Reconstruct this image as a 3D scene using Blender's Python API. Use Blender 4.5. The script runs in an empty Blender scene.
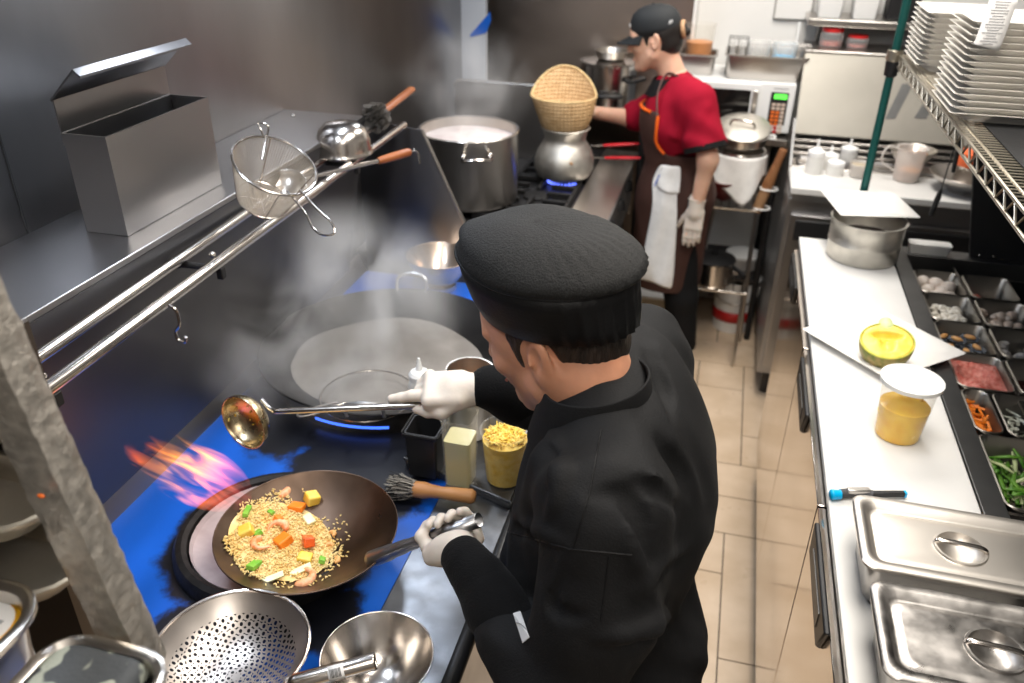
import bpy, math, random
import numpy as np
from mathutils import Vector, Matrix, Euler
PI = math.pi
rnd = random.Random(7)
SC = bpy.context.scene
COL = SC.collection
W, Hh, FPX = 1024.0, 683.0, 828.0
CAM = Vector((0, 0, 1.95))

# ---------------------------------------------------------------- camera frame (from the vanishing points of the photograph)
_v = Vector((248.0, -461.0, FPX)); _n = Vector((-20.0, 1475.0, FPX))
YC = _v.normalized()
_d = _n - YC * _n.dot(YC); _d.normalize()
ZC = -_d
XC = YC.cross(ZC)
if XC.x < 0: XC = -XC

def ray(px, py):
    c = Vector((px - W / 2, py - Hh / 2, FPX))
    return Vector((XC.dot(c), YC.dot(c), ZC.dot(c)))
def atz(px, py, z):
    d = ray(px, py); return CAM + d * ((z - CAM.z) / d.z)
def atx(px, py, x):
    d = ray(px, py); return CAM + d * (x / d.x)
def aty(px, py, y):
    d = ray(px, py); return CAM + d * (y / d.y)
def atd(px, py, dep):
    return CAM + ray(px, py) * (dep / FPX)

# ---------------------------------------------------------------- scene graph helpers
ORG = {}
def link(o):
    COL.objects.link(o); return o
def thing(name, label, cat, loc=(0, 0, 0), group=None):
    o = bpy.data.objects.new(name, None); o.empty_display_size = 0.05
    link(o); o.location = loc; ORG[o.name] = Vector(loc)
    o['label'] = label; o['category'] = cat
    if group: o['group'] = group
    return o
def tag(o, label, cat, group=None, kind=None):
    o['label'] = label; o['category'] = cat
    if group: o['group'] = group
    if kind: o['kind'] = kind
    return o
def structure(o, label=None):
    o['kind'] = 'structure'
    if label: o['label'] = label
    return o
def children(o):
    return [c for c in bpy.data.objects if c.parent == o]
def copy_tree(o, parent=None):
    c = o.copy(); link(c)
    if parent is not None: c.parent = parent
    for ch in children(o): copy_tree(ch, c)
    return c

class MB:
    """collects geometry in world (or local) coordinates; build() links ONE mesh object"""
    def __init__(s): s.v = []; s.f = []; s.mi = []; s.cur = 0; s.M = None
    def mat(s, i): s.cur = i; return s
    def xf(s, M): s.M = M; return s
    def add(s, vs, fs):
        b = len(s.v)
        if s.M is not None: vs = [s.M @ Vector(p) for p in vs]
        s.v.extend([tuple(p) for p in vs]); s.f.extend([tuple(b + i for i in f) for f in fs]); s.mi.extend([s.cur] * len(fs))
        return s
    def box(s, lo, hi):
        x0, y0, z0 = lo; x1, y1, z1 = hi
        vs = [(x0,y0,z0),(x1,y0,z0),(x1,y1,z0),(x0,y1,z0),(x0,y0,z1),(x1,y0,z1),(x1,y1,z1),(x0,y1,z1)]
        return s.add(vs, [(3,2,1,0),(4,5,6,7),(0,1,5,4),(1,2,6,5),(2,3,7,6),(3,0,4,7)])
    def loops(s, rings, cap0=True, cap1=True, closed=True):
        n = len(rings[0]); vs = [p for r in rings for p in r]; fs = []
        for k in range(len(rings) - 1):
            for i in range(n if closed else n - 1):
                j = (i + 1) % n
                fs.append((k*n+i, k*n+j, (k+1)*n+j, (k+1)*n+i))
        if cap0: fs.append(tuple(range(n))[::-1])
        if cap1: fs.append(tuple((len(rings)-1)*n + i for i in range(n)))
        return s.add(vs, fs)
    def tube(s, pts, r, n=8, closed=False, caps=True, flat=None):
        pts = [Vector(p) for p in pts]; m = len(pts)
        rr = r if isinstance(r, (list, tuple)) else [r] * m
        rings = []; prev = None
        for i, p in enumerate(pts):
            if closed: t = pts[(i+1) % m] - pts[i-1]
            else: t = pts[min(i+1, m-1)] - pts[max(i-1, 0)]
            t.normalize()
            if prev is None:
                a = Vector((0,0,1)) if abs(t.z) < .9 else Vector((1,0,0))
                u = t.cross(a).normalized()
            else:
                u = prev - t * prev.dot(t)
                u = u.normalized() if u.length > 1e-6 else t.orthogonal().normalized()
            prev = u; w = t.cross(u)
            fl = flat if flat else 1.0
            rings.append([p + (u*math.cos(2*PI*k/n) + w*math.sin(2*PI*k/n)*fl)*rr[i] for k in range(n)])
        if closed:
            rings.append(rings[0]); return s.loops(rings, False, False)
        return s.loops(rings, caps, caps)
    def lathe(s, prof, c=(0,0,0), n=32, M=None, sx=1.0, sy=1.0):
        """prof: [(r,z)...] open profile; r=0 ends make poles"""
        c = Vector(c); rings = []; vs = []; fs = []
        def T(p): return (c + (M @ Vector(p))) if M is not None else (c + Vector(p))
        idx = []
        for r, z in prof:
            if r <= 1e-7:
                idx.append([len(vs)]); vs.append(T((0,0,z)))
            else:
                idx.append(list(range(len(vs), len(vs)+n)))
                vs.extend(T((sx*r*math.cos(2*PI*k/n), sy*r*math.sin(2*PI*k/n), z)) for k in range(n))
        for a, b in zip(idx, idx[1:]):
            for k in range(n):
                j = (k+1) % n
                if len(a) == 1 and len(b) == 1: continue
                if len(a) == 1: fs.append((a[0], b[j], b[k]))
                elif len(b) == 1: fs.append((a[k], a[j], b[0]))
                else: fs.append((a[k], a[j], b[j], b[k]))
        return s.add(vs, fs)
    def prism(s, poly, z0, z1, M=None):
        n = len(poly)
        vs = [(x,y,z0) for x,y in poly] + [(x,y,z1) for x,y in poly]
        if M is not None: vs = [M @ Vector(p) for p in vs]
        fs = [tuple(range(n))[::-1], tuple(range(n, 2*n))] + [(i,(i+1)%n,n+(i+1)%n,n+i) for i in range(n)]
        return s.add(vs, fs)
    def sheet(s, grid):
        m, n = len(grid), len(grid[0]); vs = [p for r in grid for p in r]
        return s.add(vs, [(i*n+j, i*n+j+1, (i+1)*n+j+1, (i+1)*n+j) for i in range(m-1) for j in range(n-1)])
    def ellipsoid(s, c, r, n=16, m=10, M=None):
        prof = [(math.sin(PI*k/m), -math.cos(PI*k/m)) for k in range(m+1)]
        prof[0] = (0,-1); prof[-1] = (0,1)
        S = Matrix.Diagonal((r[0], r[1], r[2]))
        Q = (M.to_3x3() @ S) if M is not None else S
        return s.lathe(prof, c, n, Q)
    def build(s, name, mats, parent=None, base=None, bevel=0, seg=2, subsurf=0, smooth=True, angle=35, solid=0, local=False):
        if not isinstance(mats, (list, tuple)): mats = [mats]
        if parent is not None: org = ORG.get(parent.name, Vector((0,0,0)))
        else: org = Vector(base) if base is not None else Vector((0,0,0))
        if local: org = Vector((0,0,0))
        me = bpy.data.meshes.new(name)
        me.from_pydata([tuple(Vector(p) - org) for p in s.v], [], s.f)
        for m in mats: me.materials.append(m)
        if len(mats) > 1: me.polygons.foreach_set('material_index', s.mi)
        me.validate(); me.update()
        o = bpy.data.objects.new(name, me); link(o)
        ORG[o.name] = org
        if parent is not None: o.parent = parent
        else: o.location = org
        if smooth and len(me.polygons):
            me.polygons.foreach_set('use_smooth', [True]*len(me.polygons))
            if angle < 180 and not subsurf: me.set_sharp_from_angle(angle=math.radians(angle))
        if solid:
            md = o.modifiers.new('solid', 'SOLIDIFY'); md.thickness = abs(solid); md.offset = 1 if solid > 0 else -1
        if bevel:
            md = o.modifiers.new('bevel', 'BEVEL'); md.width = bevel; md.segments = seg; md.limit_method = 'ANGLE'; md.angle_limit = math.radians(40)
            md.harden_normals = False
        if subsurf:
            md = o.modifiers.new('sub', 'SUBSURF'); md.levels = subsurf; md.render_levels = subsurf
        return o

def rrect(cx, cy, hx, hy, r, n=5, z=None):
    pts = []
    for (sx, sy, a0) in ((1,1,0),(-1,1,PI/2),(-1,-1,PI),(1,-1,3*PI/2)):
        for k in range(n+1):
            a = a0 + PI/2*k/n
            pts.append((cx + sx*(hx-r) + r*math.cos(a), cy + sy*(hy-r) + r*math.sin(a)))
    return pts if z is None else [(x,y,z) for x,y in pts]
def frame(o, x, y=None, z=None):
    """Matrix with origin o and given x axis / z hint"""
    x = Vector(x).normalized()
    z = Vector(z if z is not None else (0,0,1))
    z = (z - x*z.dot(x)).normalized(); y = z.cross(x)
    M = Matrix((x, y, z)).transposed().to_4x4(); M.translation = Vector(o); return M
def bez(pts, n=20):
    """Catmull-Rom through pts"""
    P = [Vector(p) for p in pts]; out = []
    P = [P[0]*2-P[1]] + P + [P[-1]*2-P[-2]]
    m = len(P) - 3
    for i in range(m):
        a,b,c,d = P[i:i+4]; k = max(2, n//m)
        for j in range(k):
            t = j/k
            out.append(0.5*((2*b)+(c-a)*t+(2*a-5*b+4*c-d)*t*t+(3*b-a-3*c+d)*t**3))
    out.append(P[-2]); return out

# ---------------------------------------------------------------- signed-distance sculpting, meshed by surface nets
class SDF:
    def __init__(s): s.pr = []
    def cap(s, a, b, ra, rb=None, k=.02, sub=False, sq=None):
        s.pr.append(('cap', np.array(a, float), np.array(b, float), ra, ra if rb is None else rb, k, sub)); return s
    def ell(s, c, r, M=None, k=.02, sub=False):
        R = np.eye(3) if M is None else np.array(M.to_3x3() if hasattr(M, 'to_3x3') else M, float)
        s.pr.append(('ell', np.array(c, float), np.array(r, float), R, None, k, sub)); return s
    def box(s, c, h, rr, M=None, k=.02, sub=False):
        R = np.eye(3) if M is None else np.array(M.to_3x3() if hasattr(M, 'to_3x3') else M, float)
        s.pr.append(('box', np.array(c, float), np.array(h, float), R, rr, k, sub)); return s
    def path(s, pts, rs, k=.02, sub=False):
        for i in range(len(pts)-1): s.cap(pts[i], pts[i+1], rs[i], rs[i+1], k if i == 0 else min(k, .6*min(rs[i], rs[i+1])), sub)
        return s
    def _bb(s, p):
        if p[0] == 'cap':
            r = max(p[3], p[4]); return np.minimum(p[1],p[2])-r, np.maximum(p[1],p[2])+r
        e = p[2] + (p[4] if p[0] == 'box' else 0)
        ext = np.abs(p[3]) @ e
        return p[1]-ext, p[1]+ext
    def field(s, res, post=None):
        los = [s._bb(p) for p in s.pr if not p[6]]
        lo = np.min([l for l, h in los], axis=0) - 5*res; hi = np.max([h for l, h in los], axis=0) + 5*res
        n = np.ceil((hi-lo)/res).astype(int) + 1
        F = np.full(n, 1.0, np.float32)
        ax = [lo[i] + res*np.arange(n[i]) for i in range(3)]
        for p in s.pr:
            a, b = s._bb(p); k = p[5]; mg = k + 4*res
            i0 = np.clip(np.floor((a-mg-lo)/res).astype(int), 0, n-1); i1 = np.clip(np.ceil((b+mg-lo)/res).astype(int)+1, 1, n)
            X = ax[0][i0[0]:i1[0], None, None]; Y = ax[1][None, i0[1]:i1[1], None]; Z = ax[2][None, None, i0[2]:i1[2]]
            if X.size*Y.size*Z.size == 0: continue
            if p[0] == 'cap':
                A, B = p[1], p[2]; D = B-A; L2 = max(D@D, 1e-12)
                t = np.clip(((X-A[0])*D[0]+(Y-A[1])*D[1]+(Z-A[2])*D[2])/L2, 0, 1)
                d = np.sqrt((X-A[0]-t*D[0])**2+(Y-A[1]-t*D[1])**2+(Z-A[2]-t*D[2])**2) - (p[3]+(p[4]-p[3])*t)
            else:
                c, R = p[1], p[3]; x, y, z = X-c[0], Y-c[1], Z-c[2]
                l = [R[0,i]*x+R[1,i]*y+R[2,i]*z for i in range(3)]
                if p[0] == 'ell':
                    r = p[2]
                    k0 = np.sqrt((l[0]/r[0])**2+(l[1]/r[1])**2+(l[2]/r[2])**2)
                    k1 = np.sqrt((l[0]/r[0]**2)**2+(l[1]/r[1]**2)**2+(l[2]/r[2]**2)**2)
                    d = k0*(k0-1)/np.maximum(k1, 1e-6)
                else:
                    q = [np.abs(l[i])-p[2][i] for i in range(3)]
                    d = np.sqrt(sum(np.maximum(u,0)**2 for u in q)) + np.minimum(np.maximum(np.maximum(q[0],q[1]),q[2]),0) - p[4]
            S = F[i0[0]:i1[0], i0[1]:i1[1], i0[2]:i1[2]]
            if p[6]: d = -d; h = np.clip(.5-.5*(S-d)/k, 0, 1); F[i0[0]:i1[0], i0[1]:i1[1], i0[2]:i1[2]] = S*(1-h)+d*h+k*h*(1-h)
            else: h = np.clip(.5+.5*(S-d)/k, 0, 1); F[i0[0]:i1[0], i0[1]:i1[1], i0[2]:i1[2]] = S*(1-h)+d*h-k*h*(1-h)
        if post is not None:
            F = post(F, ax[0][:,None,None], ax[1][None,:,None], ax[2][None,None,:])
        return F, lo, ax
    def mesh(s, res, post=None):
        F, lo, ax = s.field(res, post)
        return nets(F, lo, res)
def nets(F, lo, res):
    F = F.copy(); F[0]=F[-1]=1; F[:,0]=F[:,-1]=1; F[:,:,0]=F[:,:,-1]=1
    I = F < 0
    nx, ny, nz = F.shape
    cnt = np.zeros((nx-1,ny-1,nz-1), np.int8)
    cs = [(i,j,k) for i in (0,1) for j in (0,1) for k in (0,1)]
    for i,j,k in cs: cnt += I[i:nx-1+i, j:ny-1+j, k:nz-1+k]
    cells = np.argwhere((cnt > 0) & (cnt < 8))
    if not len(cells): return [], []
    acc = np.zeros((len(cells),3)); num = np.zeros(len(cells))
    vals = {c: F[cells[:,0]+c[0], cells[:,1]+c[1], cells[:,2]+c[2]] for c in cs}
    for a in cs:
        for d in range(3):
            if a[d]: continue
            b = list(a); b[d] = 1; b = tuple(b)
            va, vb = vals[a], vals[b]; m = (va < 0) != (vb < 0)
            t = np.where(m, va/np.where(m, va-vb, 1), 0)
            p = np.tile(np.array(a, float), (len(cells),1)); p[:,d] = t
            acc[m] += p[m]; num[m] += 1
    V = (cells + acc/num[:,None])*res + lo
    vid = np.full((nx-1,ny-1,nz-1), -1, np.int64); vid[cells[:,0],cells[:,1],cells[:,2]] = np.arange(len(cells))
    fs = []
    for d in range(3):
        sl0 = [slice(None)]*3; sl1 = [slice(None)]*3; sl0[d] = slice(0,-1); sl1[d] = slice(1,None)
        A, B = I[tuple(sl0)], I[tuple(sl1)]
        e = np.argwhere(A != B); u, w = (d+1)%3, (d+2)%3
        e = e[(e[:,u]>0)&(e[:,w]>0)&(e[:,u]<F.shape[u]-1)&(e[:,w]<F.shape[w]-1)]
        flip = A[e[:,0],e[:,1],e[:,2]]
        def g(du,dw):
            q = e.copy(); q[:,u] += du; q[:,w] += dw; return vid[q[:,0],q[:,1],q[:,2]]
        q = np.stack([g(-1,-1), g(0,-1), g(0,0), g(-1,0)], 1)
        q[~flip] = q[~flip][:, ::-1]
        fs.append(q)
    Fc = np.concatenate(fs)
    Fc = Fc[(Fc >= 0).all(1)]
    # two rounds of gentle smoothing remove the grid's steps
    for _ in range(2):
        S = np.zeros_like(V); c = np.zeros(len(V))
        for i in range(4):
            a, b = Fc[:,i], Fc[:,(i+1)%4]
            np.add.at(S, a, V[b]); np.add.at(c, a, 1); np.add.at(S, b, V[a]); np.add.at(c, b, 1)
        V = V*.5 + .5*S/np.maximum(c,1)[:,None]
    return V, Fc
def sdf_obj(name, sdf, res, mat, parent=None, base=None, post=None, local=False, extra=None):
    mb = MB()
    for q in ([(sdf, res, post)] + (extra or [])):
        V, Fc = q[0].mesh(q[1], q[2])
        b = len(mb.v); mb.v.extend(map(tuple, V)); mb.f.extend(tuple(int(i)+b for i in f) for f in Fc)
    mb.mi = [0]*len(mb.f)
    return mb.build(name, mat, parent, base, angle=180, local=local)
# ---------------------------------------------------------------- materials (all node based)
MATS = {}
def pm(name, col, rough=.5, metal=0.0, var=0.0, vscale=8.0, col2=None, bump=0.0, bscale=60.0, stretch=(1,1,1), rvar=0.0,
       alpha=1.0, trans=0.0, ior=1.45, sss=0.0, sheen=0.0, coat=0.0, emit=None, estr=0.0, spec=.5, detail=4.0, aniso=0.0, contrast=None, wave=None):
    m = bpy.data.materials.new(name); m.use_nodes = True
    nt = m.node_tree; N = nt.nodes; L = nt.links
    b = N['Principled BSDF']
    def S(k, v):
        if k in b.inputs: b.inputs[k].default_value = v
    c4 = tuple(col) + (1,)
    S('Base Color', c4); S('Roughness', rough); S('Metallic', metal); S('IOR', ior); S('Alpha', alpha)
    if aniso:
        tg_ = N.new('ShaderNodeTangent'); tg_.direction_type = 'RADIAL'; tg_.axis = 'Z'; L.new(tg_.outputs['Tangent'], b.inputs['Tangent']); S('Anisotropic Rotation', 0.25)
    S('Transmission Weight', trans); S('Specular IOR Level', spec); S('Coat Weight', coat); S('Sheen Weight', sheen); S('Anisotropic', aniso)
    if sss: S('Subsurface Weight', sss); S('Subsurface Radius', (.02, .008, .005)); S('Subsurface Scale', .35)
    if emit: S('Emission Color', tuple(emit)+(1,)); S('Emission Strength', estr)
    if var or bump or rvar or col2 or wave:
        tc = N.new('ShaderNodeTexCoord'); mp = N.new('ShaderNodeMapping'); mp.inputs['Scale'].default_value = stretch
        L.new(tc.outputs['Object'], mp.inputs['Vector'])
    if var or col2:
        nz = N.new('ShaderNodeTexNoise'); nz.inputs['Scale'].default_value = vscale; nz.inputs['Detail'].default_value = detail
        L.new(mp.outputs['Vector'], nz.inputs['Vector'])
        rp = N.new('ShaderNodeValToRGB')
        a, bb = contrast if contrast else (.3, .7)
        rp.color_ramp.elements[0].position = a; rp.color_ramp.elements[1].position = bb
        if col2: rp.color_ramp.elements[0].color = c4; rp.color_ramp.elements[1].color = tuple(col2)+(1,)
        else:
            rp.color_ramp.elements[0].color = tuple(max(0,x*(1-var)) for x in col)+(1,)
            rp.color_ramp.elements[1].color = tuple(min(1,x*(1+var)) for x in col)+(1,)
        L.new(nz.outputs['Fac'], rp.inputs['Fac']); L.new(rp.outputs['Color'], b.inputs['Base Color'])
    if rvar:
        nz2 = N.new('ShaderNodeTexNoise'); nz2.inputs['Scale'].default_value = vscale*1.7; nz2.inputs['Detail'].default_value = 5
        L.new(mp.outputs['Vector'], nz2.inputs['Vector'])
        mr = N.new('ShaderNodeMapRange'); mr.inputs['From Min'].default_value = .3; mr.inputs['From Max'].default_value = .7
        mr.inputs['To Min'].default_value = max(.02, rough-rvar); mr.inputs['To Max'].default_value = min(1, rough+rvar)
        L.new(nz2.outputs['Fac'], mr.inputs['Value']); L.new(mr.outputs['Result'], b.inputs['Roughness'])
    if bump:
        if wave:
            nb = N.new('ShaderNodeTexWave'); nb.inputs['Scale'].default_value = wave; nb.inputs['Distortion'].default_value = .5
            nb2 = N.new('ShaderNodeTexWave'); nb2.inputs['Scale'].default_value = wave; nb2.bands_direction = 'Z'
            L.new(mp.outputs['Vector'], nb.inputs['Vector']); L.new(mp.outputs['Vector'], nb2.inputs['Vector'])
            mm = N.new('ShaderNodeMath'); mm.operation = 'MULTIPLY'
            L.new(nb.outputs['Fac'], mm.inputs[0]); L.new(nb2.outputs['Fac'], mm.inputs[1]); out = mm.outputs[0]
        else:
            nb = N.new('ShaderNodeTexNoise'); nb.inputs['Scale'].default_value = bscale; nb.inputs['Detail'].default_value = 4
            L.new(mp.outputs['Vector'], nb.inputs['Vector']); out = nb.outputs['Fac']
        bp = N.new('ShaderNodeBump'); bp.inputs['Strength'].default_value = bump; bp.inputs['Distance'].default_value = .004
        L.new(out, bp.inputs['Height']); L.new(bp.outputs['Normal'], b.inputs['Normal'])
    MATS[name] = m
    return m

steel_wall  = pm('brushed_steel_wall', (.26,.25,.25), .33, 1, var=.14, vscale=2.2, stretch=(1,1.6,.7), bump=.02, bscale=3, aniso=.75)
steel_back  = pm('dark_steel_back', (.34,.285,.245), .34, 1, var=.08, vscale=1.5, stretch=(.6,1,2), rvar=.05, bump=.05, bscale=3)
steel       = pm('brushed_steel', (.54,.51,.48), .30, 1, var=.04, vscale=3)
steel_x     = pm('brushed_steel_plate', (.42,.41,.41), .30, 1, var=.04, vscale=2)
chrome      = pm('polished_steel', (.60,.56,.52), .2, 1, var=.05, vscale=6)
steel_door  = pm('mirror_steel_door', (.66,.60,.54), .12, 1, rvar=.04, vscale=3, bump=.012, bscale=4)
steel_worn  = pm('worn_steel', (.40,.40,.41), .36, 1, var=.08, vscale=5, rvar=.06)
pot_steel   = pm('pot_steel', (.62,.58,.53), .28, 1, var=.06, vscale=6, aniso=.6)
alu         = pm('aluminium', (.66,.63,.57), .48, 1, var=.14, vscale=18, rvar=.08, bump=.03, bscale=30)
dark_metal  = pm('dark_metal', (.035,.034,.035), .42, .6, var=.3, vscale=20)
cast_iron   = pm('cast_iron', (.018,.017,.017), .6, .5, var=.4, vscale=50, bump=.25, bscale=90)
wok_iron    = pm('seasoned_wok', (.105,.07,.05), .36, .9, var=.45, vscale=9, rvar=.10, bump=.02, bscale=40)
wok_black   = pm('black_wok', (.03,.028,.027), .42, .85, var=.4, vscale=8, rvar=.1)
brass_oil   = pm('oiled_steel', (.50,.41,.26), .27, 1, var=.25, vscale=30, rvar=.1)
foil        = pm('aluminium_foil', (.62,.58,.52), .40, .85, bump=.9, bscale=70, var=.18, vscale=60, rvar=.12)
tape_clear  = pm('clear_tape', (.62,.60,.56), .18, .6, bump=.4, bscale=80)
lid_steel   = pm('lid_steel', (.64,.60,.55), .42, 1, var=.04, vscale=4)
scuffed     = pm('scuffed_steel', (.42,.40,.38), .36, 1, var=.30, vscale=16, rvar=.12, contrast=(.40,.62))
landing     = pm('landing_steel', (.27,.28,.30), .40, 1, var=.14, vscale=22, rvar=.08, contrast=(.45,.7))
rack_steel  = pm('rack_steel', (.60,.54,.46), .3, .9)
tray_alu    = pm('sheet_pan', (.42,.36,.28), .36, .9, var=.3, vscale=8, rvar=.1, col2=(.60,.56,.48))
black_cloth = pm('black_twill', (.0055,.0055,.006), .74, 0, var=.22, vscale=6, bump=.25, bscale=420, spec=.24)
black_knit  = pm('black_knit', (.005,.005,.0055), .9, 0, bump=.35, bscale=300, sheen=.03, spec=.12)
cap_band    = pm('black_satin_band', (.004,.004,.0045), .5, 0, bump=.15, bscale=300, spec=.25)
cap_mesh    = pm('black_mesh_weave', (.007,.007,.007), .7, 0, vscale=420, col2=(.020,.020,.020), bump=.5, bscale=420, spec=.25)
cap_far     = pm('black_cap_cotton', (.012,.014,.016), .75, 0, bump=.1, bscale=200)
red_cloth   = pm('crimson_cotton', (.29,.006,.022), .85, 0, var=.15, vscale=8, bump=.2, bscale=120, spec=.15)
apron_cloth = pm('brown_apron', (.052,.020,.014), .75, 0, var=.2, vscale=8, bump=.15, bscale=120)
orange_trim = pm('orange_trim', (.9,.14,.01), .6)
grey_strap  = pm('taupe_strap', (.16,.10,.09), .8)
white_cloth = pm('white_terry', (.88,.87,.85), .9, 0, var=.06, vscale=30, bump=.6, bscale=160)
blue_thread = pm('blue_stripe', (.10,.16,.5), .8)
skin_m      = pm('tan_skin', (.56,.265,.16), .48, 0, var=.16, vscale=22, sss=.18, bump=.08, bscale=180)
skin_f      = pm('light_skin', (.74,.44,.31), .5, 0, var=.08, vscale=18, sss=.2)
hair_dark   = pm('dark_hair', (.022,.014,.010), .5, 0, var=.6, vscale=160, stretch=(1,1,.2), bump=.8, bscale=300)
hair_black  = pm('black_hair', (.012,.009,.008), .45)
latex       = pm('latex_glove', (.68,.60,.52), .5, 0, var=.05, vscale=30, sss=.12, bump=.12, bscale=110)
lip         = pm('lip', (.42,.15,.11), .45)
white_eye   = pm('eye_white', (.8,.78,.74), .2)
dark_eye    = pm('dark_iris', (.02,.012,.008), .1)
white_board = pm('white_board', (.66,.65,.63), .45, 0, var=.02, vscale=14, rvar=.1)
porcelain   = pm('porcelain', (.82,.80,.77), .2, 0, spec=.5)
plate_cream = pm('cream_porcelain', (.78,.75,.70), .28)
white_paint = pm('white_paint', (.76,.75,.73), .6, 0, var=.04, vscale=4)
white_plast = pm('white_plastic', (.82,.82,.81), .35)
grey_paint  = pm('grey_wall', (.30,.29,.28), .6)
ceil_paint  = pm('ceiling_tile', (.7,.69,.67), .8)
black_plast = pm('black_plastic', (.012,.012,.013), .4)
black_matte = pm('black_matte', (.014,.014,.015), .7)
black_glass = pm('black_glass', (.008,.007,.007), .08)
dark_liner  = pm('black_liner', (.02,.02,.021), .75, bump=.3, bscale=120)
dark_trim   = pm('dark_steel_trim', (.13,.13,.13), .42, .9, var=.12, vscale=10)
green_epoxy = pm('green_epoxy', (.008,.085,.075), .4, .2)
nickel      = pm('nickel_wire', (.44,.40,.33), .32, .95)
wood        = pm('pale_wood', (.40,.22,.11), .55, 0, vscale=9, stretch=(1,1,1), col2=(.54,.33,.18), bump=.08, bscale=60)
wood_dark   = pm('brush_wood', (.42,.17,.05), .45, 0, vscale=14, col2=(.56,.27,.10))
wood_orange = pm('orange_wood', (.25,.07,.022), .42, 0, vscale=14, col2=(.36,.12,.04))
wood_pestle = pm('brown_wood', (.22,.09,.035), .5, 0, vscale=6, col2=(.40,.20,.09), contrast=(.45,.6))
bamboo      = pm('woven_bamboo', (.50,.30,.13), .6, 0, vscale=60, col2=(.66,.44,.23), bump=.9, wave=24)
bamboo_rim  = pm('bamboo_rim', (.66,.46,.22), .55, 0, var=.2, vscale=60, bump=.4, bscale=90)
bristle_w   = pm('pale_bristle', (.42,.38,.32), .7)
bristle_b   = pm('dark_bristle', (.02,.018,.016), .7)
red_rubber  = pm('red_vinyl', (.70,.015,.025), .35)
red_dark    = pm('dark_red_plastic', (.10,.008,.008), .35)
red_lid     = pm('red_lid', (.55,.02,.02), .4)
cyan_plast  = pm('cyan_plastic', (.0,.42,.80), .3)
grey_rubber = pm('grey_rubber', (.06,.06,.065), .6)
rice        = pm('fried_rice', (.80,.52,.16), .5, 0, vscale=38, col2=(.90,.72,.36), sss=.1)
shrimp      = pm('cooked_shrimp', (.85,.22,.05), .35, 0, vscale=55, col2=(.94,.55,.32), sss=.15)
carrot      = pm('cooked_carrot', (.88,.24,.02), .4, 0, var=.1, vscale=40)
tomato      = pm('tomato_wedge', (.80,.12,.02), .3, 0, var=.15, vscale=40)
scallion    = pm('scallion', (.12,.42,.03), .4, 0, vscale=50, col2=(.30,.58,.08))
pine_flesh  = pm('pineapple_flesh', (.88,.55,.03), .35, 0, vscale=45, col2=(.93,.69,.16), sss=.08, bump=.15, bscale=90)
pine_skin   = pm('pineapple_rind', (.14,.19,.03), .55, 0, vscale=60, col2=(.46,.31,.12), bump=.8, bscale=70)
pine_edge   = pm('pineapple_edge', (.35,.45,.05), .5, 0, vscale=60, col2=(.70,.62,.10))
cabbage     = pm('cabbage', (.80,.84,.42), .4, 0, vscale=40, col2=(.92,.92,.66))
cashew      = pm('cashew', (.80,.42,.15), .45)
egg_shell   = pm('egg_shell', (.86,.76,.68), .45)
meat_red    = pm('minced_meat', (.50,.07,.05), .4, 0, vscale=90, col2=(.78,.34,.28), bump=.6, bscale=120)
chicken     = pm('raw_chicken', (.72,.55,.44), .35, 0, vscale=40, col2=(.82,.70,.60))
noodle      = pm('white_pieces', (.72,.66,.56), .45, 0, vscale=40, col2=(.84,.80,.72))
grey_shrimp = pm('raw_shrimp', (.36,.34,.33), .3, 0, vscale=30, col2=(.58,.55,.52))
mussel_sh   = pm('mussel_shell', (.02,.025,.04), .25, 0, vscale=30, col2=(.12,.14,.17))
mussel_meat = pm('mussel_meat', (.62,.32,.11), .35)
onion       = pm('white_onion', (.74,.76,.66), .35)
leafy       = pm('green_veg', (.03,.15,.01), .4, 0, vscale=40, col2=(.16,.35,.04))
leaf_pale   = pm('pale_stem', (.58,.66,.34), .4)
sauce_dark  = pm('dark_sauce', (.05,.012,.012), .3, 0, var=.4, vscale=20)
broth_milk  = pm('milky_broth', (.62,.52,.50), .35, 0, vscale=14, col2=(.80,.72,.69), bump=.3, bscale=40)
wok_water   = pm('cloudy_water', (.16,.145,.13), .16, 0, vscale=9, col2=(.26,.24,.22), bump=.12, bscale=18)
corn_mix    = pm('yellow_shreds', (.82,.52,.04), .45, 0, vscale=60, col2=(.93,.72,.22), bump=.8, bscale=90)
orange_sauce= pm('orange_sauce', (.62,.26,.09), .35)
pale_oil    = pm('pale_oil', (.70,.64,.34), .2, 0, trans=.25)
pine_juice  = pm('pineapple_juice', (.78,.40,.015), .2, 0, vscale=30, col2=(.90,.60,.07))
paper       = pm('receipt_paper', (.80,.79,.78), .7)
ink_grey    = pm('grey_ink', (.35,.35,.36), .8)
ink_black   = pm('black_ink', (.02,.02,.02), .8)
yellow_lab  = pm('yellow_label', (.85,.42,.01), .4)
camo        = pm('camouflage_cloth', (.05,.055,.06), .7, 0, vscale=38, col2=(.30,.32,.27), contrast=(.47,.51), detail=1.0, bump=.2, bscale=200)
zip_beige   = pm('beige_zip', (.45,.38,.28), .7)
blue_film_flat = pm('blue_film', (.012,.13,.60), .35)
white_tape  = pm('white_film', (.62,.63,.66), .35)
grout       = pm('grout', (.10,.075,.06), .9)
tile_mat    = pm('wood_tile', (.58,.43,.29), .33, 0, vscale=5, stretch=(1.2,1.2,1), col2=(.72,.56,.41), rvar=.08, contrast=(.35,.7))
burner_pale = pm('ash_lining', (.36,.30,.31), .6, 0, vscale=18, col2=(.52,.46,.47), bump=.3, bscale=40)
green_led   = pm('green_display', (.0,.05,.0), .4, emit=(.15,1,.1), estr=1.6)
orange_key  = pm('orange_keys', (.85,.18,.03), .5)
cream_key   = pm('cream_keys', (.7,.55,.45), .5)
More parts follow.
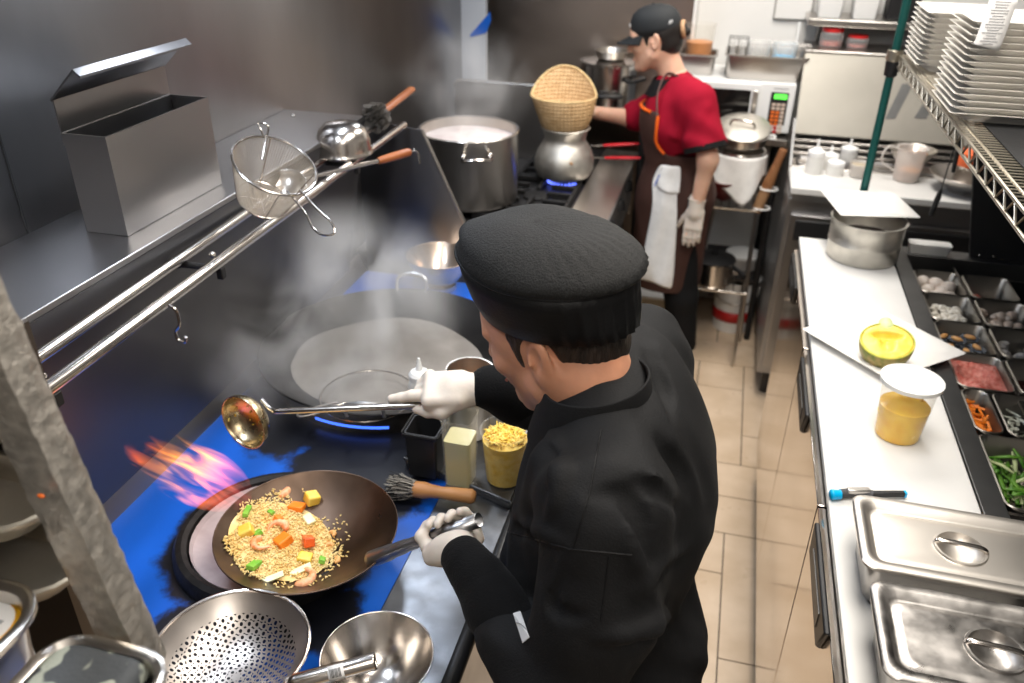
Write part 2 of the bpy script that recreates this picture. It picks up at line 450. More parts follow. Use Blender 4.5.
red_key     = pm('red_keys', (.55,.02,.02), .5)

def clear_plastic(name, tint, opac, rough=.15, boost=.28):
    """thin translucent moulded plastic: mix of clear and diffuse"""
    m = bpy.data.materials.new(name); m.use_nodes = True; nt = m.node_tree; N = nt.nodes; L = nt.links
    N.remove(N['Principled BSDF']); out = N['Material Output']
    tr = N.new('ShaderNodeBsdfTransparent'); tr.inputs[0].default_value = (.985,.98,.97,1)
    df = N.new('ShaderNodeBsdfPrincipled'); df.inputs['Base Color'].default_value = tuple(tint)+(1,); df.inputs['Roughness'].default_value = rough
    fr = N.new('ShaderNodeLayerWeight'); fr.inputs['Blend'].default_value = .35
    mr = N.new('ShaderNodeMapRange'); mr.inputs['To Min'].default_value = opac; mr.inputs['To Max'].default_value = min(1, opac+boost)
    mx = N.new('ShaderNodeMixShader')
    L.new(fr.outputs['Facing'], mr.inputs['Value']); L.new(mr.outputs['Result'], mx.inputs['Fac'])
    L.new(tr.outputs[0], mx.inputs[1]); L.new(df.outputs[0], mx.inputs[2]); L.new(mx.outputs[0], out.inputs['Surface'])
    return m
tub_plastic  = clear_plastic('clear_tub', (.92,.89,.82), .012, .15, .14)
lid_plastic  = clear_plastic('frosted_lid', (.90,.89,.87), .72, .3)
jug_plastic  = clear_plastic('frosted_jug', (.86,.81,.77), .40, .4)
glass_clear  = clear_plastic('clear_glass', (.92,.93,.93), .22, .12)
squeeze_pl   = clear_plastic('squeeze_bottle', (.84,.83,.80), .7, .3)

def blue_deck():
    """steel deck under a blue protective film, scorched black in patches round the burners"""
    m = bpy.data.materials.new('blue_filmed_deck'); m.use_nodes = True; nt = m.node_tree; N = nt.nodes; L = nt.links
    b = N['Principled BSDF']; b.inputs['Roughness'].default_value = .32; b.inputs['Specular IOR Level'].default_value = .5
    tc = N.new('ShaderNodeTexCoord')
    geo = N.new('ShaderNodeNewGeometry')
    def dist(c, r0, r1):
        v = N.new('ShaderNodeVectorMath'); v.operation = 'DISTANCE'; v.inputs[1].default_value = c
        L.new(geo.outputs['Position'], v.inputs[0])
        mr = N.new('ShaderNodeMapRange'); mr.inputs['From Min'].default_value = r0; mr.inputs['From Max'].default_value = r1
        mr.inputs['To Min'].default_value = 1; mr.inputs['To Max'].default_value = 0
        L.new(v.outputs['Value'], mr.inputs['Value']); return mr.outputs['Result']
    nz = N.new('ShaderNodeTexNoise'); nz.inputs['Scale'].default_value = 9; nz.inputs['Detail'].default_value = 8; nz.inputs['Roughness'].default_value = .7
    L.new(tc.outputs['Object'], nz.inputs['Vector'])
    a = None
    for c, r0, r1 in DARK_PATCHES:
        d = dist(c, r0, r1)
        if a is None: a = d
        else:
            mx = N.new('ShaderNodeMath'); mx.operation = 'MAXIMUM'; L.new(a, mx.inputs[0]); L.new(d, mx.inputs[1]); a = mx.outputs[0]
    ad = N.new('ShaderNodeMath'); ad.operation = 'ADD'; L.new(a, ad.inputs[0]); L.new(nz.outputs['Fac'], ad.inputs[1])
    rp = N.new('ShaderNodeValToRGB'); e = rp.color_ramp.elements
    e[0].position = .74; e[0].color = (.006,.105,.56,1); e[1].position = .98; e[1].color = (.008,.009,.014,1)
    rp.color_ramp.interpolation = 'EASE'
    L.new(ad.outputs[0], rp.inputs['Fac'])
    n2 = N.new('ShaderNodeTexNoise'); n2.inputs['Scale'].default_value = 5; n2.inputs['Detail'].default_value = 6
    L.new(tc.outputs['Object'], n2.inputs['Vector'])
    hs = N.new('ShaderNodeMix'); hs.data_type = 'RGBA'; hs.blend_type = 'MULTIPLY'; hs.inputs['Factor'].default_value = .6
    L.new(rp.outputs['Color'], hs.inputs['A']); L.new(n2.outputs['Color'], hs.inputs['B'])
    L.new(rp.outputs['Color'], b.inputs['Base Color'])
    mr = N.new('ShaderNodeMapRange'); mr.inputs['To Min'].default_value = .2; mr.inputs['To Max'].default_value = .5
    L.new(n2.outputs['Fac'], mr.inputs['Value']); L.new(mr.outputs['Result'], b.inputs['Roughness'])
    return m

def wire_mesh_mat(name, col, freq, fill, rough=.35):
    """woven wire: solid strands, open gaps (a real screen has holes)"""
    m = bpy.data.materials.new(name); m.use_nodes = True; nt = m.node_tree; N = nt.nodes; L = nt.links
    b = N['Principled BSDF']; b.inputs['Base Color'].default_value = tuple(col)+(1,); b.inputs['Metallic'].default_value = .9; b.inputs['Roughness'].default_value = rough
    out = N['Material Output']
    uv = N.new('ShaderNodeUVMap'); sp = N.new('ShaderNodeSeparateXYZ'); L.new(uv.outputs['UV'], sp.inputs[0])
    res = []
    for k, fq in ((0, freq[0]), (1, freq[1])):
        mu = N.new('ShaderNodeMath'); mu.operation = 'MULTIPLY'; mu.inputs[1].default_value = fq; L.new(sp.outputs[k], mu.inputs[0])
        fr = N.new('ShaderNodeMath'); fr.operation = 'FRACT'; L.new(mu.outputs[0], fr.inputs[0])
        lt = N.new('ShaderNodeMath'); lt.operation = 'LESS_THAN'; lt.inputs[1].default_value = fill; L.new(fr.outputs[0], lt.inputs[0]); res.append(lt)
    mx = N.new('ShaderNodeMath'); mx.operation = 'MAXIMUM'; L.new(res[0].outputs[0], mx.inputs[0]); L.new(res[1].outputs[0], mx.inputs[1])
    tr = N.new('ShaderNodeBsdfTransparent'); ms = N.new('ShaderNodeMixShader')
    L.new(mx.outputs[0], ms.inputs['Fac']); L.new(tr.outputs[0], ms.inputs[1]); L.new(b.outputs[0], ms.inputs[2]); L.new(ms.outputs[0], out.inputs['Surface'])
    return m
# ---------------------------------------------------------------- the setting
DECK = .88
BURN1 = (-.70, 1.005); BURN2 = (-.725, 1.63); R2 = .30
DARK_PATCHES = [((BURN1[0], BURN1[1], DECK), .13, .235), ((BURN2[0], BURN2[1], DECK), .24, .45), ((-.62, 1.24, DECK), .02, .25), ((-.54, .86, DECK), .0, .12), ((-.69, .76, DECK), .03, .15), ((-.85, 1.32, DECK), .0, .15)]  # scorch around the burners, plus a dark patch beneath the colander
blue = blue_deck()

fl = MB(); fl.box((-1.6,-1.2,-.06), (1.9,4.2,-.003))
fl.mat(1)
G = .0022
def tile(x0, y0, x1, y1): fl.box((x0+G, y0+G, -.003), (x1-G, y1-G, 0.0))
def across(y0, y1, off):
    x = -1.6 + off
    while x < 1.9: tile(max(x,-1.6), y0, min(x+.8,1.9), y1); x += .8
def along(y0, y1, seam, ja, jb):
    k = 0; x = seam - .2*10
    while x < 1.9:
        j = ja if k % 2 else jb
        if x > -1.6: tile(x, y0, x+.2, j); tile(x, j, x+.2, y1)
        x += .2; k += 1
across(3.435, 3.64, .35); along(2.672, 3.435, .228, 3.22, 2.874); across(2.471, 2.672, .1); across(2.272, 2.471, .55)
along(1.51, 2.272, .181, 2.075, 1.733); across(1.31, 1.51, .2); across(1.11, 1.31, .6); along(.35, 1.11, .21, .9, .6); across(.15, .35, .1); across(-.05, .15, .4)
along(3.64, 4.2, .097, 3.83, 3.95); along(-1.2, -.05, .2, -.4, -.8)
structure(fl.build('floor', [grout, tile_mat], smooth=False))
WLX = -1.18
m = MB(); m.box((WLX-.1,-1.2,0), (WLX,3.95,2.7)); structure(m.build('wall_left', steel_wall, smooth=False))
m = MB(); m.box((-1.6,3.95,0), (-.205,4.1,2.7)); structure(m.build('wall_back_steel', steel_back, smooth=False))
m = MB(); m.box((-.205,4.12,0), (1.9,4.25,2.7)); m.box((-.205,3.93,0), (-.19,4.12,2.7)); structure(m.build('wall_back', white_paint, smooth=False))
m = MB(); m.box((1.45,-1.2,0), (1.55,4.12,2.7)); structure(m.build('wall_right', grey_paint, smooth=False))
m = MB(); m.box((-1.6,-1.3,0), (1.9,-1.2,2.7)); structure(m.build('wall_front', grey_paint, smooth=False))
m = MB(); m.box((-1.6,-1.3,2.7), (1.9,4.25,2.8)); structure(m.build('ceiling', ceil_paint, smooth=False))
# end post of the steel wall: pale film with a torn blue corner
m = MB(); m.box((WLX-.12,3.66,0), (-1.07,3.69,2.7)); cp = structure(m.build('trim_1', white_tape, smooth=False))
m = MB(); a = atz(493,8,1.62) if False else None
y_ = 3.657
pts = [aty(px,py,y_) for px,py in ((490,12),(470,35),(471,37),(486,33),(491,20))]
m.add([p for p in pts] + [Vector((p.x,p.y+.004,p.z)) for p in pts], [(0,1,2,3,4),(9,8,7,6,5)] + [(i,i+5,(i+1)%5+5,(i+1)%5) for i in range(5)])
f1 = m.build('trim_2', blue_film_flat, smooth=False); structure(f1)
# steel wall panel joint strips
m = MB(); m.box((WLX,1.12,1.385), (WLX+.0015,1.123,2.7)); structure(m.build('trim_3', dark_trim, smooth=False))

# ---------------------------------------------------------------- steel ledge (pipe chase) along the wok range and its sloped splash panel
LZ = 1.385; LX = -.945
t = thing('steel_ledge', 'long brushed steel ledge behind the wok range, with the open box on it', 'ledge', (WLX, .3, DECK))
m = MB(); m.box((WLX,-.3,LZ-.012), (LX,2.07,LZ)); m.build('shelf_top', steel_x, t, bevel=.002)
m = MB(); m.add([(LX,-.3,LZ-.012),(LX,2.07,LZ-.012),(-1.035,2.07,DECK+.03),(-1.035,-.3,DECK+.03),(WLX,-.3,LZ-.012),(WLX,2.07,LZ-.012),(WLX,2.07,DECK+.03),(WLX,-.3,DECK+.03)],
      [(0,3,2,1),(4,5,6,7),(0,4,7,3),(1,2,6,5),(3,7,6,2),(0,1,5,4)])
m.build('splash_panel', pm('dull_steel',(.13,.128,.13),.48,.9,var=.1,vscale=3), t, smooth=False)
m = MB(); m.ellipsoid((-1.12,2.0,LZ+.004), (.005,.005,.004), 8, 6); m.build('screw', chrome, t)

# ---------------------------------------------------------------- wok range
FX = -.285
t = thing('wok_range', 'low wok range with a blue filmed deck, scorched black round its burners', 'wok range', (-.66,1.3,0))
m = MB(); m.box((-1.04,.60,.12), (FX-.02,2.16,DECK-.04)); m.build('body', steel_worn, t, bevel=.004)
for x in (-1.0,-.36):
    for y in (.66,2.10):
        m = MB(); m.tube([(x,y,0),(x,y,.12)], .02, 10); m.build('leg', dark_metal, t)
m = MB(); m.box((-1.04,.60,DECK-.04), (-.45,2.16,DECK)); m.build('deck', blue, t, smooth=False)
m = MB(); m.box((-.4498,.60,DECK-.04), (FX-.012,2.16,DECK+.001)); m.build('front_landing', landing, t, bevel=.002)
m = MB(); m.tube([(FX-.012,.60,DECK-.012),(FX-.012,2.16,DECK-.012)], .016, 12); m.build('front_rail', black_plast, t)
m = MB()
m.add([(-1.045,.60,DECK),(-1.018,.60,DECK),(-1.018,2.16,DECK),(-1.045,2.16,DECK),(-1.045,.60,DECK+.05),(-1.040,.60,DECK+.05),(-1.040,2.16,DECK+.05),(-1.045,2.16,DECK+.05)],
      [(0,1,2,3),(1,5,6,2),(4,7,6,5),(0,4,5,1),(3,2,6,7)])
m.build('rear_flange', steel, t, smooth=False)
def burner_ring(c, r, h, lining):
    m = MB(); m.lathe([(r-.018,0),(r+.012,0),(r+.012,h*.5),(r+.004,h),(r-.006,h+.003),(r-.014,h-.002),(r-.018,0)], (c[0],c[1],DECK+.0005), 48)
    rg = m.build('burner_ring', cast_iron, t)
    m = MB(); m.lathe([(0,.002),(r*.5,.003),(r*.86,.010),(r-.0185,h*.75),(r-.0185,0),(0,.0005)], (c[0],c[1],DECK+.001), 40)
    b = m.build('lining', burner_pale if lining else cast_iron, rg)
    m = MB(); m.lathe([(0,0),(.045,0),(.045,.005),(.03,.008),(0,.008)], (c[0],c[1],DECK+.004), 20); m.build('jet', cast_iron, rg)
    return rg
burner_ring(BURN1, .165, .026, True)
burner_ring(BURN2, .262, .040, False)
# air slot with blue flame showing in the rear ring
m = MB()
for a0 in np.linspace(-1.83,-1.27,9):
    c, s_ = math.cos(a0), math.sin(a0); c2, s2 = math.cos(a0+.072), math.sin(a0+.072); r = .2748
    for z0, z1 in ((.014,.020),):
        m.add([(BURN2[0]+r*c,BURN2[1]+r*s_,DECK+z0),(BURN2[0]+r*c2,BURN2[1]+r*s2,DECK+z0),(BURN2[0]+r*c2,BURN2[1]+r*s2,DECK+z1),(BURN2[0]+r*c,BURN2[1]+r*s_,DECK+z1)], [(0,1,2,3)])
blue_flame = pm('blue_flame', (.01,.02,.1), .5, emit=(.05,.16,1), estr=2.2)
m.build('flame_slot', blue_flame, t, smooth=False, solid=.001)
for y in (.72,1.35,1.95):
    m = MB(); M = frame((FX-.02,y,.74), (0,1,0), (1,0,0)); m.lathe([(0,.03),(.018,.03),(.022,.02),(.022,.001),(0,.001)], (FX-.02,y,.74), 18, M.to_3x3()); m.build('knob', black_plast, t)

# triangular side shield at the far end of the wok range
Y2 = 2.21
A = aty(405,122,Y2); B = aty(422,130,Y2); C_ = aty(472,240,Y2)
m = MB(); poly = [(-1.035,A.z),(B.x,B.z),(C_.x,C_.z),(C_.x,.0),(-1.035,.0)]
m.add([(x,Y2-.004,z) for x,z in poly] + [(x,Y2+.004,z) for x,z in poly], [(0,1,2,3,4),(9,8,7,6,5)] + [(i,i+5,(i+1)%5+5,(i+1)%5) for i in range(5)])
t = thing('side_shield', 'dark steel side shield with a slanting edge between wok range and stockpot', 'shield', (-1.0,Y2,0))
m.build('panel', steel_wall, t, smooth=False)
m = MB(); m.tube([(B.x,Y2,B.z),(C_.x,Y2,C_.z)], .0055, 8); m.build('edge', steel, t)

# ---------------------------------------------------------------- utensil rails
RZ = 1.335
fa, fb = atz(20,409,RZ), atz(404,125,RZ); ba, bb = atz(8,378,RZ), atz(392,113,RZ)
fb = Vector((fb.x, 2.19, RZ)); bb = Vector((bb.x-.0, 2.19, RZ))
t = thing('utensil_rail', 'pair of parallel round steel rails fixed below the wall ledge', 'rail', (-.9,1.4,RZ))
m = MB(); m.tube([fa,fb], .0105, 14); m.build('front_rail', chrome, t)
m = MB(); m.tube([ba,bb], .0105, 14); m.build('rear_rail', chrome, t)
def lerp(a,b,t_): return a + (b-a)*t_
for y in (atz(47,384,RZ).y, atz(216,261,RZ).y, atz(355,160,RZ).y):
    p = lerp(fa,fb,(y-fa.y)/(fb.y-fa.y)); q = lerp(ba,bb,(y-ba.y)/(bb.y-ba.y))
    m = MB(); m.tube([(q.x-.05,y,RZ-.03),(q.x-.005,y,RZ-.016),(p.x,y,RZ-.014)], .006, 8)
    br = m.build('bracket', dark_metal, t)
    m = MB(); m.lathe([(0,.010),(.018,.010),(.021,.004),(.021,0),(0,0)], (q.x-.048,y,RZ-.03), 20, frame((0,0,0),(0,1,0),(1,0,.4)).to_3x3()); m.build('flange', chrome, br)
    m = MB(); m.box((p.x-.007,y-.007,RZ-.034), (p.x+.006,y+.007,RZ-.011)); m.build('clamp', dark_metal, br, bevel=.002)
    m = MB(); m.ellipsoid((p.x-.012,y,RZ+.012), (.006,.006,.006), 10, 8); m.build('knob', chrome, br)
# S-hooks
hk = atz(170,312,RZ)
pts = [(hk.x,hk.y,RZ+.013),(hk.x+.012,hk.y,RZ+.004),(hk.x+.013,hk.y,RZ-.02),(hk.x+.003,hk.y,RZ-.035),(hk.x+.004,hk.y,RZ-.05),(hk.x+.016,hk.y,RZ-.053),(hk.x+.020,hk.y,RZ-.043)]
m = MB(); m.tube(bez(pts,30), .0028, 8); o = m.build('rail_hook', chrome, None, hk); tag(o, 'small empty steel hook hanging from the front rail above the flame', 'hook')

# ---------------------------------------------------------------- open steel box on the ledge
bx0, bx1 = -1.085, -1.0
fl_, fr_ = atx(127,232,-1.0), atx(221,178,-1.0)
by0, by1 = fl_.y, fr_.y
bzb = LZ + .001; bzt = atx(106,137,-1.0).z
t = thing('steel_box', 'open stainless steel box with a tilted lid, standing on the wall ledge', 'box', ((bx0+bx1)/2,(by0+by1)/2,bzb))
m = MB(); th = .003
m.box((bx0,by0,bzb),(bx1,by1,bzb+th)); m.box((bx1-th,by0,bzb+th),(bx1,by1,bzt)); m.box((bx0,by0,bzb+th),(bx0+th,by1,bzt))
m.box((bx0+th,by0,bzb+th),(bx1-th,by0+th,bzt)); m.box((bx0+th,by1-th,bzb+th),(bx1-th,by1,bzt))
m.build('body', steel_x, t, smooth=False)
m = MB(); m.box((bx0-.003,by0,bzt-.02),(bx0,by1,bzt+.055)); m.build('back_panel', steel_x, t, smooth=False)
m = MB()
x2, z2 = bx0+.004, bzt+.055; x3, z3 = bx0+.055, bzt+.105; x4, z4 = x3+.012, z3-.010
for (xa,za,xb,zb) in ((x2-.007,z2-.002,x3,z3),(x3,z3,x4,z4)):
    m.add([(xa,by0-.004,za),(xb,by0-.004,zb),(xb,by1+.004,zb),(xa,by1+.004,za),(xa,by0-.004,za+.004),(xb,by0-.004,zb+.004),(xb,by1+.004,zb+.004),(xa,by1+.004,za+.004)],
          [(0,3,2,1),(4,5,6,7),(0,1,5,4),(1,2,6,5),(2,3,7,6),(3,0,4,7)])
m.build('lid', steel_wall, t, smooth=False)
# ---------------------------------------------------------------- pan/bowl builders
def bowl_mb(c, R, depth, th=.0015, rim=.003, n=56, flat=.35, M=None, power=2.0):
    """round-bottomed vessel, rim centre c, opening up"""
    m = MB(); pr = []
    K = 16
    for k in range(K+1):
        r = R*math.sin(PI/2*k/K); z = -depth*(1-(r/R)**power) if power == 2 else -depth*(1-(r/R)**power)
        pr.append((r, z))
    inner = pr[:]; outer = [(r+ (th if r > 0 else 0), z-th) for r, z in pr]
    prof = outer + [(R+rim,-th*.5),(R+rim*1.1,rim*.4),(R+rim*.4,rim*.8)] + inner[::-1]
    m.lathe(prof, c, n, M); return m
def canister_mb(c, r, h, th=.0015, r2=None, n=40, rim=.002):
    r2 = r if r2 is None else r2; x, y, z = c; m = MB()
    m.lathe([(0,0),(r2*.94,0),(r2,h*.03),(r,h-rim*2),(r+rim,h-rim),(r+rim,h),(r-th,h),(r-th-.0005,h-rim*2),(r2-th,h*.05),(r2*.9,th*2),(0,th*2)], (x,y,z), n)
    return m
def disc_mb(c, r, h=.004, n=40, bumpy=0, dome=0, seed=1):
    g = random.Random(seed); m = MB(); K = 12; pr = [(r*k/K, h + dome*(1-(k/K)**2)) for k in range(K, -1, -1)]
    m.lathe([(0,0),(r,0)] + pr, c, n)
    if bumpy:
        m.v = [(x,y,z + (g.uniform(-bumpy,bumpy) if z > c[2]+h*.5 and (x-c[0])**2+(y-c[1])**2 < (r*.97)**2 else 0)) for x,y,z in m.v]
    return m

# ---------------------------------------------------------------- front wok with fried rice
WZ = .978
WC = atz(307,527,WZ); WR = .152; WD = .078
t = thing('wok', 'dark seasoned wok tilted over the flame with fried rice in it', 'wok', (WC.x,WC.y,WZ-WD))
bowl_mb(WC, WR, WD, .0018, .0022).build('pan', wok_iron, t, angle=180)
hb = WC + Vector((WR*.93, -WR*.22, .0)); he = atd(479,520,1.262)
hdir = (he-hb).normalized()
pts = [hb + Vector((-.012,.002,-.012)), hb + hdir*.02 + Vector((0,0,-.002)), hb + hdir*.07, he]
m = MB(); rr = [.014,.0125,.0105,.0125]
m.tube(bez(pts[:3],10)[:-1] + [pts[2], lerp(pts[2],he,.5), he], [.015]*4+[.0145]*3+[.0125]*3+[.011,.0118,.0128], 14, caps=False, flat=.9)
hd = m.build('handle', steel_worn, t, solid=-.0015)
m = MB(); M = frame(he, hdir).to_3x3(); m.tube([he-hdir*.02, he-hdir*.0195], .0105, 14); m.build('socket_bore', black_matte, hd)

def bowl_z(x, y):
    r2 = ((x-WC.x)**2+(y-WC.y)**2)/WR**2; return WZ - WD*(1-min(1,r2))
RCX, RCY = atz(281,536,.945).x, atz(281,536,.945).y
def mound(x, y):
    d = math.hypot((x-RCX)/.088, (y-RCY)/.086)
    return bowl_z(x,y) + max(0, .026*(1-d*d)) + .001
g = random.Random(3); m = MB()
def grain(m, c, L, r, rot):
    M = rot.to_matrix(); n = 5; vs = []
    for z, q in ((-L,.25),(-L*.5,1),(L*.5,1),(L,.25)):
        vs.append([Vector(c) + M @ Vector((r*q*math.cos(2*PI*k/n), r*q*math.sin(2*PI*k/n), z)) for k in range(n)])
    m.loops(vs)
# base mound
K = 14; ring = []
for k in range(K+1):
    q = k/K; ring.append([Vector((RCX+.086*q*math.cos(a), RCY+.084*q*math.sin(a), 0)) for a in np.linspace(0,2*PI,36,endpoint=False)])
for r_ in ring:
    for p in r_:
        d = math.hypot(p.x-WC.x, p.y-WC.y)
        p.z = min(mound(p.x,p.y), WZ+.02)
    
m.loops(ring, True, False)
for i in range(2900):
    a = g.uniform(0,2*PI); q = math.sqrt(g.random())
    wob = 1 + .12*math.sin(3*a+1) + .07*math.sin(7*a)
    x = RCX + .089*q*wob*math.cos(a); y = RCY + .087*q*wob*math.sin(a)
    if math.hypot(x-WC.x, y-WC.y) > WR*.985: continue
    z = mound(x,y) + g.uniform(-.0005,.005)
    grain(m, (x,y,z), g.uniform(.0024,.0034), g.uniform(.0011,.0015), Euler((g.uniform(0,PI),g.uniform(0,PI),g.uniform(0,PI))))
for i in range(90):   # stray grains on the bare iron and over the left lip
    a = g.uniform(-1.2,1.2) if i < 55 else g.uniform(0,2*PI); q = g.uniform(1.0,1.38)
    x = RCX + .085*q*math.cos(a); y = RCY + .085*q*math.sin(a)
    if math.hypot(x-WC.x, y-WC.y) > WR*.95: continue
    grain(m, (x,y,bowl_z(x,y)+.0016), g.uniform(.0024,.0034), .0013, Euler((PI/2,0,g.uniform(0,PI))))
o = m.build('fried_rice', rice, None, (RCX,RCY,WZ-WD), angle=180); tag(o, 'heap of golden fried rice with seafood tossed in the wok', 'rice', None, 'stuff')

def on_mound(px, py, lift=.004):
    z = .95
    for _ in range(6):
        p = atz(px,py,z); z = mound(p.x,p.y) + lift
    return atz(px,py,z)
def shrimp_obj(px, py, size, ang, label, mat_=shrimp):
    c = on_mound(px,py,.007); pts = []; rs = []
    for k in range(9):
        q = k/8; a = ang + (q-.5)*3.4
        pts.append(c + Vector((math.cos(a)*size, math.sin(a)*size, .002*math.sin(q*PI)))); rs.append(size*(.50-.30*q) if q > .1 else size*.40)
    s = SDF()
    for i in range(8): s.cap(pts[i], pts[i+1], rs[i], rs[i+1], .0012)
    tl = pts[-1]
    d = (pts[-1]-pts[-2]).normalized(); w_ = Vector((-d.y,d.x,0))
    s.cap(tl, tl+d*size*.55+w_*size*.3, size*.18, size*.10, .001).cap(tl, tl+d*size*.55-w_*size*.3, size*.18, size*.10, .001)
    o = sdf_obj('shrimp', s, .0011, mat_, None, c); tag(o, label, 'shrimp', 'shrimps in the fried rice')
shrimp_obj(279,490,.0165,.9,'orange shrimp tail standing up at the back of the rice')
shrimp_obj(277,529,.015,2.2,'pale curled shrimp at the middle of the rice heap')
shrimp_obj(302,577,.018,.3,'big orange and pink shrimp at the front lip of the rice')
shrimp_obj(262,543,.014,-2.2,'pale shrimp sunk in the rice beside the yellow pineapple cube')
def chunk(name, px, py, size, mat_, label, cat, group, lift=.005, rot=None, h=None):
    c = on_mound(px,py,lift); m = MB(); R_ = Euler(rot or (g.uniform(-.5,.5),g.uniform(-.5,.5),g.uniform(0,3)))
    m.xf(Matrix.Translation(c) @ R_.to_matrix().to_4x4()); sx, sy, sz = [v*1.45 for v in size]
    m.loops([[(-sx*.9,-sy,-sz),(sx,-sy*.85,-sz),(sx*.85,sy,-sz),(-sx,sy*.9,-sz)],[(-sx,-sy*.9,sz),(sx*.9,-sy,sz*.9),(sx,sy*.85,sz),(-sx*.8,sy,sz*1.05)]])
    o = m.build(name, mat_, None, c, bevel=min(size)*.5, seg=3); tag(o, label, cat, group)
chunk('carrot_piece',297,507,(.010,.008,.004),carrot,'rounded orange carrot slice at the back of the rice','carrot','carrot pieces in the fried rice')
chunk('carrot_piece',283,541,(.009,.010,.006),carrot,'square orange carrot cube at the front centre of the rice','carrot','carrot pieces in the fried rice')
chunk('carrot_piece',278,519,(.005,.005,.004),carrot,'small orange carrot bit between the shrimps','carrot','carrot pieces in the fried rice')
chunk('tomato_wedge',308,541,(.013,.007,.006),tomato,'red tomato wedge lying on the rice next to bare iron','tomato',None,.008,(.2,.5,2.3))
PG = 'pineapple pieces in the fried rice'
chunk('pineapple_piece',312,498,(.009,.009,.007),pine_flesh,'yellow pineapple cube highest at the back of the rice','pineapple',PG)
chunk('pineapple_piece',246,531,(.009,.008,.006),pine_flesh,'yellow pineapple cube at the far side by the flame','pineapple',PG)
chunk('pineapple_piece',305,558,(.009,.007,.005),pine_flesh,'yellow pineapple piece between tomato wedge and front shrimp','pineapple',PG)
chunk('pineapple_piece',309,520,(.008,.006,.004),cabbage,'pale cabbage-green pineapple core piece above the tomato wedge','pineapple',PG)
SG = 'green scallion bits in the fried rice'
chunk('scallion_piece',247,511,(.012,.0035,.0025),scallion,'long green scallion strip near the flame side','scallion',SG,.006,(0,.2,1.9))
chunk('scallion_piece',258,533,(.005,.005,.003),scallion,'bright green scallion ring beside the yellow cube','scallion',SG)
chunk('scallion_piece',254,565,(.009,.006,.003),scallion,'wide green scallion leaf at the front of the rice','scallion',SG)
chunk('scallion_piece',322,560,(.006,.004,.003),scallion,'green scallion bit beside the cashews','scallion',SG)
chunk('scallion_piece',271,512,(.005,.003,.002),scallion,'tiny green scallion bit behind the pale shrimp','scallion',SG)
CG = 'cashew nuts at the edge of the rice'
for px,py,a,l in ((335,560,.5,'curved cashew nut lying furthest onto the bare iron'),(329,546,2.0,'cashew nut at the rice edge beyond the curved one'),(331,534,1.0,'cashew nut next to the far rice edge')):
    c = on_mound(px,py,.003); s = SDF(); pts = [c + Vector((math.cos(a+q)*.006, math.sin(a+q)*.006, 0)) for q in (-1.3,-.5,.4,1.3)]
    s.path(pts, [.003,.0038,.0038,.0028], .002); tag(sdf_obj('cashew_nut', s, .0009, cashew, None, c), l, 'nut', CG)
for px,py,l in ((272,578,'pale cabbage shred lying along the front of the rice'),(300,570,'pale cabbage shred between front shrimp and pineapple')):
    chunk('cabbage_shred',px,py,(.014,.004,.0015),cabbage,l,'cabbage','cabbage shreds in the fried rice',.005)

# ---------------------------------------------------------------- big wok, its cloudy water, spider strainer inside
BC = Vector((BURN2[0], BURN2[1], .952)); BR = .305
t = thing('wok', 'very large black wok of steaming cloudy water in the rear burner', 'wok', (BC.x,BC.y,.9))
bowl_mb(BC, BR, .068, .0025, .004, n=72, power=3).build('pan', wok_black, t, angle=180)
for a in (1.75, -1.35):
    d = Vector((math.cos(a), math.sin(a), 0)); w_ = Vector((-d.y, d.x, 0)); b = BC + d*(BR-.004)
    m = MB(); m.tube(bez([b+w_*.04+Vector((0,0,-.006)), b+w_*.037+d*.018+Vector((0,0,.03)), b+d*.024+Vector((0,0,.042)), b-w_*.037+d*.018+Vector((0,0,.03)), b-w_*.04+Vector((0,0,-.006))],24), .0045, 8)
    m.build('loop_handle', steel_worn, t)
m = MB(); N_ = 64
for_r = []
for q in (0,.3,.6,.85,1.0):
    for_r.append([BC + Vector((q*.232*(1+.03*math.sin(5*a)*q)*math.cos(a), -.03+q*.232*(1+.025*math.sin(4*a+1)*q)*math.sin(a), -.036)) for a in np.linspace(0,2*PI,N_,endpoint=False)])
m.loops(for_r, True, False)
o = m.build('cooking_water', wok_water, None, BC - Vector((0,0,.03))); tag(o, 'cloudy hot water simmering in the large black wok', 'water', None, 'stuff')
# ring-shaped wire skimmer lying in the wok
t = thing('wire_skimmer', 'round wire skimmer resting in the cloudy water of the big wok', 'skimmer', tuple(BC - Vector((0,0,.02))))
sk = atz(368,395,.938)
m = MB(); m.tube([sk + Vector((.105*math.cos(a), .105*math.sin(a), 0)) for a in np.linspace(0,2*PI,48,endpoint=False)], .0022, 6, closed=True); m.build('hoop', chrome, t)
p0, p1 = atz(300,413,.945), atz(343,400,.945)
m = MB(); m.tube(bez([atz(338,402,.94), atz(322,406,.943), atz(301,411,.95), atz(299,417,.951), atz(320,413,.945), atz(345,403,.94)],24), .003, 8); m.build('handle', chrome, t)

# ---------------------------------------------------------------- small steel wok at the back of the deck
sc_ = atz(440,255,.985)
t = thing('mixing_bowl', 'small bronze toned steel bowl at the rear of the blue deck', 'bowl', (sc_.x,sc_.y,.88))
bowl_mb(sc_, .098, .10, .0015, .002).build('shell', pm('bronzed_steel',(.60,.47,.37),.25,1,var=.12,vscale=10), t, angle=180)
m = MB(); m.lathe([(0,0),(.045,0),(.045,.012),(0,.012)], (sc_.x,sc_.y,.881), 28); m.build('foot_ring', pot_steel, t)

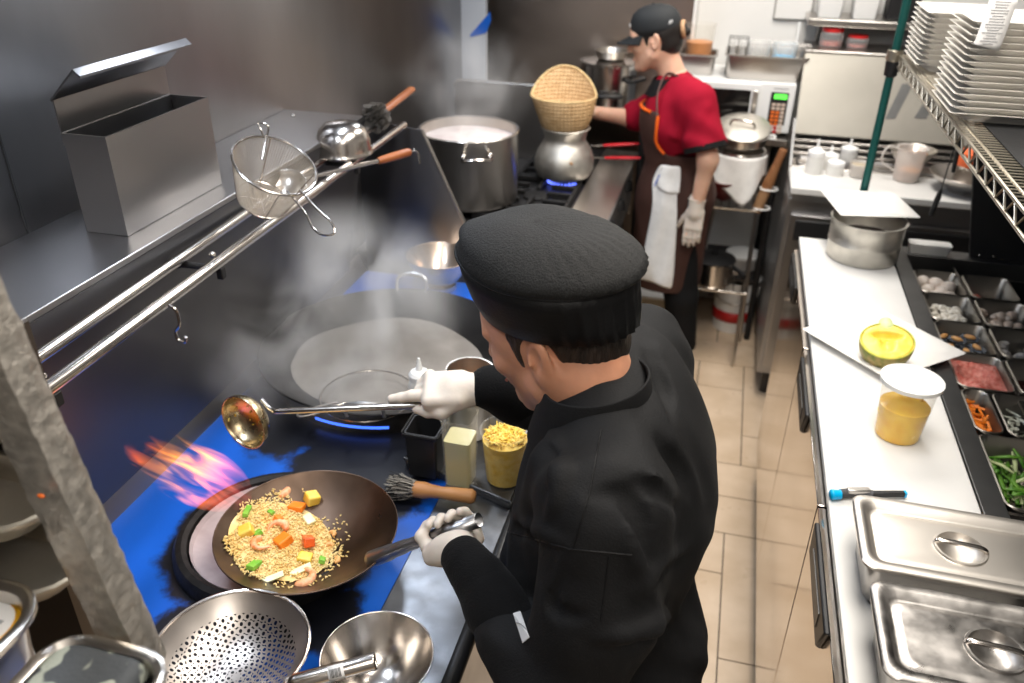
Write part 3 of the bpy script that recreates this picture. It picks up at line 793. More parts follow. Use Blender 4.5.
# ---------------------------------------------------------------- containers between the woks and the cook
TZ = .897
pA, pB = atz(405,459,TZ), atz(500,499,TZ)
t = thing('condiment_tray', 'dark shallow steel tray carrying the tubs and canisters beside the cook', 'tray', (-.42,1.4,DECK))
m = MB()
u = (pB-pA).normalized(); nrm = Vector((-u.y,u.x,0)); 
c0, c1, c2, c3 = pA, Vector((-.305,pB.y+(-.305-pB.x)*u.y/u.x,TZ)), Vector((-.305,1.42,TZ)), pA + nrm*.12
m.loops([[Vector((p.x,p.y,DECK+.0015)) for p in (c0,c1,c2,c3)],[Vector((p.x,p.y,TZ-.004)) for p in (c0,c1,c2,c3)]]); m.build('plate', dark_trim, t, bevel=.002)
m = MB(); m.tube([Vector((p.x,p.y,TZ+.002)) for p in (c0,c1,c2,c3)], .004, 8, closed=True); m.build('rim', dark_trim, t)
def at_base(px, py, z=TZ-.003): p = atz(px,py,z); return p
p = at_base(424,474)
t = thing('black_container', 'black square plastic container standing beside the oil jug', 'container', tuple(p))
m = MB(); o_ = [rrect(p.x,p.y+.02,.030,.030,.006,z=p.z), rrect(p.x,p.y+.02,.034,.034,.007,z=p.z+.105), rrect(p.x,p.y+.02,.031,.031,.006,z=p.z+.105), rrect(p.x,p.y+.02,.028,.028,.005,z=p.z+.01)]
m.loops(o_, True, True); m.build('body', black_plast, t, angle=50)
m = MB(); m.loops([rrect(p.x,p.y+.02,.0362,.0362,.007,z=p.z+.098), rrect(p.x,p.y+.02,.0375,.0375,.007,z=p.z+.107)], False, False); m.build('rim', black_plast, t, solid=.0012)
p = at_base(458,486)
t = thing('oil_jug', 'clear square jug of pale yellow oil in front of the canisters', 'jug', tuple(p))
m = MB(); m.loops([rrect(p.x,p.y+.02,.026,.026,.007,z=p.z), rrect(p.x,p.y+.02,.029,.029,.008,z=p.z+.155)], True, False); m.build('body', tub_plastic, t, solid=.0012)
m = MB(); m.loops([rrect(p.x,p.y+.02,.0245,.0245,.007,z=p.z+.002), rrect(p.x,p.y+.02,.0266,.0266,.007,z=p.z+.108)], True, True); m.build('oil', pale_oil, t)
m = MB(); m.loops([rrect(p.x,p.y+.02,.0295,.0295,.008,z=p.z+.152), rrect(p.x,p.y+.02,.031,.031,.008,z=p.z+.158)], False, False); m.build('rim', tub_plastic, t, solid=.001)
def deli(name, label, group, p, h, r, r2, fill, fmat, lid=None, lumps=None):
    t = thing(name, label, 'tub', tuple(p), group)
    m = MB(); m.lathe([(0,0),(r2*.95,0),(r2,h*.02),(r*.985,h*.93),(r,h*.94),(r+.003,h),(r-.0005,h),(r*.975,h*.93),(r2-.001,h*.03),(0,.0015)], p, 44); m.build('cup', tub_plastic, t, angle=50)
    rf = r2+(r-r2)*fill-.0012
    m = MB(); m.lathe([(0,.002),(r2-.0018,.002),(rf,h*fill),(rf*.6,h*fill+.004),(0,h*fill+.007)], p, 40); m.build('contents', fmat, t, angle=60)
    if lumps:
        m = MB(); q = random.Random(5)
        for i in range(lumps):
            a = q.uniform(0,2*PI); d = rf*.86*math.sqrt(q.random()); c = Vector((p[0]+d*math.cos(a), p[1]+d*math.sin(a), p[2]+h*fill+.004+q.uniform(0,.006)))
            L_ = q.uniform(.004,.010); e = Vector((q.uniform(-1,1),q.uniform(-1,1),q.uniform(-.3,.3))).normalized()*L_
            m.tube([c-e,c,c+e+Vector((0,0,.001))], [.0012,.0018,.001], 5)
        o = m.build('shreds', corn_mix, t); o['kind'] = 'stuff'
    if lid:
        m = MB(); m.lathe([(0,-.0015),(r*.90,-.0015),(r*.92,.0005),(r+.0035,.0005),(r+.0045,-.005),(r+.0035,-.006),(r+.0055,-.006),(r+.0062,.003),(r*.95,.0035),(r*.93,.001),(0,.001)], (p[0],p[1],p[2]+h), 48); m.build('lid', lid, t, angle=40)
    return t
p = at_base(500,488)
deli('deli_tub', 'open plastic tub of yellow shredded filling beside the oil jug', None, Vector((p.x,p.y+.035,p.z)), .118, .047, .038, .82, corn_mix, None, 260)
p = atz(470,368,1.05)
t = thing('steel_canister', 'tall open steel canister behind the gloved hand', 'canister', (p.x,p.y,TZ-.003), 'steel canisters on the condiment tray')
canister_mb((p.x,p.y,TZ-.003), .050, 1.05-TZ, n=44).build('body', pot_steel, t)
m = MB(); m.lathe([(0,.05),(.046,.05),(.046,.06),(0,.06)], (p.x,p.y,TZ), 30); m.build('sauce', orange_sauce, t)
p = at_base(498,440); p = Vector((p.x+.005,p.y+.035,p.z))
t = thing('steel_canister', 'shorter steel canister right behind the tub of yellow filling', 'canister', tuple(p), 'steel canisters on the condiment tray')
canister_mb(tuple(p), .038, .12, n=44).build('body', pot_steel, t)
m = MB(); m.lathe([(0,.05),(.035,.05),(.035,.058),(0,.058)], tuple(p), 30); m.build('sauce', sauce_dark, t)
p = at_base(418,430); p = Vector((p.x-.01,p.y+.05,p.z))
t = thing('squeeze_bottle', 'white squeeze bottle with a nozzle standing beyond the ladle hand', 'bottle', tuple(p))
m = MB(); m.lathe([(0,0),(.024,0),(.026,.004),(.026,.085),(.022,.10),(.02,.104),(0,.104)], p, 30); m.build('body', squeeze_pl, t)
m = MB(); m.lathe([(.0225,.098),(.0235,.112),(.019,.119),(.008,.123),(.005,.140),(.0025,.152),(0,.152)], p, 28); m.build('cap', white_plast, t)

# ---------------------------------------------------------------- wok brush on the deck
ba_, bb_ = atz(390,486,.905), atz(477,497,.912)
d = (bb_-ba_).normalized(); L_ = (bb_-ba_).length
t = thing('wok_brush', 'wok brush with dark bristles and waisted wooden handle lying by the front wok', 'brush', (ba_.x,ba_.y,DECK))
ax_ = frame(ba_ + d*L_*.30, d).to_3x3() @ Matrix(((0,0,1),(0,1,0),(-1,0,0)))
m = MB(); m.lathe([(0,0),(.016,.001),(.0165,.02),(.0135,.035),(.0115,.055),(.013,.075),(.0145,L_*.66),(.010,L_*.70),(0,L_*.705)], ba_+d*L_*.28, 24, ax_, sy=1.0)
m.build('handle', wood_dark, t, angle=60)
q = random.Random(9); mw = MB(); md_ = MB()
for i in range(520):
    a = q.uniform(0,2*PI); r = .016*math.sqrt(q.random()); b = ba_ + d*L_*.30 + ax_ @ Vector((r*math.cos(a), r*math.sin(a), 0))
    e = ba_ + d*L_*q.uniform(-.03,.12) + ax_ @ Vector((1.45*r*math.cos(a)+q.uniform(-.005,.005), 1.45*r*math.sin(a)+q.uniform(-.005,.005), 0))
    e.z = max(e.z, DECK+.004); (mw if q.random() < .45 else md_).tube([b,lerp(b,e,.6)+Vector((q.uniform(-.003,.003),q.uniform(-.003,.003),q.uniform(-.002,.002))),e], .0008, 4, caps=False)
o = mw.build('pale_bristles', bristle_w, t, angle=180); o['kind'] = 'stuff'; o = md_.build('dark_bristles', bristle_b, t, angle=180); o['kind'] = 'stuff'

# ---------------------------------------------------------------- colander and mixing bowl in the foreground
CZ = .972; CC = atz(230,649,CZ); CR = .112; CD = .060
t = thing('colander', 'round perforated steel colander with a thick tube handle, in the foreground', 'colander', (CC.x,CC.y,DECK))
m = MB()
def cpt(q, a):   # q: arc 0 centre .. 1 rim
    r = CR*q; return Vector((CC.x+r*math.cos(a), CC.y+r*math.sin(a), CZ - CD*(1-q**2.3)))
rows = 10
for i in range(rows):
    q0, q1 = .06+.74*i/rows, .06+.74*(i+1)/rows; n = max(6, int(round(2*PI*(q0+q1)/2*CR/.0122)))
    off = (i % 2)*.5
    for k in range(n):
        a0, a1 = 2*PI*(k+off)/n, 2*PI*(k+1+off)/n; am, qm = (a0+a1)/2, (q0+q1)/2; ha, hq = (a1-a0)/2, (q1-q0)/2
        outer = []; inner = []
        for e in range(12):
            th_ = 2*PI*e/12; ca, sa = math.cos(th_), math.sin(th_); mxx = max(abs(ca),abs(sa))
            outer.append(cpt(qm+hq*sa/mxx, am+ha*ca/mxx)); inner.append(cpt(qm+.0025/CR*sa, am+.0025/(CR*qm)*ca))
        m.add(outer+inner, [(e,(e+1)%12,12+(e+1)%12,12+e) for e in range(12)])
m.loops([[cpt(q,a) for a in np.linspace(0,2*PI,64,endpoint=False)] for q in (.80,.85,.90,.95,1.0)], False, False)
m.loops([[cpt(q,a) for a in np.linspace(0,2*PI,24,endpoint=False)] for q in (.001,.03,.06)], False, False)
m.build('bowl', pm('satin_steel',(.56,.51,.47),.34,1,var=.08,vscale=12), t, angle=180)
m = MB(); m.tube([cpt(1.0,a)+Vector((0,0,.001)) for a in np.linspace(0,2*PI,72,endpoint=False)], .0032, 8, closed=True); m.build('rim', chrome, t)
e0, e1 = atz(296,682,.985), atz(376,661,1.0)
dd = (e1-e0).normalized(); e00 = e0 - dd*.012
m = MB(); m.tube([e00,e0,lerp(e0,e1,.5),e1-dd*.003,e1], [.0095,.0118,.0122,.0124,.0118], 24, caps=False); hd = m.build('handle', chrome, t, solid=-.0016)
m = MB(); m.tube([e1-dd*.02, e1-dd*.0195], .0112, 20); m.build('bore', black_matte, hd)
mid = lerp(e0,e1,.50); side = dd.cross(Vector((0,0,1))).normalized()
up_ = side.cross(dd)
def arc_patch(m, s0, s1, a0, a1, r):
    K = 8; G_ = [[mid + dd*(s0+(s1-s0)*i/1) + (side*math.cos(a)+up_*math.sin(a))*r for a in np.linspace(a0,a1,K)] for i in range(2)]
    m.sheet(G_)
m = MB(); arc_patch(m, -.010,.012, -.1,1.6,.01285); lb = m.build('sticker', paper, hd, solid=.0002)
m = MB()
for k in range(9): arc_patch(m, -.007+k*.0017,-.0062+k*.0017+(.0003 if k%3 else 0), .25,1.2,.0132)
m.build('bar_code_stripe', ink_black, lb, solid=.0001)
c_ = cpt(1.0,-.35); m = MB(); m.tube([c_+Vector((-.01,0,-.006)), c_+Vector((.004,-.004,.002)), e00+dd*.004], .006, 8); m.build('bracket', chrome, t)
MZ = .955; MC = atz(377,655,MZ)
t = thing('mixing_bowl', 'shallow round steel mixing bowl beside the colander on the landing', 'bowl', (MC.x,MC.y,DECK))
bowl_mb(MC, .081, .070, .001, .0022, power=2.6).build('shell', chrome, t, angle=180)

# ---------------------------------------------------------------- ladle in the cook's hand
lh = atd(452,404,1.405); lj = atd(285,411,1.44); lb_ = atd(246,421,1.47)
t = thing('ladle', 'long steel ladle with oily golden bowl held over the deck', 'ladle', tuple(lb_))
m = MB(); m.tube(bez([atd(262,400,1.462), atd(272,410,1.452), lj, lerp(lj,lh,.5), lh],30), [.0035]*9+[.0042]*7+[.0052]*7+[.0062]*8, 10) if False else None
P_ = bez([atd(262,400,1.462), atd(272,410,1.452), lj, lerp(lj,lh,.5), lh],32)
m.tube(P_, [.0038+.0030*i/(len(P_)-1) for i in range(len(P_))], 12); m.build('handle', chrome, t)
op = (CAM - lb_).normalized()*.72 + Vector((-.50,-.05,-.36)); op.normalize()
z_ = op; x_ = z_.orthogonal().normalized(); M = Matrix((x_, z_.cross(x_), z_)).transposed()
m = MB(); pr = [(.050*math.sin(PI/2*k/10), -.038*math.cos(PI/2*k/10)) for k in range(11)]
m.lathe(pr + [(.0515,.0005),(.0515,-.0005)] + [(r*1.03+.0001*(r>0), z-.0012) for r,z in pr[::-1]], lb_ + op*.008, 36, M); bo = m.build('bowl', brass_oil, t, angle=180)
m = MB(); q = random.Random(4)
for i in range(26):
    a = q.uniform(0,2*PI); k = q.uniform(.15,1); c = lb_ + op*.008 + M @ Vector((.0485*math.sin(PI/2*k)*math.cos(a), .0485*math.sin(PI/2*k)*math.sin(a), -.0365*math.cos(PI/2*k))); s_ = q.uniform(.001,.0024)
    m.ellipsoid(c, (s_,s_,s_), 8, 6)
o = m.build('oil_drops', corn_mix, bo, angle=180); o['kind'] = 'stuff'
# ---------------------------------------------------------------- stockpot range along the left wall
RT = .90
t = thing('gas_range', 'dark stockpot range with cast iron grates behind the wok range', 'range', (-.75,2.9,0))
m = MB(); m.box((-1.10,2.27,.10), (-.40,3.62,RT-.02)); m.build('body', dark_metal, t, bevel=.004)
m = MB(); m.box((-1.10,2.27,RT-.02), (-.50,3.62,RT-.005)); m.build('burner_tray', dark_metal, t)
m = MB(); m.loops([[(-.505,y,RT-.02),(-.365,y,RT-.02),(-.355,y,RT-.006),(-.36,y,RT),(-.50,y,RT+.004),(-.505,y,RT)] for y in (2.27,3.62)]); m.build('front_ledge', steel, t, smooth=False)
m = MB(); m.box((-.40,2.27,.66), (-.375,3.62,RT-.02)); m.build('control_panel', steel_worn, t)
for y in (2.4,2.65,2.95,3.2,3.45):
    m = MB(); M = frame((0,0,0),(0,1,0),(1,0,0)).to_3x3(); m.lathe([(0,.04),(.017,.04),(.022,.028),(.026,0),(0,0)], (-.375,y,.78), 20, M); kn = m.build('knob', dark_metal, t)
    m = MB(); m.box((-.336,y-.004,.765), (-.330,y+.004,.795)); m.build('pointer', chrome, kn)
for x in (-1.05,-.44):
    for y in (2.32,3.55):
        m = MB(); m.tube([(x,y,0),(x,y,.10)], .02, 10); m.build('leg', dark_metal, t)
def grate(cx, cy, hx, hy):
    m = MB(); z = RT+.012; b = .007
    def bar(x0,y0,x1,y1): m.box((min(x0,x1)-b,min(y0,y1)-b,z-.012),(max(x0,x1)+b,max(y0,y1)+b,z+.008))
    bar(cx-hx,cy-hy,cx+hx,cy-hy); bar(cx-hx,cy+hy,cx+hx,cy+hy); bar(cx-hx,cy-hy,cx-hx,cy+hy); bar(cx+hx,cy-hy,cx+hx,cy+hy)
    for k in (-.5,0,.5):
        bar(cx-hx,cy+k*hy,cx-.05,cy+k*hy); bar(cx+.05,cy+k*hy,cx+hx,cy+k*hy)
    bar(cx,cy-hy,cx,cy-.05); bar(cx,cy+.05,cx,cy+hy)
    o = m.build('grate', cast_iron, t, bevel=.003)
    m = MB(); m.lathe([(0,0),(.05,0),(.05,.008),(.035,.014),(0,.014)], (cx,cy,RT-.005), 24); m.build('burner_cap', cast_iron, o)
grate(-.87,2.56,.19,.17); grate(-.66,2.93,.14,.17); grate(-.64,3.29,.13,.17); grate(-.95,2.93,.13,.17)
# splash panel between range and back table
t = thing('splash_guard', 'low steel splash guard with rounded corner standing behind the stockpots', 'splash guard', (-.84,3.40,RT-.01))
y = 3.40; a, b = aty(455,80,y), aty(590,90,y)
def rr_poly(x0,z0,x1,z1,r):
    p = [(x0,z0)]; 
    p += [(x1,z0)]
    p += [(x1-r+r*math.cos(k), z1-r+r*math.sin(k)) for k in np.linspace(0,PI/2,7)]
    p += [(x0+r+r*math.cos(k), z1-r+r*math.sin(k)) for k in np.linspace(PI/2,PI,7)]
    return p
pl = rr_poly(a.x, RT-.004, -.58, a.z, .03); n = len(pl)
m = MB(); m.add([(x,y-.006,z) for x,z in pl]+[(x,y+.006,z) for x,z in pl], [tuple(range(n)),tuple(range(n,2*n))[::-1]]+[(i,i+n,(i+1)%n+n,(i+1)%n) for i in range(n)]); m.build('panel', steel, t, smooth=False)
m = MB(); m.tube([(x,y,z) for x,z in pl[1:]], .008, 8); m.build('rolled_edge', steel, t)

# stockpot with milky broth
c = atz(468,129,1.175); sp = Vector((c.x, c.y+.01, RT+.021)); r = .174; h = 1.175-sp.z
t = thing('stockpot', 'tall steel stockpot of steaming milky broth on the range', 'stockpot', tuple(sp))
m = MB(); m.lathe([(0,0),(r-.012,0),(r-.003,.004),(r,.014),(r,h-.012),(r+.004,h-.008),(r+.006,h-.002),(r+.003,h+.002),(r-.003,h),(r-.004,h-.006),(r-.004,.008),(0,.006)], sp, 72); m.build('body', pot_steel, t, angle=50)
m = MB()
def hnd(ang):
    m = MB(); d = Vector((math.cos(ang),math.sin(ang),0)); w_ = Vector((-d.y,d.x,0)); b = sp + d*(r-.001) + Vector((0,0,h-.055))
    m.tube(bez([b+w_*.045, b+w_*.043+d*.03, b+w_*.02+d*.042+Vector((0,0,.004)), b-w_*.02+d*.042+Vector((0,0,.004)), b-w_*.043+d*.03, b-w_*.045],24), .006, 8)
    for s_ in (1,-1): m.ellipsoid(b+w_*.045*s_, (.012,.012,.018), 10, 6)
    m.build('handle', chrome, t)
hnd(-1.12); hnd(-1.12+PI)
m = MB(); ringz = h-.035
m.loops([[sp + Vector((q*(r-.0045)*math.cos(a_), q*(r-.0045)*math.sin(a_), ringz+.003*math.sin(9*q)*math.cos(3*a_))) for a_ in np.linspace(0,2*PI,48,endpoint=False)] for q in (.02,.2,.4,.6,.8,1)], True, False)
o = m.build('milky_broth', broth_milk, None, sp+Vector((0,0,ringz))); tag(o, 'pale milky broth foaming inside the tall steel stockpot', 'broth', None, 'stuff')

# pot with woven bamboo steamer basket
c = atz(559,182,.925); bp = Vector((c.x, c.y+.085, RT+.0205)); 
t = thing('steamer_pot', 'narrow necked aluminium steamer pot standing over a blue burner flame', 'pot', tuple(bp))
prof = [(0,0),(.075,0),(.10,.012),(.113,.04),(.113,.075),(.105,.105),(.088,.135),(.078,.150),(.078,.165),(.086,.192),(.092,.200),(.0895,.202),(.084,.196),(.0755,.167),(.0755,.150),(.086,.133),(.102,.103),(.110,.07),(.11,.04),(.097,.015),(0,.004)]
m = MB(); m.lathe([(r_*1.02,z*.98) for r_,z in prof], bp, 56); m.build('body', alu, t, angle=60)
m = MB(); q = aty(570,132,bp.y-.07) ; m.ellipsoid(bp+Vector((.045,-.101,.085)), (.010,.004,.007), 10, 8); m.build('stain', wood, t)
# burner flame
bf = pm('gas_flame', (.02,.02,.2), .5, emit=(.12,.18,1), estr=3.0)
m = MB(); q = random.Random(2)
for k in range(26):
    a_ = 2*PI*k/26; rr_ = .062; x, y_ = bp.x+rr_*math.cos(a_), bp.y+rr_*math.sin(a_); hh = q.uniform(.010,.018)
    m.lathe([(0,0),(.005,.003),(.0045,.008),(0,hh)], (x,y_,RT-.004+.004), 8)
o = m.build('burner_flame', bf, None, (bp.x,bp.y,RT)); tag(o, 'ring of small blue gas flames under the steamer pot', 'flame', None, 'stuff')
kc = bp + Vector((-.004,0,.199)); t = thing('steamer_basket', 'woven bamboo basket standing in the mouth of the aluminium steamer pot', 'basket', tuple(kc))
def bk(u, a_):  # u 0 bottom .. 1 rim ; one side rises to a tall lobe
    hgt = .115 + .085*max(0,math.cos(a_-1.75))**1.5
    r_ = .083 + .040*u**.8
    lean = Vector((-.012*u*u, .02*u*u, 0))
    return kc + lean + Vector((r_*math.cos(a_), r_*math.sin(a_), -.004 + hgt*u))
m = MB(); A_ = list(np.linspace(0,2*PI,72,endpoint=False))
G_ = [[bk(u,a_) + Vector((math.cos(a_),math.sin(a_),0))*(.0012*((i+k)%2)) for k,a_ in enumerate(A_)] for i,u in enumerate(np.linspace(0,1,22))]
G_ = [[kc + Vector((.03*math.cos(a_), .03*math.sin(a_), -.012)) for a_ in A_]] + G_
m.loops(G_, True, False); m.build('weave', bamboo, t, angle=180, solid=.002)
m = MB(); m.tube([bk(1,a_) for a_ in A_], .0042, 8, closed=True); m.build('rim', bamboo_rim, t)

# skillets with red grips at the rear of the range
def skillet(c, ang, label, r=.10):
    t = thing('skillet', label, 'pan', tuple(c), 'red handled skillets on the range')
    m = MB(); m.lathe([(0,0),(r*.8,0),(r,.035),(r+.003,.036),(r-.002,.036),(r*.79,.003),(0,.003)], c, 40); m.build('pan', dark_metal, t)
    d = Vector((math.cos(ang),math.sin(ang),.10)).normalized(); b = Vector(c)+d*r+Vector((0,0,.03))
    m = MB(); m.tube([b-d*.008,b+d*.05], .006, 8, flat=.5); m.build('shank', steel, t)
    m = MB(); m.tube([b+d*.045,b+d*.06,b+d*.15,b+d*.19], [.007,.009,.0095,.006], 10, flat=.7); m.build('grip', red_rubber, t)
skillet((-.60,3.275,RT+.022), -.05, 'dark skillet with red grip, lower one of the two behind the steamer pot')
skillet((-.615,3.285,RT+.062), .12, 'dark skillet with red grip, nested upper one behind the steamer pot')

# table and pots behind the range
t = thing('side_table', 'small steel side table carrying pots behind the splash guard', 'table', (-.62,3.78,0))
m = MB(); m.box((-1.02,3.66,1.02), (-.335,3.93,1.045)); m.build('tabletop', steel, t, bevel=.003)
for x in (-.99,-.355):
    for y in (3.69,3.90):
        m = MB(); m.tube([(x,y,0),(x,y,1.02)], .014, 10); m.build('leg', dark_metal, t)
c = Vector((-.535,3.79,1.046)); r = .128; h = .20
t = thing('stockpot', 'polished stockpot with black handles and a pan on top, near the back wall', 'stockpot', tuple(c))
canister_mb(tuple(c), r, h, .002, n=48, rim=.004).build('body', chrome, t)
for a_ in (-1.4,-.5):
    d = Vector((math.cos(a_),math.sin(a_),0)); w_ = Vector((-d.y,d.x,0)); b = c + d*r + Vector((0,0,h*.40 if a_==-1.4 else h*.7))
    m = MB(); m.tube(bez([b+w_*.05,b+w_*.045+d*.03,b-w_*.045+d*.03,b-w_*.05],16), .009, 8); m.build('handle', black_plast, t)
m = MB(); m.lathe([(r-.006,0),(r-.006,.002),(.03,.012),(0,.014),(0,.012),(.03,.010)], c+Vector((0,0,h+.0005)), 40); m.build('lid', chrome, t)
c2 = c + Vector((.005,0,h+.016)); r = .072
t = thing('saucepan', 'shallow steel pan with a long bright handle on the polished stockpot', 'pan', tuple(c2))
m = MB(); m.lathe([(0,0),(r*.85,0),(r,.03),(r+.003,.031),(r-.002,.031),(r*.84,.003),(0,.003)], c2, 40); m.build('pan', pot_steel, t)
b = c2 + Vector((r,-.01,.026)); m = MB(); m.tube([b,b+Vector((.05,-.005,.01)),b+Vector((.13,-.01,.012))], [.006,.008,.010], 10, flat=.5); m.build('handle', chrome, t)

# ---------------------------------------------------------------- microwave table, microwave and what stands on it
t = thing('steel_table', 'narrow steel table carrying the white microwave at the back wall', 'table', (.02,3.9,0))
m = MB(); m.box((-.32,3.68,.955), (.262,4.11,.985)); m.build('tabletop', steel, t, bevel=.004)
for x in (-.29,.235):
    for y in (3.71,4.08):
        m = MB(); m.tube([(x,y,0),(x,y,.955)], .015, 10); m.build('leg', dark_metal, t)
m = MB(); m.box((-.30,3.70,.30), (.245,4.10,.315)); m.build('lower_shelf', dark_metal, t)
YM = 3.735; a = aty(797,85,YM); zt = a.z; xr = a.x; zb = 1.0; xl = xr-.56
t = thing('microwave', 'white microwave oven with a black door window and orange keypad', 'microwave', ((xl+xr)/2,YM+.17,.985))
m = MB(); m.box((xl,YM,zb), (xr,YM+.36,zt)); m.build('body', white_plast, t, bevel=.004)
for x in (xl+.04,xr-.04):
    for y in (YM+.04,YM+.32):
        m = MB(); m.tube([(x,y,.985),(x,y,zb)], .012, 10); m.build('foot', black_plast, t)
xd = aty(764,70,YM).x
m = MB(); m.box((xl+.005,YM-.012,zb+.006), (xd,YM,zt-.006)); d = m.build('door', white_plast, t, bevel=.003)
wx = aty(753,80,YM).x; m = MB(); m.box((xl+.03,YM-.0135,zb+.03), (wx,YM-.012,zt-.032)); m.build('window', black_glass, d)
m = MB(); m.box((wx+.008,YM-.022,zb+.03),(wx+.030,YM-.012,zt-.03)); m.build('handle', steel, d, bevel=.004)
px0, px1 = aty(771,95,YM).x, aty(789,95,YM).x
m = MB(); m.box((px0,YM-.0015,zb+.035), (px1,YM,zt-.035)); kp = m.build('keypad', black_plast, t)
m = MB(); m.box((px0+.014,YM-.0028,zt-.062), (px1-.006,YM-.0015,zt-.042)); m.build('display', green_led, kp)
w_ = (px1-px0-.014)/3
for i in range(8):
    for k in range(3):
        x = px0+.010+k*w_; z = zt-.080-i*.0165
        m = MB(); m.box((x,YM-.0028,z-.011),(x+w_*.78,YM-.0015,z)); m.build('key', (cream_key if (i < 2 or k == 2) else orange_key if i < 6 else red_key), kp)
m = MB(); m.box((px0+.008,YM-.0008,zt-.022),(px1-.004,YM,zt-.018)); m.build('marking', ink_grey, t)
def gn_pan(name, label, group, lo, hi, h, mat_, lip=.008, r=.02, t=None, parent=None):
    cx, cy = (lo[0]+hi[0])/2, (lo[1]+hi[1])/2; hx, hy = (hi[0]-lo[0])/2, (hi[1]-lo[1])/2; z = lo[2]
    if t is None: t = thing(name, label, 'pan', (cx,cy,z), group)
    m = MB(); rings = [rrect(cx,cy,hx*.92-lip,hy*.92-lip,r*.9,z=z), rrect(cx,cy,hx*.95-lip,hy*.95-lip,r,z=z+.006), rrect(cx,cy,hx-lip,hy-lip,r,z=z+h-.003), rrect(cx,cy,hx-lip*.4,hy-lip*.4,r+lip*.5,z=z+h), rrect(cx,cy,hx,hy,r+lip,z=z+h-.001), rrect(cx,cy,hx,hy,r+lip,z=z+h-.006)]
    m.loops(rings, True, False); m.build('body', mat_, t, angle=50, solid=-.0012)
    return t
t = gn_pan('steel_pan', 'small deep steel pan on the microwave holding a plastic tub', None, (-.245,3.80,zt+.001), (-.075,3.97,0), .085, steel)
deli('measuring_tub', 'clear plastic tub with a little orange sauce standing in the small steel pan', None, Vector((-.16,3.885,zt+.004)), .20, .062, .052, .62, orange_sauce)
t = gn_pan('steel_pan', 'long steel pan on top of the microwave full of glass jugs', None, (-.045,3.765,zt+.001), (.30,3.985,0), .10, steel)
for i,(x,l) in enumerate(((.09,'clear measuring jug in the long pan, middle of the pan'),(.20,'clear measuring jug with blue liquid at the handle end of the long pan'))):
    p = Vector((x,3.88,zt+.004)); t = thing('glass_jug', l, 'jug', tuple(p), 'clear jugs in the long pan')
    m = MB(); m.lathe([(0,0),(.042,0),(.045,.004),(.052,.135),(.055,.138),(.05,.138),(.042,.006),(0,.004)], p, 30); m.build('body', glass_clear, t)
    if i:
        m = MB(); m.lathe([(0,.07),(.046,.07),(.0475,.082),(0,.082)], p, 24); m.build('label_band', cyan_plast, t)
        m = MB(); m.tube(bez([p+Vector((.05,0,.125)),p+Vector((.10,0,.13)),p+Vector((.105,0,.08)),p+Vector((.05,0,.05))],20), .006, 8); m.build('handle', jug_plastic, t)
p = Vector((-.005,3.86,zt+.004)); t = thing('wire_caddy', 'small wire caddy of glass bottles standing in the long pan', 'caddy', tuple(p))
m = MB()
for dz in (.0,.07,.15): m.tube([p+Vector((x,y,dz+.003)) for x,y in ((-.03,-.03),(.05,-.03),(.05,.03),(-.03,.03))], .002, 6, closed=True)
for x,y in ((-.03,-.03),(.05,-.03),(.05,.03),(-.03,.03),(.01,-.03)): m.tube([p+Vector((x,y,0)),p+Vector((x,y,.155))], .002, 6)
m.build('frame', dark_metal, t)
for dx in (-.012,.030):
    q_ = p+Vector((dx,0,.004)); m = MB(); m.lathe([(0,0),(.017,0),(.018,.06),(.010,.085),(.010,.115),(.012,.118),(.012,.135),(0,.136)], q_, 18); m.build('bottle', glass_clear, t)
# electrical panel on the wall and cable
a, b = aty(774,18,4.115), aty(812,21,4.115)
t = thing('wall_panel', 'blank grey white panel cover fixed to the back wall above the microwave', 'panel', ((a.x+b.x)/2,4.12,a.z))
m = MB(); m.box((a.x,4.10,a.z), (b.x-.01,4.1195,a.z+.25)); m.build('cover', white_paint, t, bevel=.003)
m = MB(); m.box((a.x-.006,4.112,a.z-.006), (b.x-.004,4.1197,a.z+.256)); m.build('frame', grey_paint, t)
m = MB(); m.tube(bez([aty(800,22,4.10),aty(796,45,4.08),aty(790,60,4.06),aty(797,80,4.0),aty(795,95,4.0)],30), .007, 8); o = m.build('power_cable', white_plast, None, aty(796,45,4.08)); tag(o, 'white cable running down the wall beside the microwave', 'cable')

# ---------------------------------------------------------------- wire stand with a covered wok, cloth, wooden pestle
SY = 3.55; c = aty(739,164,SY); LZc = 1.005
sx = c.x
t = thing('wire_stand', 'tall thin steel wire stand holding the lidded pan beside the helper', 'stand', (sx,SY,0))
m = MB(); m.tube([(sx+.10*math.cos(a_),SY+.10*math.sin(a_),.965) for a_ in np.linspace(0,2*PI,32,endpoint=False)], .006, 8, closed=True); m.build('top_ring', chrome, t)
for ax_,ay_,bx_,by_ in ((.09,-.05,.13,.12),(.10,-.02,.10,-.13),(-.09,-.05,-.13,-.06),(-.06,.08,-.12,.12)):
    m = MB(); m.tube([(sx+ax_,SY+ay_,.965),(sx+bx_,SY+by_,0.0)], .0075, 8); m.build('leg', steel, t)
for z, s_ in ((.74,1.10),(.36,1.22)):
    m = MB(); m.tube([(sx+x*s_,SY+y*s_,z) for x,y in ((-.10,-.09),(.09,-.09),(.09,.09),(-.10,.09))], .005, 8, closed=True)
    for k in range(7): m.tube([(sx-.11*s_+.03*s_*k+.005,SY-.09*s_,z),(sx-.11*s_+.03*s_*k+.005,SY+.09*s_,z)], .003, 6)
    m.build('shelf_grid', chrome, t)
q0 = Vector((sx+.125,SY-.06,0))
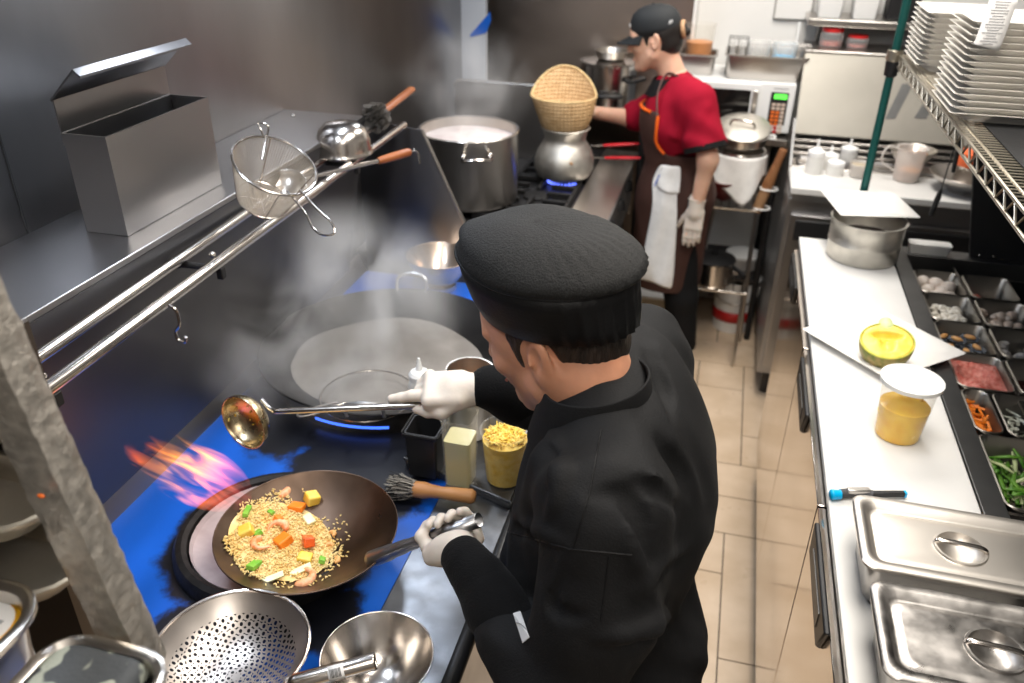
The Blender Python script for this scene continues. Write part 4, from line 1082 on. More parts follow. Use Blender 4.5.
for z in (.83,.745):
    m = MB(); m.tube([(q0.x+.034*math.cos(a_)+(z-.79)*.20,q0.y+.03*math.sin(a_),z) for a_ in np.linspace(0,2*PI,24,endpoint=False)], .004, 6, closed=True); m.build('tool_ring', white_plast, t)
b = Vector((sx-.004,SY,.978)); t = thing('lidded_pan', 'round steel pan under a bright aluminium lid on the wire stand', 'pan', tuple(b))
m = MB(); m.lathe([(0,0),(.07,0),(.092,.012),(.103,.045),(.108,.047),(.108,.050),(.10,.048),(.09,.016),(0,.004)], b, 44); m.build('pan', pot_steel, t)
MT = Matrix.Translation(b+Vector((0,0,.052))) @ Matrix.Rotation(math.radians(17),4,'X') @ Matrix.Translation(-(b+Vector((0,0,.052)))) 
m = MB(); m.xf(Matrix.Translation(Vector((0,0,.030))) @ MT); m.lathe([(.112,.050),(.112,.054),(.10,.062),(.06,.072),(0,.076),(0,.073),(.06,.069),(.098,.058),(.11,.050)], b, 48); ld = m.build('lid', alu, t)
m = MB(); m.xf(Matrix.Translation(Vector((0,0,.030))) @ MT); m.tube(bez([b+Vector((-.055,-.02,.070)),b+Vector((-.04,-.02,.095)),b+Vector((.03,-.035,.095)),b+Vector((.045,-.035,.070))],20), .0055, 8); m.build('handle', chrome, ld)
m = MB(); m.tube(bez([b+Vector((.10,-.01,.045)),b+Vector((.128,-.02,.05)),b+Vector((.128,.03,.05)),b+Vector((.10,.03,.045))],16), .005, 8); m.build('side_handle', white_plast, t)
# cloth draped on the stand under the pan
m = MB(); G_ = []
hem = [-.02,-.045,-.06,-.075,-.10,-.125,-.15,-.165,-.13,-.095,-.06,-.03,-.03]
for i in range(14):
    u = i/13; row = []
    for k in range(13):
        a_ = -2.75+2.5*k/12; rr_ = .113+.012*math.sin(5*a_+1)*u+.010*u
        row.append((sx+rr_*math.cos(a_), SY+rr_*math.sin(a_), .962+.0 - u*(.06-hem[k]*.85)))
    G_.append(row)
m.sheet(G_); o = m.build('draped_cloth', white_cloth, None, (sx,SY-.11,.90), solid=.003, angle=180); tag(o, 'white cloth draped from the wire stand under the lidded pan', 'cloth')
c = Vector((sx-.045,SY-.02,.746)); t = thing('mixing_bowl', 'dark red bowl on the wire stand below the white cloth', 'bowl', tuple(c))
bowl_mb(c+Vector((0,0,.10)), .092, .098, .002, .003).build('shell', red_dark, t, angle=180)
p0, p1 = Vector((q0.x-.028,q0.y,.725)), Vector((q0.x+.040,q0.y-.005,1.00))
d = (p1-p0).normalized(); M = (frame((0,0,0), d).to_3x3() @ Matrix(((0,0,1),(0,1,0),(-1,0,0)))); L_ = (p1-p0).length
t = thing('wooden_pestle', 'long brown wooden pestle leaning in the white rings of the stand', 'pestle', tuple(p0))
m = MB(); m.lathe([(0,0),(.020,.002),(.0235,.01),(.023,L_*.40)], p0, 24, M); m.build('club', wood, t)
m = MB(); m.lathe([(.0232,L_*.40),(.023,L_*.5),(.0185,L_*.68),(.0165,L_*.8),(.017,L_*.98),(.015,L_),(0,L_)], p0, 24, M); m.build('handle', wood_pestle, t)
c = Vector((sx-.045,SY-.03,.367)); t = thing('saucepan', 'black saucepan with a curved steel side on the stand\'s lower grid', 'pan', tuple(c))
m = MB(); m.lathe([(0,0),(.08,0),(.088,.01),(.09,.11),(.093,.112),(.086,.112),(.085,.012),(0,.004)], c, 36); m.build('body', chrome, t)
m = MB(); m.lathe([(.094,.112),(.094,.117),(.05,.13),(0,.133),(0,.13),(.05,.127),(.09,.112)], c, 36); ld = m.build('lid', black_plast, t)
m = MB(); m.lathe([(0,.13),(.012,.13),(.015,.15),(0,.152)], c, 16); m.build('knob', black_plast, ld)
m = MB(); m.tube([c+Vector((.085,-.02,.09)),c+Vector((.12,-.07,.085)),c+Vector((.135,-.09,.08))], [.008,.011,.010], 10); m.build('handle', black_plast, t)
c = Vector((.155,3.83,0)); t = thing('bucket', 'white plastic bucket with a red band on the floor under the table', 'bucket', tuple(c))
m = MB(); m.lathe([(0,0),(.088,0),(.09,.01),(.105,.26),(.110,.262),(.110,.272),(.102,.27),(.087,.01),(0,.006)], c, 40); m.build('body', white_plast, t)
m = MB(); m.lathe([(.0955,.06),(.0985,.115)], c, 40); m.build('band', red_lid, t, solid=.0006)
m = MB(); m.tube(bez([c+Vector((-.108,0,.25)),c+Vector((-.09,-.07,.19)),c+Vector((0,-.112,.165)),c+Vector((.09,-.07,.19)),c+Vector((.108,0,.25))],24), .003, 6); m.build('bail', steel, t)
c = Vector((.165,3.86,.273)); t = thing('lidded_tub', 'round tub with a pale lid stacked on the white bucket', 'tub', tuple(c))
m = MB(); m.lathe([(0,0),(.068,0),(.07,.004),(.078,.11),(.076,.11),(.066,.006),(0,.004)], c, 36); m.build('cup', jug_plastic, t)
m = MB(); m.lathe([(.082,.100),(.083,.112),(.07,.114),(0,.113),(0,.110),(.068,.110),(.08,.100)], c, 36); m.build('lid', white_plast, t)
c = Vector((-.215,3.58,0)); t = thing('storage_bin', 'beige plastic storage bin on the floor behind the helper', 'bin', tuple(c))
m = MB(); m.loops([rrect(c.x,c.y,.06,.07,.02,z=0), rrect(c.x,c.y,.07,.08,.02,z=.24), rrect(c.x,c.y,.075,.085,.02,z=.243), rrect(c.x,c.y,.075,.085,.02,z=.255)]); m.build('body', zip_beige, t, bevel=.003)
m = MB(); m.loops([rrect(c.x,c.y,.077,.087,.02,z=.2551), rrect(c.x,c.y,.077,.087,.02,z=.266), rrect(c.x,c.y,.067,.077,.02,z=.27)]); m.build('lid', white_plast, t)
# ---------------------------------------------------------------- long refrigerated prep counter
CT = .95; BX0, BX1 = .276, .545; Y0, Y1 = .30, 2.655
FXc = .262
t = thing('prep_counter', 'long steel refrigerated prep counter with a row of food pans', 'prep counter', (.72,1.5,0))
m = MB(); m.box((.29,Y0,.14), (.56,Y1,CT-.022)); m.box((.56,Y0,.14), (1.30,Y1,.70)); m.build('body', steel_worn, t, smooth=False)
for x in (.34,1.25):
    for y in (Y0+.06,Y1-.06):
        m = MB(); m.tube([(x,y,0),(x,y,.14)], .022, 12); m.build('leg', dark_metal, t)
for (y0,y1) in ((Y0,.72),(.725,1.312),(1.318,1.932),(1.938,2.60)):
    m = MB(); m.box((FXc,y0,.17), (.289,y1,CT-.024)); d = m.build('door', steel_door, t, bevel=.002)
    hy0, hy1 = y1-.32, y1-.055
    m = MB(); m.add([(FXc-.010,hy0,.935),(FXc-.010,hy1,.935),(FXc-.010,hy1-.012,.875),(FXc-.010,hy0+.035,.868),(FXc,hy0,.935),(FXc,hy1,.935),(FXc,hy1-.012,.868),(FXc,hy0+.035,.862)],
        [(0,3,2,1),(4,5,6,7),(0,1,5,4),(1,2,6,5),(2,3,7,6),(3,0,4,7)]); h = m.build('handle', black_plast, d, bevel=.003)
    m = MB(); m.box((FXc-.0115,hy0+.06,.885), (FXc-.010,hy1-.05,.915)); m.build('grip_recess', dark_trim, h)
m = MB(); m.box((.285,Y0,.80), (.2888,Y1,CT-.03)); m.build('gasket', black_matte, t)
# pan-rail frame: front strip, rear strips
m = MB(); m.box((BX1+.002,Y0,CT-.05),(.592,Y1,CT+.002)); m.box((.592,2.59,CT-.05),(1.30,Y1,CT+.002)); m.box((.98,Y0,CT-.05),(1.30,2.59,CT+.002)); m.box((.592,Y0,CT-.05),(.98,1.0,CT+.002)); m.build('rail_frame', dark_trim, t, bevel=.002)
m = MB(); m.box((.592,1.0,.70),(.98,2.59,.71)); m.build('well_floor', dark_metal, t)
m = MB(); m.box((.592,2.585,.71),(.98,2.59,CT-.05)); m.build('well_wall', dark_metal, t)
for yb in (2.352,2.178,2.006,1.830,1.645,1.39):
    m = MB(); m.box((.594,yb-.004,.918),(.976,yb+.004,.926)); m.build('divider_bar', steel, t)
m = MB(); m.box((.7275,1.0,.918),(.7345,2.588,.926)); m.build('divider_bar', steel, t)
m = MB(); m.loops([[(x,y,z) for x,z in ((BX0+.001,CT-.0195),(BX1,CT-.0195),(BX1,CT),(BX0,CT))] for y in (Y0,Y1-.005)]); o = m.build('cutting_board', white_board, None, ((BX0+BX1)/2,1.4,CT-.02), bevel=.0025, seg=3)
tag(o, 'long white cutting board along the front of the prep counter', 'cutting board')
m = MB(); s0, s1 = atx(836,655,FXc-.0005), atx(848,682,FXc-.0005)
m.box((FXc-.0008,.79,.885),(FXc-.0002,.835,.925)); o = m.build('sticker', paper, None, (FXc,.81,.90)); tag(o, 'small white sticker with a black squiggle on the counter door', 'sticker')
m = MB(); m.tube(bez([(FXc-.0011,.822,.915),(FXc-.0011,.806,.918),(FXc-.0011,.808,.908),(FXc-.0011,.820,.902),(FXc-.0011,.803,.892)],24), .0012, 5); m.build('squiggle', ink_black, o)

# ---------------------------------------------------------------- food pans in the rail
PX = [(.602,.726),(.736,.862),(.872,.972)]
PYs = [(2.356,2.520),(2.182,2.348),(2.010,2.174),(1.834,2.002),(1.650,1.826),(1.395,1.641)]
pan_steel = pm('food_pan_steel', (.34,.32,.29), .33, 1, var=.06, vscale=6)
def food_pan(label, x0, x1, y0, y1, depth=.09, z=.935):
    t = thing('food_pan', label, 'food pan', ((x0+x1)/2,(y0+y1)/2,z-depth), 'food pans in the counter rail')
    return gn_pan('food_pan', None, None, (x0,y0,z-depth), (x1,y1,0), depth, pan_steel, lip=.004, r=.018, t=t)
FP = {}
LB = {(0,0):'steel food pan of whole eggs in the rail',(1,0):'steel food pan with a little red meat beside the eggs',
      (0,1):'steel food pan of white chopped pieces behind the mussels',(1,1):'steel food pan of pale chicken beside the white pieces',
      (0,2):'steel food pan of open mussels in the rail',(1,2):'steel food pan of grey raw shrimps beside the mussels',
      (0,3):'steel food pan full of minced red meat',(1,3):'steel food pan of dark red sauce beside the minced meat',
      (0,5):'deep steel food pan of green vegetables nearest the lidded pans',(1,5):'steel food pan of leafy greens, second from the board beside the green vegetables'}
for (i,j),l in LB.items():
    FP[i,j] = food_pan(l, PX[i][0], PX[i][1], PYs[j][0], PYs[j][1], .09 if (i,j) != (0,3) else .06)
food_pan('narrow steel food pan of orange carrot sticks', .602, .660, PYs[4][0], PYs[4][1], .075)
food_pan('steel food pan of white sliced onion beside the carrots', .668, .862, PYs[4][0], PYs[4][1], .09)
def fill_sheet(name, x0, x1, y0, y1, z, amp, mat_, label, cat, seed, n=26):
    q = random.Random(seed); m = MB(); G_ = []
    for i in range(n):
        row = []
        for k in range(n):
            u, v = i/(n-1), k/(n-1); e = min(u,1-u,v,1-v)*6
            row.append((x0+(x1-x0)*u, y0+(y1-y0)*v, z + (q.uniform(-amp,amp) + amp*2.2*math.sin(7*u+seed)*math.sin(6*v+1) if e > .3 else -amp)))
        G_.append(row)
    m.sheet(G_); o = m.build(name, mat_, None, ((x0+x1)/2,(y0+y1)/2,z-amp*3), angle=180); tag(o, label, cat, None, 'stuff'); return o
def rot_ell(c, r, seed): 
    q = random.Random(seed); return Euler((q.uniform(0,6),q.uniform(0,6),q.uniform(0,6))).to_matrix()
# eggs
eg = [(.632,2.49),(.668,2.485),(.700,2.468),(.640,2.445),(.676,2.440),(.655,2.405),(.690,2.405)]
ord_ = ['first','second','third','fourth','fifth','sixth','seventh']
for k,(x,y) in enumerate(eg):
    m = MB(); pr = [(0,-.022)]+[(.0195*math.sin(a_)*(1-.14*math.cos(a_)*-1 if False else 1-.10*(-math.cos(a_))),-.0235*math.cos(a_)) for a_ in np.linspace(.15,PI-.15,12)]+[(0,.0245)]
    z = .902 + (.006 if k < 3 else .0) ; M = Euler((1.2+.2*k,.3*k,k)).to_matrix()
    m.lathe(pr, (x,y,z), 20, M); o = m.build('egg', egg_shell, None, (x,y,z-.02), angle=180)
    tag(o, 'pale egg in the egg pan, %s counting from its far corner' % ord_[k], 'egg', 'eggs in the egg pan')
m = MB(); m.box((.615,2.37,.858),(.714,2.508,.878)); o = m.build('egg_tray', steel, None, (.66,2.44,.848)); tag(o, 'flat steel liner under the eggs', 'liner')
def lumps(name, x0,x1,y0,y1,z0,n,rad,mat_,label,cat,seed,flat=.7):
    q = random.Random(seed); m = MB()
    for i in range(n):
        c = (q.uniform(x0,x1),q.uniform(y0,y1),z0+q.uniform(0,rad*1.4)); r_ = rad*q.uniform(.6,1.2)
        m.ellipsoid(c, (r_*q.uniform(.8,1.6),r_,r_*flat), 10, 6, Euler((q.uniform(-.5,.5),q.uniform(-.5,.5),q.uniform(0,6))).to_matrix())
    o = m.build(name, mat_, None, ((x0+x1)/2,(y0+y1)/2,z0-rad), angle=180); tag(o, label, cat, None, 'stuff'); return o
lumps('red_meat',.76,.82,2.39,2.45,.886,16,.012,meat_red,'few red meat scraps at the bottom of their pan','meat',1)
lumps('white_pieces',.620,.700,2.215,2.32,.900,60,.010,noodle,'heap of white chopped pieces in the food pan','food',2)
lumps('chicken',.755,.84,2.20,2.31,.897,26,.014,chicken,'pale raw chicken pieces in the food pan','chicken',3)
lumps('raw_shrimp',.752,.845,2.03,2.15,.898,30,.013,grey_shrimp,'grey raw shrimps piled in the food pan','shrimp',4)
fill_sheet('minced_meat',.609,.719,1.842,1.994,.921,.0035,meat_red,'minced red meat filling its pan to the rim','meat',5)
fill_sheet('dark_sauce',.744,.854,1.842,1.994,.885,.001,sauce_dark,'dark red sauce in the food pan','sauce',6)
q = random.Random(12); m = MB()
for i in range(46):
    c = Vector((q.uniform(.613,.649),q.uniform(1.665,1.81),.893+q.uniform(0,.024))); a_ = q.uniform(0,PI); d = Vector((math.cos(a_),math.sin(a_),q.uniform(-.3,.3)))*.015; m.tube([c-d,c+d], .0035, 4)
o = m.build('carrot_sticks', carrot, None, (.631,1.74,.866)); tag(o, 'bright orange carrot sticks in the narrow pan', 'carrot', None, 'stuff')
m = MB(); q = random.Random(13)
for i in range(60):
    c = Vector((q.uniform(.69,.84),q.uniform(1.67,1.80),.890+q.uniform(0,.02))); a0 = q.uniform(0,6); rr_ = q.uniform(.014,.024)
    m.tube([c+Vector((rr_*math.cos(a0+k*.35),rr_*math.sin(a0+k*.35),.002*k*q.uniform(-1,1))) for k in range(5)], .004, 5, flat=.5)
o = m.build('onion_slices', onion, None, (.76,1.74,.85)); tag(o, 'white onion slices in the food pan', 'onion', None, 'stuff')
for i,(x0,x1,lab) in enumerate(((.612,.716,'green beans and pale stems heaped in the deep pan'),(.745,.855,'leafy greens heaped in the food pan'))):
    m = MB(); q = random.Random(14+i)
    for k in range(90):
        c = Vector((q.uniform(x0+.004,x1-.004),q.uniform(1.405,1.60),.882+q.uniform(0,.035))); a_ = q.gauss(1.2,.6); d = Vector((math.cos(a_),math.sin(a_),q.uniform(-.35,.35)))*q.uniform(.02,.036)
        if c.x-abs(d.x) < x0-.002 or c.x+abs(d.x) > x1+.002: d.x *= .3
        if c.y+abs(d.y) > 1.635 or c.y-abs(d.y) < 1.401: d.y *= .3
        m.cur = 0 if q.random() < .68 else 1
        m.tube([c-d,c+Vector((0,0,.004)),c+d], [.0035,.0055,.003], 6, flat=.55)
    o = m.build('green_vegetables', [leafy,leaf_pale], None, ((x0+x1)/2,1.51,.87), angle=180); tag(o, lab, 'vegetables', None, 'stuff')
ml = ['nearest the board','beside the board mussel','in the pan middle','at the far pan corner','at the pan side towards the shrimps','half under the others']
for k,(x,y,a_) in enumerate(((.632,2.085,.4),(.668,2.060,1.6),(.655,2.115,2.6),(.630,2.140,.9),(.698,2.090,2.0),(.690,2.135,-.4))):
    z = .905 + .004*(k%3)
    t = thing('mussel', 'open black mussel with tan meat, %s' % ml[k], 'mussel', (x,y,z), 'mussels in the food pan')
    M = frame((x,y,z), (math.cos(a_),math.sin(a_),0), (0,0,1)); R_ = M.to_3x3()
    for s_ in (1,-1):
        m = MB(); K = 8; G_ = []
        for i in range(K+1):
            row = []
            for j in range(K+1):
                u = i/K; ang = -1+2*j/K; wdt = .0125*math.sin(PI*min(1,u*.9+.08))**.7
                row.append(M @ Vector((-.022+.044*u, s_*(.002+.004)+ang*wdt, .006*(ang*ang) - .004 + s_*0 + .002*math.sin(u*3))))
            G_.append(row)
        m.sheet(G_); m.build('shell', mussel_sh, t, solid=.001, angle=180)
    m = MB(); m.ellipsoid((x,y,z+.004), (.015,.008,.006), 14, 8, R_); m.build('meat', mussel_meat, t)
lumps('mussel_shells',.615,.712,2.03,2.155,.872,40,.012,mussel_sh,'dark mussel shells packed below the open mussels','mussel',9)

# ---------------------------------------------------------------- black end panel at the far end of the rail
y = 2.625; pl = [(.775,CT+.0025),(1.30,CT+.0025),(1.30,1.45),(.665,1.45)]
m = MB(); m.add([(x,y-.008,z) for x,z in pl]+[(x,y+.008,z) for x,z in pl], [(0,1,2,3),(7,6,5,4)]+[(i,i+4,(i+1)%4+4,(i+1)%4) for i in range(4)])
t = thing('end_panel', 'black end panel with a slanting edge closing the far end of the pan rail', 'panel', (.98,y,CT+.002))
m.build('panel', black_matte, t, smooth=False)
m = MB(); 
for x in (.80,.84): m.ellipsoid((x,y-.009,CT+.012), (.004,.002,.004), 8, 6)
m.build('screw', chrome, t)
m = MB(); m.loops([[(x,y,z) for x,z in ((.955,CT+.003),(.975,CT+.003),(1.05,1.45),(1.03,1.45))] for y in (1.0,2.6)]); m.build('rear_hood', black_matte, t, smooth=False)

# ---------------------------------------------------------------- things on the board
def square_plate(mb, half, h, th=.0045, r=.012, foot=.55):
    K = rrect
    mb.loops([K(0,0,half*foot*.9,half*foot*.9,r,z=0), K(0,0,half*foot,half*foot,r,z=0), K(0,0,half*foot+.002,half*foot+.002,r,z=.003), K(0,0,half-.003,half-.003,r*.6,z=h-th*.4), K(0,0,half,half,r*.6,z=h), K(0,0,half-.004,half-.004,r*.6,z=h+.0005), K(0,0,half*foot+.004,half*foot+.004,r,z=.003+th), K(0,0,half*foot-.004,half*foot-.004,r,z=.002+th)], True, True)
pc = atz(882,342,.965)
t = thing('square_plate', 'white square plate holding the hollowed pineapple half', 'plate', (pc.x,pc.y,CT+.0005))
c_ = [atz(808,330,.97), atz(955,352,.97), atz(880,300,.97), atz(884,380,.97)]
dv = (atz(955,352,.97)-atz(808,330,.97)); ang = math.atan2(dv.y,dv.x) + PI/4
m = MB(); m.xf(Matrix.Translation((pc.x,pc.y,CT+.0005)) @ Matrix.Rotation(ang,4,'Z')); square_plate(m, .134, .018); m.build('dish', porcelain, t, angle=50)
# pineapple half: boat shell leaning on the plate, flesh with a scooped hollow
qc = atz(887,342,1.016); 
fwd = Vector((.06,.98,.0)).normalized()
fn = Vector((-.08,-.34,.93)).normalized()
up = (Vector((0,1,.6)) - fn*Vector((0,1,.6)).dot(fn)).normalized(); sd = up.cross(fn)
Mp = Matrix((sd, up, fn)).transposed()
t = thing('pineapple_half', 'hollowed pineapple half with yellow flesh on the white square plate', 'pineapple', (qc.x,qc.y,CT+.006))
s = SDF(); s.ell(qc - fn*.004, (.060,.056,.072), Mp, k=.004).box(qc + fn*.058, (.12,.12,.055), .001, Mp, k=.003, sub=True).ell(qc - fn*.003, (.0555,.0515,.066), Mp, k=.001, sub=True)
s.box(Vector((qc.x,qc.y,CT-.040)), (.3,.3,.05), .001, None, k=.002, sub=True)
sdf_obj('rind', s, .0018, pine_skin, t)
s = SDF(); s.ell(qc - fn*.003, (.0562,.0522,.067), Mp, k=.004).box(qc + fn*.0605, (.12,.12,.055), .001, Mp, k=.002, sub=True)
s.ell(qc + fn*.012 + up*.018, (.036,.013,.026), Mp, k=.006, sub=True).ell(qc + fn*.014 - up*.006, (.016,.026,.024), Mp, k=.008, sub=True)
s.box(Vector((qc.x,qc.y,CT-.038)), (.3,.3,.05), .001, None, k=.002, sub=True)
sdf_obj('flesh', s, .0016, pine_flesh, t)
m = MB(); m.tube([qc + fn*.0035 + sd*.0585*math.cos(a_) + up*.0545*math.sin(a_) for a_ in np.linspace(0,2*PI,48,endpoint=False)], .0020, 6, closed=True); m.build('cut_edge', pine_edge, t)
st = qc + up*.054 - fn*.012
s = SDF(); s.cap(st, st+up*.016, .022, .016, .006)
for k in range(5): a_ = -1.0+.5*k; s.cap(st+sd*.014*math.sin(a_), st+up*.018+sd*.026*math.sin(a_)-fn*.01*math.cos(a_), .006, .002, .004)
sdf_obj('crown_stub', s, .0018, leaf_pale, t)
# tub with pineapple chunks
p = atz(899,445,CT); p = Vector((p.x, p.y+.038, CT+.0008))
t = deli('lidded_tub', 'clear deli tub of pineapple in juice with a frosted lid', None, p, .132, .054, .044, .56, pine_juice, lid_plastic)
m = MB(); q = random.Random(8)
for k in range(26):
    a_ = q.uniform(0,2*PI); z = q.uniform(.008,.075); rr_ = (.043+.010*z/.14)*math.sqrt(q.uniform(.2,.85)) ; c = Vector((p.x+rr_*math.cos(a_)*.92, p.y+rr_*math.sin(a_)*.92, p.z+z)); m.xf(Matrix.Translation(c) @ Euler((q.uniform(0,3),q.uniform(0,3),q.uniform(0,3))).to_matrix().to_4x4() ); m.box((-.008,-.006,-.005),(.008,.006,.005))
o = m.build('fruit_pieces', pine_flesh, t, bevel=.002); o['kind'] = 'stuff'
# aluminium pot with a plate on top
a0, a1 = atz(827,255,CT), atz(895,259,CT); pc = Vector(((a0.x+a1.x)/2, (a0.y+a1.y)/2+.005, CT+.0008)); r = .104; h = .122
t = thing('round_pot', 'straight sided aluminium pot under a square plate at the end of the board', 'pot', tuple(pc))
m = MB(); m.lathe([(0,0),(r-.006,0),(r-.001,.005),(r,.05),(r+.0015,.052),(r+.0015,.056),(r,.058),(r+.003,h-.004),(r+.006,h-.002),(r+.006,h+.001),(r,h),(r-.003,h-.004),(r-.005,.006),(0,.004)], pc, 60); m.build('body', alu, t, angle=60)
m = MB(); m.lathe([(0,.06),(r-.005,.06),(r-.005,.063),(0,.063)], pc, 36); m.build('contents', sauce_dark, t)
pq = atz(868,205,CT+h+.012)
t = thing('square_plate', 'white square plate lying across the aluminium pot', 'plate', (pq.x,pq.y,CT+h+.002))
m = MB(); m.xf(Matrix.Translation((pq.x,pq.y,CT+h+.002)) @ Matrix.Rotation(.20,4,'Z')); square_plate(m, .116, .016); m.build('dish', porcelain, t, angle=50)
# knife
k0, k1 = atz(832,494,.962), atz(906,494,.962); d = (k1-k0).normalized()
t = thing('utility_knife', 'grey utility knife with a bright blue end beside the lidded pan', 'knife', (k0.x,k0.y,CT))
kz = CT+.0105; k0.z = kz; k1.z = kz; kd = (k1-k0); L_ = kd.length
m = MB(); m.tube(bez([k0+d*.014, k0+d*.02+Vector((0,.004,0)), k0+d*.04+Vector((0,.006,0)), k0+d*L_*.45+Vector((0,.004,0)), k0+d*L_*.55],20), [.009]*21 if False else .0088, 12, flat=.9); m.build('grip', grey_rubber, t)
m = MB(); m.tube(bez([k0-d*.004,k0+d*.004,k0+d*.016],10), [.006,.0085,.0098,.0102,.0100,.0098,.0096,.0094,.0092,.009,.009][:len(bez([k0-d*.004,k0+d*.004,k0+d*.016],10))], 14); m.build('end_cap', cyan_plast, t)
m = MB(); m.xf(frame(k0+d*L_*.42+Vector((0,.004,0)), d)); m.box((-.03,-.006,-.002),(.012,.006,.0105)); m.build('slider', steel, t, bevel=.002)
m = MB(); m.xf(frame(k0+d*L_*.55+Vector((0,.003,0)), d)); m.box((0,-.0045,-.006),(L_*.43,.0045,.004)); m.build('blade_case', black_plast, t, bevel=.001)
m = MB(); m.xf(frame(k0+d*L_*.98+Vector((0,.003,0)), d)); m.box((0,-.0047,-.0062),(.004,.0047,.0042)); m.build('tip', cyan_plast, t)

# two hotel pans with lids
def lidded(label, y0, y1, x0, x1, zt, worn):
    t = thing('hotel_pan', label, 'pan', ((x0+x1)/2,(y0+y1)/2,CT+.0008), 'lidded steel pans at the near end of the board')
    h = zt-.012-CT-.0008
    gn_pan('hotel_pan', None, None, (x0,y0,CT+.0008), (x1,y1,0), h, steel, lip=.011, r=.022, t=t)
    cx, cy = (x0+x1)/2, (y0+y1)/2; hx, hy = (x1-x0)/2+.001, (y1-y0)/2+.001; z = CT+.0008+h+.001
    m = MB(); r_ = .022
    rings = [rrect(cx,cy,hx,hy,r_,z=z-.004), rrect(cx,cy,hx+.001,hy+.001,r_,z=z+.001), rrect(cx,cy,hx-.002,hy-.002,r_,z=z+.004), rrect(cx,cy,hx-.016,hy-.016,r_-.002,z=z+.004), rrect(cx,cy,hx-.022,hy-.022,r_-.004,z=z-.006), rrect(cx,cy,hx-.028,hy-.028,r_-.005,z=z-.008), rrect(cx,cy,hx-.034,hy-.034,r_-.006,z=z-.005), rrect(cx,cy,hx-.040,hy-.040,r_-.006,z=z-.0045)]
    def dens(R):
        out = []; n_ = len(R)
        for i in range(n_):
            a, b = Vector(R[i]), Vector(R[(i+1) % n_]); out.append(a)
            if i % 6 == 5: out += [a+(b-a)*k/9 for k in range(1,9)]
        return [tuple(p) for p in out]
    rings = [dens(R) for R in rings]
    # recess in the middle, reached by a ring with the same vertex count
    base_ = rings[-1]
    def el(rx, ry, zz): 
        return [(cx+rx*math.cos(math.atan2(y_-cy,(x_-cx)*hy/hx)), cy+ry*math.sin(math.atan2(y_-cy,(x_-cx)*hy/hx)), zz) for x_,y_,_ in base_]
    rings += [el(.040,.040,z-.0045), el(.0385,.0385,z-.0015), el(.0355,.0355,z-.0015), el(.0335,.0335,z-.006), el(.028,.028,z-.016), el(.018,.018,z-.021), el(.005,.005,z-.0225)]
    m.loops(rings, False, True); ld = m.build('lid', scuffed if worn else lid_steel, t, angle=60)
    m = MB(); P_ = [(cx-.037,cy+.004,z-.004),(cx-.034,cy+.003,z+.002),(cx-.02,cy+.001,z+.004),(cx+.02,cy-.001,z+.004),(cx+.034,cy-.003,z+.002),(cx+.037,cy-.004,z-.004)]
    m.tube(bez(P_,24), .0045, 10, flat=.8); m.build('handle', chrome, ld)
    return t
a, b = atz(853,489,1.052), atz(872,572,1.052)
lidded('bright lidded steel pan on the white board behind the scuffed one', 1.040, 1.215, .292, .60, 1.052, False)
lidded('scuffed lidded steel pan at the very near end of the board', .835, 1.012, .298, .606, 1.052, True)

t = thing('white_tray', 'small white plastic tray on the far edge of the pan rail, behind the pot', 'tray', (.655,2.622,CT+.002))
m = MB(); m.loops([rrect(.655,2.616,.055,.018,.008,z=CT+.0025), rrect(.655,2.616,.060,.022,.010,z=CT+.030), rrect(.655,2.616,.057,.019,.009,z=CT+.030), rrect(.655,2.616,.053,.016,.008,z=CT+.006)]); m.build('body', white_plast, t)
m = MB(); m.loops([rrect(.655,2.616,.0615,.0235,.010,z=CT+.0305), rrect(.655,2.616,.0615,.0235,.010,z=CT+.036)]); m.build('lid', white_plast, t, bevel=.002)
# ---------------------------------------------------------------- back prep refrigerator with raised lid
t = thing('prep_refrigerator', 'steel prep refrigerator at the back wall with its lid raised', 'refrigerator', (.80,3.5,0))
fx0, fx1, fy0, fy1 = .266, 1.36, 3.15, 4.05
m = MB(); m.box((fx0,fy0+.04,.12),(fx1,fy1,.90)); m.build('body', steel_worn, t, bevel=.004)
for x in (fx0+.05,fx1-.05):
    for y in (fy0+.1,fy1-.08):
        m = MB(); m.tube([(x,y,0),(x,y,.12)], .022, 10); m.build('leg', dark_metal, t)
for x0,x1 in ((fx0+.02,.54),(.56,.95),(.97,1.34)):
    m = MB(); m.box((x0,fy0+.02,.16),(x1,fy0+.04,.84)); d = m.build('door', steel_x, t, bevel=.003)
    m = MB(); m.box((x0+.02,fy0+.012,.74),(x1-.02,fy0+.02,.82)); m.build('handle', black_plast, d, bevel=.002)
m = MB(); m.box((fx0,fy0+.27,.90),(fx1,fy1,.955)); m.build('pan_deck', steel, t, bevel=.003)
m = MB(); m.box((fx0,fy0,.925),(fx1,fy0+.268,.952)); m.build('cutting_board', white_board, t, bevel=.004)
m = MB(); m.box((fx0+.01,fy0+.005,.90),(fx1-.01,fy0+.265,.9245)); m.build('board_shelf', steel_worn, t)
for x in (fx0, fx1-.01):
    m = MB(); m.add([(x,3.42,.955),(x,3.62,.955),(x,3.62,1.10),(x,3.60,1.10),(x+.01,3.42,.955),(x+.01,3.62,.955),(x+.01,3.62,1.10),(x+.01,3.60,1.10)], [(0,1,2,3),(7,6,5,4),(0,4,5,1),(1,5,6,2),(2,6,7,3),(3,7,4,0)]); m.build('side_wing', dark_trim, t, smooth=False)
m = MB(); L0, L1 = (3.63,1.03), (3.80,1.325)
